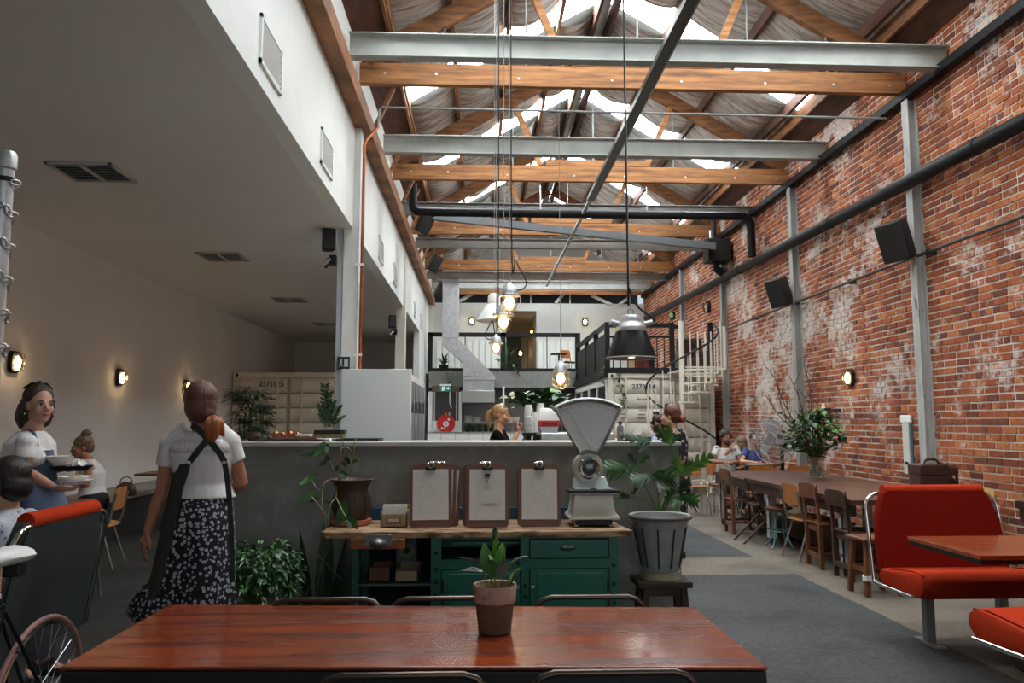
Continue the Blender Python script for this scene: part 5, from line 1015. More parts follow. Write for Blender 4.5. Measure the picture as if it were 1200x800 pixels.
# iron wall bracket and white strip on the bricks
ib = thing('iron_bracket', 'black wrought-iron bracket with a white insulator on the brick wall behind the bouquet', 'bracket', (5.50, atX(965, 482, 5.5).y, atX(965, 482, 5.5).z))
MB().bb((-.02, -.55, 0), (.02, .35, .03)).build('bar', BLACKM, ib); MB().lathe([(.03, .03), (.04, .06), (.02, .08), (.03, .11), (0, .13)], 14).build('insulator', CERAM, ib)
for y in (-.4, -.15, .15): MB().tube(arc_pts((0, y, -.07), .07, PI / 2, PI * 2, 12, 'x'), .008, 6).build('scroll', BLACKM, ib)
MB().bb((0, -.06, -.02), (.094, .06, .05)).build('wall_plate', BLACKM, ib)
ys = [atX(px, 500, 5.56).y for px in (1067, 1055)]; z0, z1 = atX(1061, 555, 5.56).z, atX(1061, 489, 5.56).z
ws = thing('plaster_strip', 'white plaster strip with a teal edge fixed upright on the brick wall', 'wall strip', (5.594, (ys[0] + ys[1]) / 2, z0)); hw = (ys[1] - ys[0]) / 2; hh = z1 - z0
MB().bb((-.03, -hw * .55, 0), (-.002, hw * .75, hh)).build('strip', mat('strip_white', (.70, .68, .60), .7, c2=(.62, .60, .52)), ws, bev=.006); MB().bb((-.028, -hw * .95, .05), (-.002, -hw * .55, hh - .08)).build('teal_edge', mat('teal_paint', (.08, .16, .19), .6), ws); MB().bb((-.035, -hw, hh - .07), (-.002, hw, hh + .03)).build('rough_top', WALLW, ws, bev=.012); MB().bb((-.04, -.02, .12), (-.028, .04, .16)).build('socket', BLACKM, ws)
# small table with a white edge for the seated group
gt = thing('small_table', 'small brown table in front of the seated woman in blue', 'table', (4.52, 12.0, 0))
MB().bb((-.28, .06, .80), (.28, .45, .825)).build('table_top', WOODC, gt, bev=.004); MB().cyl((0, .22, .02), (0, .22, .8), .035).build('column', BLACKM, gt); MB().lathe([(.2, 0), (.2, .015), (.03, .04)], 20, (0, .22, 0)).build('base', BLACKM, gt)
mg = thing('magazine', 'open magazine lying on the small brown table', 'magazine', (4.5, 12.2, .826)); MB().bb((-.20, -.09, 0), (0, .09, .006)).build('left_page', PAPER, mg); MB().bb((.0, -.09, 0), (.20, .09, .006)).build('right_page', PAPER, mg)
school_chair((4.28, 11.78, 0), PI, 'orange plywood chair with its back to the long table, before the small brown table', PLYO, .84, CHROME, 'chairs at the white table'); school_chair((4.86, 11.78, 0), PI, 'orange plywood chair with its back to the long table, near the fan', PLYO, .84, CHROME, 'chairs at the white table')
school_chair((atY(813, 560, 12.6).x, 12.6, 0), .05, 'orange plywood chair on chrome legs near the foot of the spiral stair', PLYO, .82, CHROME, 'chairs near the spiral stair')
# ================================================================== LEFT SIDE
bq = thing('wall_banquette', 'long low dark banquette with a grey ledge along the left wall', 'bench', (-5.48, 7.5, 0))
MB().bb((0, 0, 0), (.72, 8.5, .46)).build('base', mat('black_banquette', (.012, .012, .012), .7), bq); MB().bb((0, -.02, .46), (.76, 8.52, .52)).build('ledge', mat('grey_ledge', (.26, .25, .23), .6), bq, bev=.01)
def cafe_table(name, label, loc, w, d, z, m=WOODC):
    t = thing(name, label, 'table', loc); MB().bb((-w / 2, -d / 2, z - .03), (w / 2, d / 2, z)).build('table_top', m, t, bev=.004); MB().cyl((0, 0, .02), (0, 0, z - .03), .03).build('column', BLACKM, t); MB().lathe([(.22, 0), (.22, .012), (.03, .04)], 20).build('base', BLACKM, t); return t
cafe_table('cafe_table', 'small brown-topped table at the left wall behind the waitress', (-4.24, 11.2, 0), .95, .6, .79)
cafe_table('cafe_table', 'brown-topped table with plates between the server and the seated woman', (-4.17, 7.45, 0), .9, .6, .76)
school_chair((atY(114, 600, 8.35).x, 8.35, 0), -PI / 2 + .12, 'orange plywood chair that the woman with the bun sits on', PLYO, .82, TUBEG, 'chairs at the left tables')
school_chair((-3.42, 6.75, 0), PI + .2, 'orange plywood chair mostly hidden behind the blue-aproned server', PLYO, .80, TUBEG, 'chairs at the left tables')
hb = thing('handbag', 'dark brown handbag lying on the ledge behind the bun-haired woman', 'bag', (atY(148, 562, 10.6).x, 10.6, .52)); MB().loft([[V((.14 * math.cos(a) * q, .08 * math.sin(a) * q, z * .9)) for a in [i * PI / 8 for i in range(16)]] for q, z in ((.9, 0), (1, .06), (.85, .15), (.4, .20))]).build('body', LEATH, hb); MB().tube(arc_pts((0, 0, .17), .08, 0, PI, 10, 'y'), .008, 6).build('handle', LEATH, hb)
# plates on that table
def plate(label, loc, r=.12, food=None, group=None, cat='plate', name='plate'):
    t = thing(name, label, cat, loc, 0, group); MB().lathe([(0, .004), (r * .55, .003), (r * .6, 0), (r * .65, .006), (r, .022), (r, .026), (r * .6, .012), (0, .010)], 28).build('dish', CERAM, t)
    if food: MB().loft([[V((r * .45 * q * math.cos(a) * (1 + .15 * math.sin(3 * a)), r * .45 * q * math.sin(a), z)) for a in [i * PI / 7 for i in range(14)]] for q, z in ((1, .011), (.9, .025), (.4, .036))]).build('food', food, t)
    return t
FOODY = mat('yellow_food', (.45, .33, .09), .6, c2=(.35, .2, .06), scale=30)
plate('white plate of food at the back of the left table', (-4.3, 7.5, .761), .13, FOODY); plate('white plate with leftovers nearer on the left table', (-3.98, 7.35, .761), .12, FOODY)
# ================================================================== LAMPS AND SPEAKERS
def bulkhead(loc, rot, label, lit=True, s=1., power=4.5, group=None, oval=False):
    t = thing('wall_lamp', label, 'lamp', loc, 0, group); t.rotation_euler = rot; t.scale = (s, s, s)      # local: wall behind at +Y, faces -Y
    o2 = lambda w, h, n=24: [V((w * math.copysign(abs(math.cos(a)) ** .55, math.cos(a)), 0, h * math.copysign(abs(math.sin(a)) ** .55, math.sin(a)))) for a in [i * 2 * PI / n for i in range(n)]]
    MB().loft([[p + V((0, y, 0)) for p in o2(w, h)] for w, h, y in ((.085, .115, 0), (.085, .115, -.03), (.075, .105, -.045))]).build('housing', BLACKM, t)
    MB().loft([[p + V((0, y, 0)) for p in o2(w, h)] for w, h, y in ((.068, .096, -.04), (.066, .094, -.075), (.052, .078, -.10), (.0, .0, -.105))], caps=False).build('glass', AMBER, t)
    MB().ball((0, -.055, -.01), (.052, .028, .074), 12, 8).build('bulb', LEDW if lit else mat('unlit_bulb', (.6, .6, .58), .3) if lit or 'unlit_bulb' not in bpy.data.materials else bpy.data.materials['unlit_bulb'], t)
    for x in (-.03, .03): MB().tube([(x, -.04, .1), (x, -.1, .08), (x, -.115, 0), (x, -.1, -.08), (x, -.04, -.1)], .004, 6).build('guard_bar', BLACKM, t)
    for z in (-.04, .04): MB().tube([(-.072, -.04, z), (-.055, -.1, z), (0, -.115, z), (.055, -.1, z), (.072, -.04, z)], .004, 6).build('guard_bar', BLACKM, t)
    if lit:
        d = bpy.data.lights.new('lamp_glow', 'POINT'); d.energy = power; d.color = (1, .82, .58); d.shadow_soft_size = .03; q = bpy.data.objects.new('lamp_glow', d); COL.objects.link(q); q.parent = t; q.location = (0, -.085, -.03)
    return t
RL, RR = (0, 0, PI / 2), (0, 0, -PI / 2)
bulkhead((XL + .001, 9.3, 2.2), RL, 'caged wall lamp nearest on the left wall, above the server', s=1.15); bulkhead((XL + .001, 12.0, 2.175), RL, 'caged wall lamp in the middle of the left wall', s=1.15); bulkhead((XL + .001, 14.7, 2.155), RL, 'caged wall lamp beside the head of the red-haired waitress', s=1.15)
bulkhead((XR - .012, 11.26, 2.16), RR, 'lit caged lamp on the brick wall right of the bouquet', s=1.15, power=5); bulkhead((XR - .012, 18.2, 4.27), RR, 'unlit grey caged lamp high on the brick wall above the spiral stair', lit=False, s=1.3)
bulkhead((atY(553, 376, 25.48).x, 25.49, atY(553, 376, 25.48).z), (0, 0, 0), 'lit wall lamp upstairs, left of the doorway', s=1.15); bulkhead((atY(685.5, 377, 25.48).x, 25.49, atY(685.5, 377, 25.48).z), (0, 0, 0), 'lit wall lamp upstairs on the white wall, right of the doorway', s=1.15)
bulkhead((1.945, 26.7, 4.62), RR, 'lit wall lamp inside the upstairs doorway', s=1.15); bulkhead((1.58, 28.6, 4.05), (0, 0, 0), 'small lit lamp deep in the upstairs corridor', s=1.1)
LALU = mat('cast_aluminium', (.50, .52, .52), .4, .6, c2=(.38, .40, .41), scale=9)
def cable(par, pts, r=.006, m=BLACKM): MB().tube(spline(pts, 6), r, 7).build('cable', m, par)
def dome_lamp(px, py, y, label, wpx, ztop, cage=False, side=1, power=9, loop=True):
    """explosion-proof pendant: cast cap, flange, glass dome; py is the flange line"""
    p = atY(px, py, y); t = thing('pendant_lamp', label, 'lamp', p, 0, 'industrial pendant lamps'); s = (wpx / FPX * y) / .20
    S = lambda pr: [(r * s, z * s) for r, z in pr]
    MB().lathe(S([(.122, -.012), (.128, 0), (.122, .012), (.10, .016), (.098, .03), (.085, .075), (.055, .125), (.030, .145), (.026, .165), (.0, .17)]), 28).build('cap', LALU, t)
    for k in range(6): a = k * PI / 3; MB().cyl((.122 * s * math.cos(a), .122 * s * math.sin(a), -.018 * s), (.122 * s * math.cos(a), .122 * s * math.sin(a), .022 * s), .011 * s, n=8).build('bolt', STEELD, t)
    MB().lathe(S([(.098, -.012), (.098, -.10), (.09, -.145), (.068, -.185), (.035, -.205), (0, -.21)]), 28).build('glass', AMBER, t)
    MB().ball((0, 0, -.085 * s), (.060 * s, .060 * s, .075 * s), 18, 12).build('bulb', LEDH, t)
    MB().tube(arc_pts((0, 0, .185 * s), .016 * s, 0, 2 * PI, 12, 'y')[:-1], .004, 6, True).build('hook', STEELD, t)
    cable(t, [(0, 0, .2 * s), (0, 0, (ztop - p.z) * .5), (0, 0, ztop - p.z)], .0045, STEELD)
    if loop: cable(t, [(side * .09 * s, 0, .07 * s), (side * .16 * s, 0, .08 * s), (side * .20 * s, 0, .17 * s), (side * .08 * s, .0, .42 * s), (.02, 0, .75 * s), (.015, 0, ztop - p.z)]); MB().cyl((side * .07 * s, 0, .065 * s), (side * .13 * s, 0, .075 * s), .018 * s, n=10).build('gland', STEELD, t)
    if cage:
        for k in range(8): a = k * PI / 4; MB().tube([(.115 * s * math.cos(a), .115 * s * math.sin(a), -.01 * s), (.118 * s * math.cos(a), .118 * s * math.sin(a), -.17 * s), (.05 * s * math.cos(a), .05 * s * math.sin(a), -.235 * s)], .004, 5).build('cage_bar', STEELD, t)
        for z, r in ((-.09, .118), (-.17, .118), (-.235, .05)): MB().tube(arc_pts((0, 0, z * s), r * s, 0, 2 * PI, 24)[:-1], .004, 5, True).build('cage_ring', STEELD, t)
    d = bpy.data.lights.new('bulb_light', 'POINT'); d.energy = power; d.color = (1, .80, .52); d.shadow_soft_size = .05; q = bpy.data.objects.new('bulb_light', d); COL.objects.link(q); q.parent = t; q.location = (0, 0, -.15 * s)
    return t
dome_lamp(597, 346, 7.0, 'largest glowing glass-domed pendant, uppermost of the hanging cluster', 20, 7.35, side=1)
dome_lamp(590, 369, 7.5, 'middle glowing glass-domed pendant of the cluster, half behind the largest one', 19, 7.35, side=-1, loop=False)
dome_lamp(581.5, 402, 8.2, 'small low glass-domed pendant at the bottom of the cluster', 13, 7.3, side=-1)
dome_lamp(657, 436, 10.2, 'caged glass pendant hanging on its own above the coffee machine', 17, 7.8, cage=True, loop=False)
# white shade behind the cluster
p = atY(579, 370, 8.8); t = thing('pendant_lamp', 'white enamel shade hanging behind the glass-domed lamps', 'lamp', p, 0, 'industrial pendant lamps'); k_ = 8.8 / 900
MB().lathe([(.20, -.06), (.205, -.055), (.17, 0), (.10, .12), (.075, .135)], 32).build('shade', WHITE, t); MB().lathe([(.195, -.055), (.165, -.004), (.095, .115)], 32).build('inner_shade', WHITE, t); MB().lathe([(.07, .13), (.075, .15), (.072, .23), (.05, .255), (.02, .265), (0, .265)], 24).build('cap', CERAM, t); cable(t, [(0, 0, .26), (0, 0, 1.5), (0, 0, 7.25 - p.z)], .004, STEELD)
# black shade
p = atY(740, 420, 6.6); t = thing('pendant_lamp', 'big black enamel shade on a silver cast fitting, hanging at the right', 'lamp', p, 0, 'industrial pendant lamps')
ENB = mat('black_enamel', (.004, .004, .004), .4, spec=.06)
MB().lathe([(.218, 0), (.222, .004), (.216, .012), (.135, .232), (.128, .236)], 40).build('shade', ENB, t); MB().lathe([(.214, .004), (.131, .230)], 40).build('inner_shade', CERAM, t); MB().tube(arc_pts((0, 0, .003), .219, 0, 2 * PI, 40)[:-1], .006, 6, True).build('rim', mat('worn_rim', (.32, .28, .24), .5), t)
MB().lathe([(.10, .215), (.128, .232), (.135, .255), (.125, .285), (.095, .31), (.09, .325), (.092, .35), (.075, .375), (.035, .385), (0, .387)], 28).build('cast_fitting', LALU, t)
for a in (0, PI): 
    for b_ in (-.25, .25): MB().cyl((.115 * math.cos(a + b_), .115 * math.sin(a + b_), .30), (.185 * math.cos(a + b_ * .6), .185 * math.sin(a + b_ * .6), .315), .022, n=12).build('cable_entry', LALU, t)
MB().tube(arc_pts((0, 0, .41), .026, 0, 2 * PI, 14, 'y')[:-1], .007, 6, True).build('hook', STEELD, t); MB().ball((0, 0, .10), (.045, .045, .06)).build('bulb', LEDH, t)
cable(t, [(.16, 0, .315), (.20, 0, .33), (.19, 0, .36), (.06, .0, .46), (-.01, 0, .62), (-.02, 0, .9), (-.02, 0, 7.9 - p.z)], .009)
cable(t, [(0, 0, .43), (-.012, 0, 1.2), (-.015, 0, 7.9 - p.z)], .004, STEELD)
d = bpy.data.lights.new('bulb_light', 'POINT'); d.energy = 6; d.color = (1, .8, .52); d.shadow_soft_size = .05; q = bpy.data.objects.new('bulb_light', d); COL.objects.link(q); q.parent = t; q.location = (0, 0, .03)
# speakers
def speaker(loc, rot, label, s=(.28, .24, .44), m=BLACKG, bracket=True):
    t = thing('speaker', label, 'speaker', loc); t.rotation_euler = rot; w, d, h = s
    MB().prism([(-w / 2, -d / 2, -h / 2), (w / 2, -d / 2, -h / 2), (w * .36, d / 2, -h / 2), (-w * .36, d / 2, -h / 2)], (0, 0, h)).build('cabinet', BLACKM, t, bev=.015); MB().bb((-w / 2 + .012, -d / 2 - .008, -h / 2 + .012), (w / 2 - .012, -d / 2 + .002, h / 2 - .012)).build('grille', m, t, bev=.006)
    if bracket: MB().bb((-.03, d / 2, -.12), (.03, d / 2 + .05, .12)).build('bracket', BLACKM, t); MB().cyl((0, d / 2 + .03, 0), (0, d / 2 + .12, 0), .02).build('arm', BLACKM, t)
    return t
# local -Y is the front
speaker((5.27, 9.275, 3.77), (.35, -.05, -1.05), 'larger black speaker on the brick wall, at the nearest post', (.36, .26, .50)); speaker((5.27, 13.05, 3.755), (.35, -.05, -1.05), 'smaller-looking black speaker on the brick wall, at the second post', (.36, .26, .50))
for px, py, y, l in ((488, 261, 16.2, 'black speaker tucked under the roof at the left, nearest of three'), (502, 308, 19.9, 'black speaker tucked under the roof at the left, middle of three'), (508, 339, 23.4, 'black speaker tucked under the roof at the left, farthest of three')):
    q = atY(px, py, y); speaker((max(q.x, -1.16), y, q.z), (.42, .25, .75), l, (.30, .20, .46), bracket=False)
speaker((atY(384.5, 281, 9.42).x, 9.42, atY(384.5, 281, 9.42).z), (0, 0, .35), 'black speaker hung on the near white column', (.17, .15, .28), bracket=False); speaker((atY(459.5, 377, 15.7).x, 15.7, atY(459.5, 377, 15.7).z), (0, 0, .35), 'small black speaker hung on the farther cream column', (.16, .14, .26), bracket=False)
def spot(px, py, y, label):
    q = atY(px, py, y); t = thing('spotlight', label, 'lamp', q); MB().cyl((.02, 0, .03), (-.035, -.05, -.03), .030, n=16).build('barrel', CHROME, t); MB().cyl((.005, .02, -.01), (-.02, -.02, -.065), .024, n=14).build('barrel', BLACKM, t); MB().bb((.02, -.01, -.03), (.10, .08, .09)).build('bracket', BLACKM, t); return t
spot(384, 307, 9.4, 'small twin spotlight under the speaker on the near white column'); spot(459.5, 390, 15.7, 'small twin spotlight under the speaker on the farther cream column')
for (px, y, z) in ((384.5, 9.42, 3.2),): pass
sg_ = thing('exit_sign', 'dark green sign with a white pictogram on the near white column', 'sign', (atY(402, 425, 9.3).x, 9.335, atY(402, 425, 9.3).z)); MB().bb((-.075, -.012, -.075), (.075, .012, .075)).build('panel', mat('dark_sign_green', (.008, .035, .032), .5), sg_)
SW = mat('sign_white', (.55, .58, .56), .6); MB().bb((.01, -.016, -.045), (.055, -.012, .045)).build('doorway', SW, sg_); MB().ball((-.025, -.014, .04), (.010, .003, .010)).build('figure', SW, sg_); MB().bar((-.025, -.014, .03), (-.03, -.014, -.01), .018, .004, (0, 1, 0)).bar((-.03, -.014, -.01), (-.05, -.014, -.045), .010, .004, (0, 1, 0)).bar((-.03, -.014, -.01), (-.008, -.014, -.04), .010, .004, (0, 1, 0)).build('figure', SW, sg_)
# ================================================================== CONTAINERS, KITCHEN, STAIR
GRV = mat('groove_shade_paint', (.30, .22, .14), .8)
def container(name, label, x0, y0, w, d, h, m, number, n_x, side_windows=False):
    t = thing(name, label, 'container', (x0, y0, 0)); DK = mat('container_print_' + number, (.06, .06, .06), .7)
    MB().bb((.02, .08, .02), (w - .02, d, h - .02)).build('box', m, t)
    for x in (0, w - .11): MB().bb((x, 0, 0), (x + .11, .1, h)).build('corner_post', m, t, bev=.008)
    MB().bb((.11, .0, h - .11), (w - .11, .1, h)).build('header', m, t, bev=.006); MB().bb((.11, 0, 0), (w - .11, .1, .14)).build('sill', m, t, bev=.006)
    for x in (0, w - .17):
        for z in (0, h - .12): c = MB().bb((x - .006, -.02, z), (x + .176, .1, z + .12)).build('corner_casting', m, t, bev=.01); MB().lathe([(.035, 0), (0, .001)], 14, (x + .085, -.021, z + .06), (0, -1, 0), sx=.8, sy=1.2).build('socket', BLACKM, c)
    dw = (w - .26) / 2
    for k in (0, 1):
        dx = .12 + k * (dw + .02); dr = MB().bb((dx, .045, .16), (dx + dw, .075, h - .13)).build('door', m, t)
        zs = [.16 + (h - .29) * i / 7 for i in range(8)]
        for i in range(7):   # shallow horizontal corrugation panels
            MB().loft([[V((dx + e, y, zs[i] + e2)), V((dx + dw - e, y, zs[i] + e2)), V((dx + dw - e, y, zs[i + 1] - e2)), V((dx + e, y, zs[i + 1] - e2))] for e, e2, y in ((.02, .02, .046), (.04, .06, .018))]).build('pressed_panel', m, dr)
        for z in zs[1:-1]: MB().bb((dx + .03, .038, z - .012), (dx + dw - .03, .0465, z + .012)).build('panel_shade_line', GRV, dr)  # brown strips paint in the shade between the pressed panels
        for fx in (.26, .80):
            rx = dx + dw * fx; MB().cyl((rx, .0, .1), (rx, .0, h - .06), .017, n=10).build('lock_rod', m, dr)
            for z in (.16, .9, 1.5, h - .16): MB().bb((rx - .035, -.022, z), (rx + .035, .045, z + .045)).build('rod_bracket', m, dr)
            MB().bb((rx - .02, -.03, 1.05), (rx + .22, -.018, 1.085)).build('lock_handle', m, dr)
        for z in (.4, 1.0, 1.6, 2.2): MB().bb(((dx - .05) if k == 0 else (dx + dw - .01), -.012, z), ((dx + .01) if k == 0 else (dx + dw + .05), .05, z + .10)).build('hinge', m, dr)
    MB().bb((w / 2 - .02, .02, .16), (w / 2 + .02, .046, h - .12)).build('door_gasket', mat('gasket_' + number, (.30, .28, .24), .8), t)
    return t, DK
rx0 = 2.965
rc, DK = container('shipping_container', 'cream shipping container at the right carrying the upstairs deck, doors facing the hall', rx0, 17.4, 2.45, 6.1, 2.6, CREAM, '2370184', 0)
def ctext(t, x0, y0, s, px, py, size, dk): p = atY(px, py, y0); text(s, 'lettering', dk, t, (p.x - x0, .0155 if False else .012, p.z), (PI / 2, 0, 0), size, .002)
for s, px, py, sz_ in (('2370184', 754.5, 453, .155), ('MEL.ARA', 730, 468.5, .055), ('MAX GROSS', 753, 467.5, .045), ('MAX GROSS', 730, 477.5, .05), ('30480 KG', 753, 476, .045), ('67200 LB', 753, 480.5, .045), ('TARE', 730, 485, .05), ('2280 KG', 752, 485.5, .045), ('NET', 730, 489.5, .05), ('28200 KG', 752, 490, .045)): ctext(rc, rx0, 17.4, s, px, py, sz_, DK)
lc, DK2 = container('shipping_container', 'shaded cream shipping container in the left back corner, partly behind plants', -5.46, 17.4, 2.45, 5.6, 2.6, CREAML, '2371025', 0)
for s, px, py, sz_ in (('2371025', 318, 450, .16),): ctext(lc, -5.46, 17.4, s, px, py, sz_, DK2)
for i, py in enumerate((467, 475.5, 484)):
    for j, px in enumerate((312.5, 320.5)): ctext(lc, -5.46, 17.4, (('GROSS', '24000'), ('TARE', '2230'), ('NET', '21770'))[i][j], px, py, .07, DK2)
# side wall of the right container with its window band
WF = mat('window_white', (.74, .76, .72), .5); GD = mat('dark_window_glass', (.05, .055, .06), .12, coat=.3)
sw = thing('window_band', 'row of white-framed dark windows along the side of the right container', 'window', (2.96, 17.5, 0)); L = 5.6
MB().bb((-.04, 0, 2.34), (0, L, 2.46)).build('head_rail', WF, sw); MB().bb((-.04, 0, 1.02), (0, L, 1.1)).build('sill', WF, sw); MB().bb((-.02, 0, 0), (-.001, L, 1.02)).build('lower_panel', CREAM, sw)
for k in range(5): y = L * k / 4; MB().bb((-.04, max(0, y - .05), 1.1), (0, min(L, y + .05), 2.34)).build('mullion', WF, sw)
for k in range(4): MB().bb((-.016, L * k / 4 + .05, 1.1), (-.006, L * (k + 1) / 4 - .05, 2.34)).build('pane', GD, sw)
# deck railing on the container
dk = thing('deck_railing', 'black timber-boarded railing round the deck on top of the right container', 'railing', (2.96, 17.4, 2.6))
MB().bb((-.06, -.02, 0), (2.5, .10, .13)).build('front_edge', BLACKM, dk); MB().bb((-.08, .0, -.08), (.0, 5.4, .12)).build('side_edge', BLACKM, dk)
for x in (0, 1.50, 2.40): MB().bb((x - .055, -.01, .1), (x + .055, .10, 1.18)).build('post', BLACKM, dk, bev=.004)
MB().bb((.05, .01, 1.06), (1.48, .08, 1.16)).build('top_rail', BLACKM, dk); MB().bb((.05, .02, .82), (1.48, .07, .87)).build('mid_rail', BLACKM, dk)
for k in range(8): MB().bb((.12 + k * .17, .035, .12), (.145 + k * .17, .055, .84)).build('baluster', BLACKM, dk)
MB().bb((1.52, .02, 1.04), (1.66, .08, 1.12)).build('gate_stub', BLACKM, dk)
for y in (1.7, 3.4, 5.3): MB().bb((-.055, y - .05, 0), (.055, y + .05, 1.18)).build('post', BLACKM, dk)
MB().bb((-.05, .05, 1.08), (.05, 5.35, 1.17)).build('top_rail', BLACKM, dk)
for k in range(24): MB().bb((-.03, .08 + k * .22, .08), (.0, .08 + k * .22 + .205, .93)).build('board', BLACKM, dk)
# things on the deck
for px, py, y, nm, lb, m, (w, d, h) in ((752, 397, 18.2, 'crate', 'black crate with white lettering-like marks on the deck behind the black shade', BLACKM, (.5, .4, .55)), (748, 428, 18.0, 'red_box', 'dark red box low on the deck behind the railing', mat('deep_red', (.16, .012, .012), .5), (.42, .3, .3)), (741, 428, 17.9, 'gold_box', 'pale gold box low on the deck beside the dark red box', mat('pale_gold', (.62, .45, .2), .5), (.14, .2, .32))):
    q = atY(px, py, y); o = thing(nm, lb, 'box', (q.x, y, 2.60)); MB().bb((-w / 2, -d / 2, 0), (w / 2, d / 2, h)).build('body', m, o, bev=.008); MB().bb((-w / 2 - .006, -d / 2 - .006, h), (w / 2 + .006, d / 2 + .006, h + .03)).build('lid', m, o, bev=.004)
ch = thing('armchair', 'dark brown leather tub chair on the deck behind the spiral stair', 'chair', (5.2, 18.4, 2.6)); MB().bb((-.3, -.28, .18), (.3, .3, .42)).build('seat', LEATH, ch, bev=.04); MB().bb((-.32, .2, .3), (.32, .36, .95)).build('backrest', LEATH, ch, bev=.05)
for s in (-1, 1): MB().bb((s * .3 - .06, -.28, .2), (s * .3 + .06, .3, .62)).build('armrest', LEATH, ch, bev=.04)
for x in (-.25, .25):
    for y in (-.22, .26): MB().cyl((x, y, 0), (x, y, .2), .022).build('leg', BLACKM, ch)
fl_ = thing('floodlight', 'small black floodlight with a greenish face on the deck railing post', 'lamp', (atY(789, 369, 17.3).x, 17.42, atY(789, 369, 17.3).z)); MB().bb((-.05, -.04, -.09), (.07, .06, .09)).build('housing', BLACKM, fl_, bev=.01); MB().ball((-.03, -.05, 0), (.05, .02, .07)).build('lens', mat('greenish_lens', (.25, .42, .12), .2), fl_); MB().bb((-.0, .0, -.18), (.02, .02, -.08)).build('bracket', BLACKM, fl_)
# upstairs chair and table silhouettes on the walkway
school_chair((atY(668, 420, 24.2).x, 24.2, 2.93), .6, 'orange plywood chair upstairs beside the railing', PLYO, .85, BLACKM, 'upstairs chairs')
cafe_table('cafe_table', 'dark little table upstairs beside the orange chair', (atY(655, 420, 24).x, 24.0, 2.93), .5, .5, .7, BLACKM)
def pot_plant(name, label, loc, r, h, m, n, L, w, seed, up=.9, mlist=(LEAF, LEAFD), spread=.08):
    t = thing(name, label, 'plant', loc); MB().lathe([(r * .75, 0), (r, h * .95), (r, h), (r * .88, h), (0, h * .9)], 20).build('pot', m, t); rr = random.Random(seed)
    for k in range(n): addleaf((rr.uniform(-1, 1) * r * .4, rr.uniform(-1, 1) * r * .4, h), rr.uniform(0, 6.3), rr.uniform(up - .5, up + .5), rr.uniform(.6, 1.1) * L, w, mlist[k % len(mlist)], t, rr.uniform(-.3, .3), droop=.3)
    return t
pot_plant('potted_plant', 'black pot with a trailing plant on the walkway behind the sloping duct', (atY(520, 428, 23.2).x, 23.2, 2.93), .15, .28, BLACKM, 14, .4, .07, 3, .8)
pot_plant('potted_plant', 'terracotta pot with a tall slim plant at the upstairs doorway', (atY(594, 430, 24).x, 24, 2.93), .12, .22, TERRA, 10, .95, .10, 4, 1.25)
def trail(label, pix, y, seed, n=26):
    """a hanging ivy strand given by its points"""
    t = thing('trailing_ivy', label, 'plant', atY(*pix[0], y), 0, 'ivy strands'); rr = random.Random(seed); pts = spline([rel(px, py, y, t) for px, py in pix], 6); MB().tube(pts, .006, 5).build('stem', STEM, t)
    for k in range(n): p = pts[int(k / n * (len(pts) - 1))]; addleaf(p + V((rr.uniform(-.03, .03), rr.uniform(-.06, .0), 0)), rr.uniform(0, 6.3), rr.uniform(-1.2, .2), rr.uniform(.08, .14), .075, (LEAFD, LEAF, LEAFB)[k % 3], t, n=3)
trail('ivy strand hanging in front of the number on the right container', ((724, 437), (726, 448), (729, 460), (731, 470), (728, 476)), 17.36, 1); trail('ivy strand hanging over the boarded side of the deck', ((706, 420), (708, 430), (704, 440), (709, 452)), 17.6, 2, 18)
trail('ivy strand hanging from the walkway above the exit sign', ((524, 434), (526, 445), (524, 453)), 22.70, 3, 14); trail('ivy strand hanging from the walkway right of the duct', ((583, 420), (588, 428), (583, 437)), 22.70, 4, 14); trail('ivy strand hanging from the walkway below the upstairs doorway', ((598, 424), (603, 430), (606, 438)), 22.70, 5, 14); trail('ivy strand at the right end of the walkway beam', ((676, 434), (674, 442), (671, 452)), 22.70, 6, 14)
# ---- spiral stair
SY = 16.15; sxx = atY(799.5, 450, SY).x
ss = thing('spiral_stair', 'cream steel spiral stair with a black handrail rising to the deck', 'stair', (sxx, SY, 0)); SRAD = .76
MB().cyl((0, 0, 0), (0, 0, atY(799, 376, SY).z), .055, n=18).build('centre_pole', CREAM, ss)
NT = 12; t0 = .45      # angle from +X, turning away from the viewer first, then round the left and back in front
def hz_(a): return .12 + (a - .0) / (2 * PI) * 2.48
for k in range(NT):
    a = t0 + k * (2 * PI - t0) / NT; z = .12 + (k + 1) * (2.48 / NT) - .1; da = .46
    MB().prism([(.05 * math.cos(a), .05 * math.sin(a), z)] + [(SRAD * math.cos(a + da * q), SRAD * math.sin(a + da * q), z) for q in (0, .33, .66, 1)], (0, 0, .03)).build('tread', CREAM, ss)
    for q in (0.1, .6): aa = a + da * q; MB().cyl((SRAD * .97 * math.cos(aa), SRAD * .97 * math.sin(aa), z), (SRAD * .97 * math.cos(aa), SRAD * .97 * math.sin(aa), hz_(aa) + .90), .011, n=8).build('baluster', CREAM, ss)
MB().tube([(SRAD * math.cos(a), SRAD * math.sin(a), hz_(a) + .92) for a in [t0 * .6 + i * (2 * PI + .15 - t0 * .6) / 48 for i in range(49)]], .021, 8).build('handrail', BLACKM, ss)
MB().bb((SRAD * .8 - .03, .2, 0), (SRAD * .8 + .03, .26, 1.05)).build('newel_post', CREAM, ss)
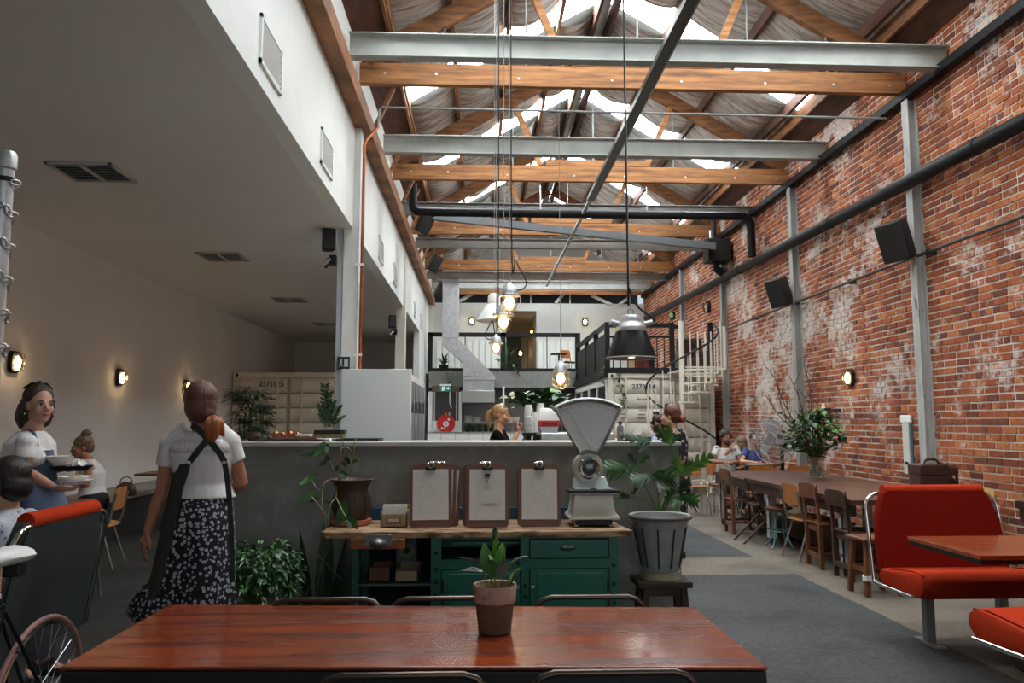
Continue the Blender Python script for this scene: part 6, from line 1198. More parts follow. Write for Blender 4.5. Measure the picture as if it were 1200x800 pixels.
# landing guard: stepped grid in front at the right
gx = [atY(px, 450, SY - .25).x - sxx for px in (806, 810, 819, 827.5, 834.5, 842, 846)]; gz = [atY(820, py, SY - .25).z for py in (430, 440.5, 451, 461, 471.5)]
for i, (x1, z) in enumerate(zip((846, 846, 842, 834.5, 820), gz)): MB().bb((gx[0] - .04, -.26, z - .016), (atY(x1, 450, SY - .25).x - sxx, -.24, z + .016)).build('guard_rail', CREAM, ss)
for i, (k, zb) in enumerate(((1, 4), (2, 4), (3, 3), (4, 2), (5, 1), (6, 1))): MB().bb((gx[k] - .012, -.262, gz[zb] - .01), (gx[k] + .012, -.238, gz[0] + (.75 if k < 6 else .98))).build('guard_bar', CREAM, ss)
MB().prism([(0, 0, 2.58), (.85, -.3, 2.58), (.85, 1.22, 2.58), (0, 1.22, 2.58)], (0, 0, .04)).build('landing', CREAM, ss)
MB().cyl((.86, -.24, 2.6), (.86, -.24, 3.5), .035).build('top_newel', CREAM, ss)
# ---- fridges
fz_ = thing('fridge_row', 'row of tall upright fridges with glass doors, white end panel facing the hall', 'fridge', (-1.53, 8.7, 0))
MB().bb((0, 0, .05), (.78, .03, 2.09)).build('end_panel', mat('fridge_white', (.62, .67, .69), .35), fz_, bev=.006); MB().bb((.10, .03, .05), (.70, 2.4, 2.09)).build('carcass', WHITE, fz_); MB().bb((.02, .03, 0), (.68, 2.38, .05)).build('plinth', BLACKM, fz_)
for k in range(4):
    y = .06 + k * .585; d = MB().bb((.71, y, .12), (.76, y + .57, 2.05)).build('door', WHITE, fz_, bev=.004); MB().bb((.761, y + .06, .2), (.768, y + .51, 1.97)).build('pane', GD, d); MB().bb((.77, y + .02, .8), (.80, y + .045, 1.6)).build('handle', STEEL, d)
ORD = 'first second third fourth fifth sixth seventh eighth ninth'.split()
# ---- kitchen front under the walkway
kf = thing('kitchen_window_frame', 'white framed dark mesh window left of the kitchen pass', 'window', (0, 22.5, 0)); X = lambda px: atY(px, 480, 22.5).x; Z = lambda py: atY(520, py, 22.5).z
for a_, b_ in ((501.5, 506.5), (537.5, 541)): MB().bb((X(a_), 0, 0), (X(b_), .1, Z(459))).build('jamb', WALLW, kf)
MB().bb((X(506), .02, Z(452)), (X(538), .08, Z(459))).build('head', mat('brown_lining', (.14, .09, .05), .7), kf); MB().bb((X(506), .0, 0), (X(538), .1, Z(493))).build('lower_panel', WALLW, kf)
for px in (509, 535): MB().bb((X(px) - .02, .03, Z(493)), (X(px) + .02, .06, Z(452))).build('inner_frame', STEEL, kf)
MB().bb((X(506), .03, Z(457.5)), (X(538), .06, Z(456))).build('inner_frame', STEEL, kf); MB().bb((X(506), .06, Z(493)), (X(538), .075, Z(456))).build('mesh_screen', mat('mesh_screen', (.03, .03, .028), .5, c2=(.06, .055, .05), scale=60), kf)
MB().tube(spline([(X(527.5), 0.0, Z(457)), (X(527), 0, Z(470)), (X(529), 0, Z(478))], 4), .02, 8).build('hose', CERAM, kf)
hr = thing('hose_reel', 'red fire hose reel on the white panel under the walkway', 'hose reel', (X(523), 22.42, Z(496.5))); MB().cyl((0, -.06, 0), (0, .04, 0), .25, n=36).build('disc', mat('fire_red', (.55, .012, .015), .4), hr); MB().tube([(.25 * math.cos(a), -.06, .25 * math.sin(a)) for a in [i * 2 * PI / 36 for i in range(36)]], .015, 8, True).build('rim', bpy.data.materials['fire_red'], hr)
MB().cyl((0, -.09, 0), (0, -.05, 0), .085, n=24).build('hub', CERAM, hr); MB().cyl((0, -.10, 0), (0, -.08, 0), .04, n=16).build('hub_cap', STEEL, hr)
for x, z, r in ((.08, .125, .035), (-.05, -.12, .022), (-.115, -.125, .03)): MB().cyl((x, -.075, z), (x, -.055, z), r, n=14).build('label_dot', CERAM, hr)
MB().bb((-.05, .04, -.05), (.05, .08, .05)).build('wall_mount', BLACKM, hr); MB().cyl((.0, -.02, .24), (0, -.02, .34), .03).build('valve', mat('brass', (.45, .3, .1), .3, .8), hr); MB().cyl((.10, -.02, .25), (.10, -.02, .34), .035).build('valve', STEEL, hr)
es = thing('exit_sign', 'green exit sign with running man and arrow hanging over the kitchen window', 'sign', (atY(522, 454.5, 22.3).x, 22.3, atY(522, 454.5, 22.3).z))
EG = emitter('exit_green', (.01, .16, .11), .35); EWH = emitter('exit_white', (.8, .85, .82), .5)
MB().bb((-.155, -.02, -.10), (.155, .02, .07)).build('panel', EG, es); MB().bb((-.16, -.025, .06), (.16, .025, .11)).build('lamp_housing', WHITE, es); MB().bb((-.1, -.023, -.075), (-.03, -.02, .04)).build('doorway', EWH, es)
MB().ball((-.075, -.024, .025), (.013, .004, .013)).build('running_man', EG, es); MB().bar((-.07, -.024, .01), (-.06, -.024, -.03), .02, .004, (0, 1, 0)).bar((-.06, -.024, -.03), (-.085, -.024, -.065), .012, .004, (0, 1, 0)).bar((-.06, -.024, -.03), (-.04, -.024, -.06), .012, .004, (0, 1, 0)).bar((-.07, -.024, .005), (-.045, -.024, -.005), .010, .004, (0, 1, 0)).build('running_man', EG, es)
MB().prism([(.02, -.021, -.025), (.07, -.021, -.025), (.07, -.021, -.055), (.125, -.021, -.01), (.07, -.021, .035), (.07, -.021, .005), (.02, -.021, .005)], (0, -.003, 0)).build('arrow', EWH, es); MB().cyl((0, 0, .1), (0, 0, .22), .008).build('hanger', STEEL, es)
# tiled half wall
tw_ = thing('tiled_counter', 'white tiled half wall along the front of the kitchen', 'counter', (X(501.5), 22.3, 0)); tx = .40; tzs = Z(507)
MB().bb((0, .012, 0), (4.2, .2, tzs)).build('core', mat('grout', (.45, .45, .43), .9), tw_)
for i in range(10):
    for j in range(4): MB().bb((i * tx + .008, 0, tzs - (j + 1) * .27 + .008), ((i + 1) * tx - .008, .014, tzs - j * .27)).build('tile', CERAM, tw_)
MB().bb((-.0, -.02, tzs), (4.2, .5, tzs + .03)).build('ledge', STEEL, tw_)
# pass shelf
ps = thing('kitchen_shelf', 'steel pass shelf holding crockery at the kitchen', 'shelf', (X(541), 22.6, 0)); zs_ = Z(494.5)
MB().bb((0, 0, zs_ - .03), (3.0, .4, zs_)).build('shelf_board', STEEL, ps)
for x in (.03, 1.5, 2.95): MB().cyl((x, .1, tzs), (x, .1, zs_ - .03), .015).build('upright', STEEL, ps)
def stack(px, y, n, label, r=.13, z=None):
    for k in range(n):
        t = thing('plate', label + ', %s from the bottom' % ORD[k], 'plate', (atY(px, 490, y).x, y, z + k * .028), 0, label.replace('white plate in the ', 'plates in the ')); MB().lathe([(0, .0), (r * .6, 0), (r, .018), (r, .027), (r * .62, .012), (0, .01)], 20).build('dish', CERAM, t)
stack(548.5, 22.75, 7, 'white plate in the taller stack on the pass shelf', .13, zs_); stack(558.5, 22.75, 5, 'white plate in the shorter stack on the pass shelf', .13, zs_)
for px, l in ((597.5, 'cream bowl on the pass shelf just right of the barista'), (604.5, 'cream mug on the pass shelf, second right of the barista')):
    t = thing('bowl', l, 'bowl', (atY(px, 490, 22.7).x, 22.7, zs_)); MB().lathe([(.06, 0), (.09, .03), (.11, .15), (.10, .15), (.08, .03), (0, .02)], 20).build('body', mat('cream_china', (.66, .56, .42), .4) if 'cream_china' not in bpy.data.materials else bpy.data.materials['cream_china'], t)
for i, px in enumerate((548, 555, 562, 569, 576, 583)): pot_plant('herb_plant', 'low green herb plant under the pass shelf, %s from the left' % ('first', 'second', 'third', 'fourth', 'fifth', 'sixth')[i], (atY(px, 505, 22.55).x, 22.55, tzs + .03), .07, .08, BLACKM, 9, .22, .08, 50 + i, .8, (LEAF, LEAFB, LEAFD))
# duct and hood
du = thing('exhaust_duct', 'galvanised square exhaust duct, bending down to the kitchen hood', 'duct', (0, 22.3, 0)); Xd = lambda px: atY(px, 400, 22.3).x; Zd = lambda py: atY(540, py, 22.3).z
def qd(pts): return [(Xd(a), Zd(b)) for a, b in pts]
def slab(pts, y0, y1, nm='duct_section'): MB().prism([V((x, y0, z)) for x, z in qd(pts)], (0, y1 - y0, 0)).build(nm, GALV, du, bev=.006)
slab([(518.5, 334), (537.5, 334), (537.5, 397), (518.5, 397)], -.24, .24); slab([(518.5, 397.5), (537.5, 397.5), (580, 441), (543, 441), (543, 426), (518.5, 404)], -.24, .24); slab([(543, 441.5), (580, 441.5), (580, 446), (543, 446)], -.28, .28, 'flange'); slab([(543, 446), (579, 446), (579, 458), (543, 458)], -.26, .26)
slab([(518, 318), (537.5, 318), (537.5, 334), (518, 334)], -.22, .22); MB().prism([V((Xd(541), -.3, Zd(472))), V((Xd(580), -.3, Zd(472))), V((Xd(580), -.3, Zd(458))), V((Xd(541), -.3, Zd(458)))], (0, .9, 0)).build('hood', STEEL, du, bev=.01)
sb = tag(MB().bb((X(541), 24.2, 0), (X(627), 24.3, Z(466))).build('steel_splashback', mat('bright_splash', (.33, .32, .31), .35, .5), bev=.004), 'brushed steel splashback behind the pass shelf', 'splashback')
fl2 = thing('tube_light', 'white upright tube light behind the barista', 'lamp', (atY(590, 465, 22.2).x, 22.2, 0)); MB().cyl((0, 0, Z(476)), (0, 0, Z(456)), .028).build('tube', CERAM, fl2); MB().cyl((0, 0, Z(456)), (0, 0, Z(453)), .04).build('cap', WHITE, fl2); MB().bb((-.02, .0, 0), (.02, .04, Z(476))).build('stand', STEEL, fl2)
# ---- coffee bar behind the concrete counter
bb2 = thing('coffee_bar', 'steel-topped work counter behind the concrete wall carrying the coffee machine', 'counter', (-1.5, 5.55, 0)); MB().bb((0, 0, 0), (2.85, .95, .91)).build('cabinet', mat('bar_grey', (.14, .14, .14), .6), bb2); MB().bb((-.0, -.01, .91), (2.87, .97, .94)).build('worktop', STEEL, bb2)
BY = 5.85; bx0 = lambda px: atY(px, 500, BY).x; bz0 = lambda py: atY(660, py, BY).z
em = thing('espresso_machine', 'boxy stainless espresso machine behind the counter, cups stacked on top', 'coffee machine', (bx0(672), BY, .94)); zt = bz0(506.5) - .94
w = (bx0(714) - bx0(631)) / 2; 
MB().bb((-w, -.22, .04), (w, .22, zt)).build('body', STEEL, em, bev=.01); MB().bb((-w + .03, -.225, zt - .16), (w - .03, -.215, zt - .06)).build('panel', mat('grey_panel', (.24, .23, .22), .4, .4), em); MB().bb((-w - .10, -.2, .1), (-w, .2, zt - .01)).build('side_module', BLACKM, em, bev=.01)
for x in (-w + .06, w - .06): MB().cyl((x, 0, 0), (x, 0, .05), .025).build('foot', BLACKM, em)
MB().tube([(-w - .06, -.2, zt), (-w - .06, -.24, zt - .02), (-w - .06, -.24, .1)], .008, 8).build('steam_wand', CHROME, em)
zt += .94
cv = thing('covered_tray', 'white cloth-covered box with a red band on the espresso machine', 'box', (bx0(642), BY, zt)); 
MB().loft([[V((sx * wx, sy * .10, z)) for sx, sy in ((-1, -1), (1, -1), (1, 1), (-1, 1))] for wx, z in ((.058, 0), (.075, .045))]).build('base', mat('blue_white', (.55, .62, .64), .3), cv, bev=.004); rb_ = MB().bb((-.08, -.11, .045), (.08, .11, .088)).build('red_band', mat('signal_red', (.55, .015, .012), .35), cv, bev=.004); MB().bb((-.055, -.113, .056), (.06, -.108, .074)).build('dark_label', mat('dark_red_label', (.10, .008, .008), .4), rb_)
MB().loft([[V((ox + sx * wx, sy * wy_, z)) for sx, sy in ((-1, -1), (-.3, -1.04), (.4, -.98), (1, -1), (1, 1), (-1, 1))] for wx, wy_, z, ox in ((.08, .11, .088, 0), (.078, .105, .11, 0), (.06, .09, .15, -.012), (.042, .07, .178, -.022), (.02, .05, .185, -.03))]).build('cloth', PAPER, cv, bev=.006)
def cups(px, pyb, pyt, y, label, wpx=11, n=7, lid=True):
    zb, zt_ = atY(px, pyb, y).z, atY(px, pyt, y).z; r = wpx / 2 / 900 * y; cup_h = .105 * (r / .045); st_ = (zt_ - zb - cup_h) / max(1, n - 1)
    t = None
    for k in range(n):
        c = thing('paper_cup', label + ', %s from the bottom' % ORD[k], 'cup', (atY(px, 490, y).x, y, zb + k * st_), 0, label.replace('white paper cup in the ', 'cups in the ')); MB().lathe([(r, 0), (r, .006), (r * .72, cup_h), (r * .66, cup_h), (0, cup_h - .004)], 20).build('cup', CERAM, c)
cups(619.5, 503, 474, BY - .05, 'white paper cup in the tall left stack on the espresso machine', 11, 6); cups(633.5, 497, 472.5, BY + .12, 'white paper cup in the back stack on the espresso machine', 11, 5); cups(626, 505.5, 483, BY - .14, 'white paper cup in the short front stack on the espresso machine', 10, 5)
gr = thing('takeaway_lids', 'stack of pale takeaway lids between the paper cups', 'lids', (bx0(618), BY - .2, zt));
for k in range(9): MB().lathe([(.03, 0), (.032, .004), (.032, .010), (.02, .013), (0, .013)], 18, (0, 0, k * .0135)).build('lid', WHITE, gr)
MB().bb((-.05, -.05, -.02), (.05, .05, 0)).build('tray', BLACKM, gr)
fp_ = thing('potted_fern', 'broad leafy plant arching above the espresso machine', 'plant', (bx0(632), 6.35, .94)); FY = 6.35
MB().lathe([(.07, 0), (.10, .40), (.105, .42), (.09, .42), (0, .40)], 20).build('pot', BLACKM, fp_)
for k, (pix, nn) in enumerate(((((630, 497), (612, 474), (602, 466), (595, 478)), 9), (((630, 497), (616, 472), (606, 463), (598, 466)), 9), (((631, 497), (626, 478), (622, 467), (617, 461)), 9), (((632, 497), (634, 476), (636, 466), (634, 459)), 9), (((633, 497), (642, 476), (650, 466), (660, 470)), 10), (((633, 497), (645, 470), (656, 464), (667, 474)), 10), (((632, 497), (638, 470), (646, 464), (654, 461)), 9), (((631, 497), (624, 476), (618, 470), (610, 474)), 9), (((633, 497), (640, 478), (646, 470), (652, 472)), 9), (((632, 497), (628, 474), (628, 466), (626, 458)), 8))):
    pts = spline([rel(px, py, FY + .04 * ((k % 3) - 1), fp_) for px, py in pix], 6); MB().tube(pts, .005, 6).build('stem', STEM, fp_); rr = random.Random(k)
    for j in range(nn * 2): i_ = 5 + int(j / (nn * 2) * (len(pts) - 6)); addleaf(pts[i_], rr.uniform(0, 6.3), rr.uniform(-.6, .5), rr.uniform(.07, .13), .06, (LEAF, LEAFB, LEAFD, LEAF, bpy.data.materials['philodendron_pale'])[j % 5], fp_, rr.uniform(-.5, .5), n=4)
# trays and pots on the cap at left
CY = 5.28; cx0 = lambda px: atY(px, 510, CY).x; ctop = 1.371
for px0, px1, z, m, l, nm in ((304, 382, .0, mat('dark_tray', (.03, .025, .025), .5), 'dark serving tray lying at the bottom on the left of the counter', 'tray'), (326, 375, .016, WOODC, 'red-brown wooden tray on top of the dark tray on the counter', 'tray'), (398, 446, .0, BLACKM, 'flat black tray lying in front of the white fridge panel', 'tray')):
    t = thing('serving_tray', l, 'tray', ((cx0(px0) + cx0(px1)) / 2, CY, ctop + z)); w = (cx0(px1) - cx0(px0)) / 2
    MB().bb((-w, -.13, 0), (w, .13, .006)).build('base', m, t); MB().tube([(-w, -.13, .012), (w, -.13, .012), (w, .13, .012), (-w, .13, .012)], .005, 6, True).build('rim', m, t)
COPP = mat('copper_pot', (.50, .20, .09), .3, .9)
for i, (px, l) in enumerate(((323, 'round copper pot at the left end of the wooden tray'), (330, 'small dark-lidded copper pot, second on the tray'), (340, 'shiny copper pot in the middle of the tray'), (347, 'small reddish pot at the right of the shiny copper one'))):
    t = thing('copper_pot', l, 'pot', (cx0(px), CY + .03 * (i % 2), ctop + .024)); r = .022 if i % 2 == 0 else .018; MB().lathe([(r * .7, 0), (r, r * .6), (r * .9, r * 1.4), (r * .5, r * 1.8), (r * .2, r * 2), (r * .2, r * 2.4), (0, r * 2.5)], 18).build('body', COPP, t); MB().tube([(r, 0, r), (r * 2.2, 0, r * 1.3)], .003, 6).build('handle', BLACKM, t)
nb = thing('napkin_stack', 'stack of white paper napkins on the trays beside the planter', 'napkins', (cx0(358), CY - .04, ctop + .023)); 
for k in range(5): MB().bb((-.045, -.05, k * .005), (.045, .05, k * .005 + .004)).build('napkin', PAPER, nb)
for i, (px, l, m) in enumerate(((381, 'white folded menu standing flat below the planter', PAPER), (388, 'folded grey newspaper below the planter', mat('newsprint', (.36, .36, .35), .8)))): t = thing('folded_paper', l, 'paper', (cx0(px), CY - .05 + .08 * i, ctop)); MB().bb((-.05, -.06, 0), (.05, .06, .018)).build('sheets', m, t, bev=.002); MB().bb((-.05, -.061, .006), (.05, -.055, .009)).build('fold_line', BLACKM, t)
bp_ = thing('black_bowl', 'dark round bowl at the left end of the counter below the palm', 'bowl', (cx0(297), CY, ctop)); MB().lathe([(.03, 0), (.05, .03), (.045, .06), (.038, .06), (.04, .03), (0, .012)], 24).build('body', mat('dark_clay', (.05, .025, .018), .5), bp_); MB().lathe([(.035, .05), (0, .055)], 16).build('contents', SOIL, bp_)
zp = thing('zz_plant', 'upright glossy-leaved plant in a yellow-banded black trough on the counter', 'plant', (cx0(384), CY + .1, ctop + .018)); zpw = .095
MB().bb((-zpw, -.06, 0), (zpw, .06, .028)).build('trough', mat('yellow_band', (.30, .27, .10), .6), zp, bev=.003); MB().bb((-zpw - .006, -.066, .028), (zpw + .006, .066, .055)).build('trough_rim', BLACKM, zp, bev=.003)
for k, (tip, bs) in enumerate((((381, 453), (384, 500)), ((376, 476), (382, 500)), ((372, 484), (381, 500)), ((390, 472), (386, 500)), ((396, 478), (387, 500)), ((400, 490), (389, 500)), ((386, 462), (385, 500)))):
    a_, b_ = rel(*bs, CY + .1, zp), rel(*tip, CY + .1 + .03 * (k % 3 - 1), zp); pts = spline([a_, (a_ + b_) / 2 + V((.01 * (k % 3 - 1), 0, .015)), b_], 5); MB().tube(pts, .004, 6).build('stem', STEM, zp)
    for j in range(2, len(pts)):
        for s in (-1, 1): addleaf(pts[j], (0 if s > 0 else PI) + .3 * (k % 3 - 1), .5, .045, .02, LEAFD if (j + k) % 3 else LEAF, zp, 1.0 * s, n=4)
pm = thing('bamboo_palm', 'dark feathery bamboo palm at the left end behind the counter', 'plant', (atY(296, 480, 6.2).x, 6.2, 0))
MB().lathe([(.14, 0), (.18, .5), (.185, .55), (.16, .55), (0, .52)], 24).build('pot', mat('brown_pot', (.06, .03, .02), .7), pm)
fr_ = MB(); rr = random.Random(77)
for k in range(7): MB().tube(spline([((k - 3) * .02, 0, .52), ((k - 3) * .028, .02 * (k % 3), 1.1), ((k - 3) * .03, .03 * (k % 3 - 1), 1.55 + .03 * k % .1)], 5), .006, 6).build('cane', STEM, pm)
for k in range(110):
    z = rr.uniform(1.28, 1.76); a_ = rr.uniform(0, 6.3); r = .05; p = V((rr.uniform(-.08, .08), rr.uniform(-.08, .08), z))
    for j in range(9): leaf_mb(rr.uniform(.10, .17), .015, .05, 3, .2, .25, M=leafM(p + V((.06 * math.cos(a_), .06 * math.sin(a_), 0)), a_ + (j - 4) * .33, rr.uniform(-.3, .3) + .1), mb=fr_)
tag(fr_.build('foliage', mat('palm_dark', (.014, .03, .014), .45, c2=(.025, .05, .02), scale=9), pm, ang=3, fix=False), kind='stuff')
# right end of the counter
bo = thing('drink_bottle', 'slim grey bottle on the counter beside the scale dial', 'bottle', (atY(727, 512, 5.3).x, 5.3, ctop)); MB().lathe([(.022, 0), (.023, .01), (.023, .09), (.02, .1), (.012, .105), (.012, .12), (0, .12)], 18).build('body', mat('grey_bottle', (.20, .21, .22), .3, .5), bo); MB().lathe([(.014, .115), (.014, .13), (0, .13)], 14).build('cap', BLACKM, bo)
mc = thing('menu_card', 'white menu card propped up at the right end of the counter', 'card', (atY(746, 512, 5.3).x, 5.3, ctop)); MB().box((0, 0, .045), (.05, .004, .10), (0, .5, 0)).build('card', PAPER, mc); MB().bb((-.03, -.02, 0), (.03, .02, .008)).build('stand', WOODC, mc)
mo = thing('side_plate', 'small brown board with crumbs at the right end of the counter', 'board', (atY(735, 514, 5.25).x, 5.25, ctop)); MB().bb((-.05, -.04, 0), (.05, .04, .008)).build('board', WOODC, mo, bev=.002); MB().ball((.01, 0, .012), (.018, .012, .008)).build('crumbs', FOODY, mo)
# ================================================================== PEOPLE
def headM(c, face, tilt=0.):
    f = V(face).normalized(); Y = -f; X = Y.cross(V((0, 0, 1))).normalized(); Z = X.cross(Y).normalized()
    return Matrix.Translation(V(c)) @ Matrix((X, Y, Z)).transposed().to_4x4() @ Matrix.Rotation(tilt, 4, 'Y')
def rings_torso(R, n=20, grow=0., sq=.85):
    out = []
    for c, lat, hw, hd in R:
        X = V(lat); X.z = X.z; X.normalize(); Yd = V((0, 0, 1)).cross(X).normalized()
        out.append([V(c) + X * (hw + grow) * math.copysign(abs(math.cos(a)) ** sq, math.cos(a)) + Yd * (hd + grow) * math.copysign(abs(math.sin(a)) ** sq, math.sin(a)) for a in [i * 2 * PI / n for i in range(n)]])
    return out
def limb(mb, pts, rs, n=12):
    mb.tube(spline(pts, 3) if len(pts) > 2 else pts, None or [r for r in lerp_r(rs, len(spline(pts, 3)) if len(pts) > 2 else len(pts))], n)
    for p, r in zip(pts, rs): mb.ball(p, r, 12, 8)
def lerp_r(rs, k):
    out = []
    for i in range(k): t = i / (k - 1) * (len(rs) - 1); a = min(int(t), len(rs) - 2); out.append(rs[a] + (rs[a + 1] - rs[a]) * (t - a))
    return out
def hand(mb, w, d, nrm, side, curl=.5, point=False, s=1.):
    """palm, four unequal bent fingers and a thumb off the side; d along the hand, nrm out of the palm"""
    d = V(d).normalized(); nrm = (V(nrm) - d * V(nrm).dot(d)).normalized(); x = d.cross(nrm).normalized() * side; w = V(w)
    for k, (ox, ln, fl) in enumerate(((-.030, .085, .066), (-.010, .092, .074), (.011, .088, .070), (.030, .078, .054))):
        b = w + x * ox * .55 * s; kn = w + (d * ln + x * ox) * s; mb.tube([b, kn], [.013 * s, .0105 * s], 8); mb.ball(kn, .0108 * s, 8, 6)
        p = kn; dd = d.copy(); c_ = curl * (.85 + .12 * k)
        if point and k == 0: c_ = .03
        for sg in (.46, .32, .24):
            dd = (dd * math.cos(c_) + nrm * math.sin(c_)).normalized() if sg == .46 else (Matrix.Rotation(c_, 3, d.cross(nrm)) @ dd).normalized()
            q = p + dd * fl * sg * s; mb.tube([p, q], [.0098 * s, .0085 * s], 8); mb.ball(q, .0085 * s, 8, 6); p = q
    mb.ball(w + d * .05 * s, (.03 * s, .03 * s, .022 * s), 10, 8)
    t0_ = w + d * .022 * s - x * .026 * s; t1 = t0_ + (d * .6 - x * .7 + nrm * .25).normalized() * .042 * s; t2 = t1 + (d * .9 - x * .2 + nrm * (.2 + .4 * curl)).normalized() * .032 * s
    mb.tube([t0_, t1, t2], [.0135 * s, .0115 * s, .009 * s], 8); mb.ball(t1, .0115 * s, 8, 6); mb.ball(t2, .009 * s, 8, 6)
def head_mb(mb, M, neck, s=1., male=False):
    B = lambda c, r, n=20, m=14: mb.add([M @ (V(c) * s + V((p[0] * s, p[1] * s, p[2] * s))) for p in MB().ball((0, 0, 0), r, n, m).v], MB().ball((0, 0, 0), r, n, m).f)
    T = lambda pts, rs: mb.tube([M @ (V(p) * s) for p in pts], [r * s for r in rs], 10)
    B((0, .018, .032), (.074, .092, .088)); B((0, -.028, -.028), (.060, .062, .088)); B((0, -.052, -.094), (.030, .030, .024)); B((0, -.022, -.075), (.050, .052, .045))
    for x in (-1, 1):
        B((x * .036, -.062, -.032), (.026, .022, .026)); T([(x * .012, -.088, .020), (x * .046, -.074, .022)], [.009, .007]); B((x * .074, .012, -.008), (.009, .022, .032)); B((x * .045, .0, -.066), (.02, .035, .03)); B((x * .009, -.100, -.036), (.009, .010, .008))
    T([(0, -.084, .012), (0, -.100, -.016), (0, -.112, -.033)], [.009, .0105, .0125]); T([(-.018, -.086, -.060), (0, -.092, -.058), (.018, -.086, -.060)], [.005, .0075, .005]); T([(-.016, -.084, -.070), (0, -.090, -.071), (.016, -.084, -.070)], [.005, .008, .005])
    mb.tube([M @ (V((0, .022, -.055)) * s), V(neck) + V((0, 0, .0))], [.052 * s + (.008 if male else 0), .060 * s + (.01 if male else 0)], 14)
def face_parts(par, M, s=1., hair=None, eyes=True):
    if not eyes: return
    for x in (-1, 1):
        e = MB(); e.add([M @ (V((x * .031, -.079, 0.001)) * s + V(p) * s) for p in MB().ball((0, 0, 0), (.0145, .0125, .0085), 12, 8).v], MB().ball((0, 0, 0), 1, 12, 8).f)
        eo = e.build('eye', EYEW, par); q = MB(); q.add([M @ (V((x * .031, -.0895, .001)) * s + V(p) * s) for p in MB().ball((0, 0, 0), (.0068, .003, .0068), 10, 6).v], MB().ball((0, 0, 0), 1, 10, 6).f); q.build('iris', IRIS, eo)
        MB().tube([M @ (V(p) * s) for p in ((x * .014, -.0955, .021), (x * .032, -.0905, .0265), (x * .05, -.0765, .020))], [.0035 * s, .004 * s, .002 * s], 6).build('eyebrow', hair or HAIRD, par)
        MB().tube([M @ (V(p) * s) for p in ((x * .017, -.0905, .0055), (x * .031, -.0925, .0095), (x * .046, -.082, .0045))], [.0018 * s, .0022 * s, .0015 * s], 5).build('eyelash', HAIRD, par)
    l = MB(); l.tube([M @ (V(p) * s) for p in ((-.021, -.0865, -.0635), (-.008, -.0965, -.0605), (0, -.0965, -.0620), (.008, -.0965, -.0605), (.021, -.0865, -.0635))], [.002 * s, .0045 * s, .004 * s, .0045 * s, .002 * s], 8); l.tube([M @ (V(p) * s) for p in ((-.019, -.0865, -.066), (0, -.096, -.0695), (.019, -.0865, -.066))], [.002 * s, .005 * s, .002 * s], 8); l.build('lips', LIPS, par)
def hair_shape(par, M, balls, tubes, m, vox=.007, name='hair', s=1., smooth=3):
    mb = MB()
    for c, r in balls: b = MB().ball((0, 0, 0), r, 20, 14); mb.add([M @ ((V(c) + V(p)) * s) for p in b.v], b.f)
    for pts, rs in tubes: mb.tube(spline([M @ (V(p) * s) for p in pts], 4), lerp_r([r * s for r in rs], (len(pts) - 1) * 4 + 1), 10)
    return link(name, voxel_mesh(mb, vox, smooth), m, par, ang=3)
CAP = [((0, .026, .044), (.082, .097, .086)), ((0, .055, .0), (.078, .070, .085))]
def person(name, label, loc, J, skin=SKIN, vox=.0075, group=None, male=False, hs=1., face=True, hair_m=HAIRD, bust=True):
    """J holds pixel joints already turned into local points"""
    t = thing(name, label, 'person', loc, 0, group); b = MB(); lat, hl = V(J['lat']).normalized(), V(J.get('hiplat', J['lat'])).normalized()
    pe, ch, nk = V(J['pelvis']), V(J['chest']), V(J['neck']); k = J.get('k', 1.); pk = J.get('pk', 1.); fw = lat.cross(V((0, 0, 1))); fw = V(J['front']).normalized() if 'front' in J else fw
    wa = pe + (ch - pe) * .48
    R = [(pe + V((0, 0, -.10)), hl, .125 * k * pk, .10 * k), (pe, hl, .168 * k * pk, .112 * k), (pe + (ch - pe) * .28, hl, .150 * k * pk, .102 * k), (wa, (hl + lat), (.125 if not male else .15) * k, .090 * k), (ch - (ch - wa) * .3, lat, .142 * k, .102 * k), (ch, lat, (.150 if not male else .18) * k, .108 * k), (ch + (nk - ch) * .5, lat, (.150 if not male else .18) * k, .085 * k), (ch + (nk - ch) * .80, lat, .105 * k, .065 * k), (nk, lat, .058 * k, .055 * k)]
    b.loft(rings_torso(R))
    if bust and not male:
        for s in (-1, 1): b.ball(ch + lat * s * .068 * k + fw * .075 * k + V((0, 0, -.03)), (.062 * k, .062 * k, .066 * k), 14, 10)
    for a in J['arms']:
        g = 1.15 if male else 1.
        limb(b, [a['s'], a['e']], [.043 * k * g, .034 * k * g]); limb(b, [a['e'], V(a['e']) + (V(a['w']) - V(a['e'])) * .35, a['w']], [.035 * k * g, .036 * k * g, .023 * k * g]); limb(b, [ch + (V(a['s']) - ch) * .5 + V((0, 0, .03)), a['s']], [.048 * k, .043 * k * g])
        if 'd' in a: hand(b, a['w'], a['d'], a['n'], a.get('side', 1), a.get('curl', .45), a.get('point', False), a.get('hs', .95))
    for l in J.get('legs', []):
        limb(b, [l['h'], l['k'], l['a']], [.085 * k, .055 * k, .036 * k]); limb(b, [V(l['k']), V(l['k']) + (V(l['a']) - V(l['k'])) * .35 , l['a']], [.052 * k, .054 * k, .034 * k]); limb(b, [l['a'], l['t']], [.036 * k, .030 * k])
    M = headM(J['head'], J['face'], J.get('tilt', 0)); hs *= .95; head_mb(b, M, nk, hs, male)
    link('body', voxel_mesh(b, vox, 3, .5), skin, t, ang=3)
    if face: face_parts(t, M, hs, hair_m)
    return t, R, M
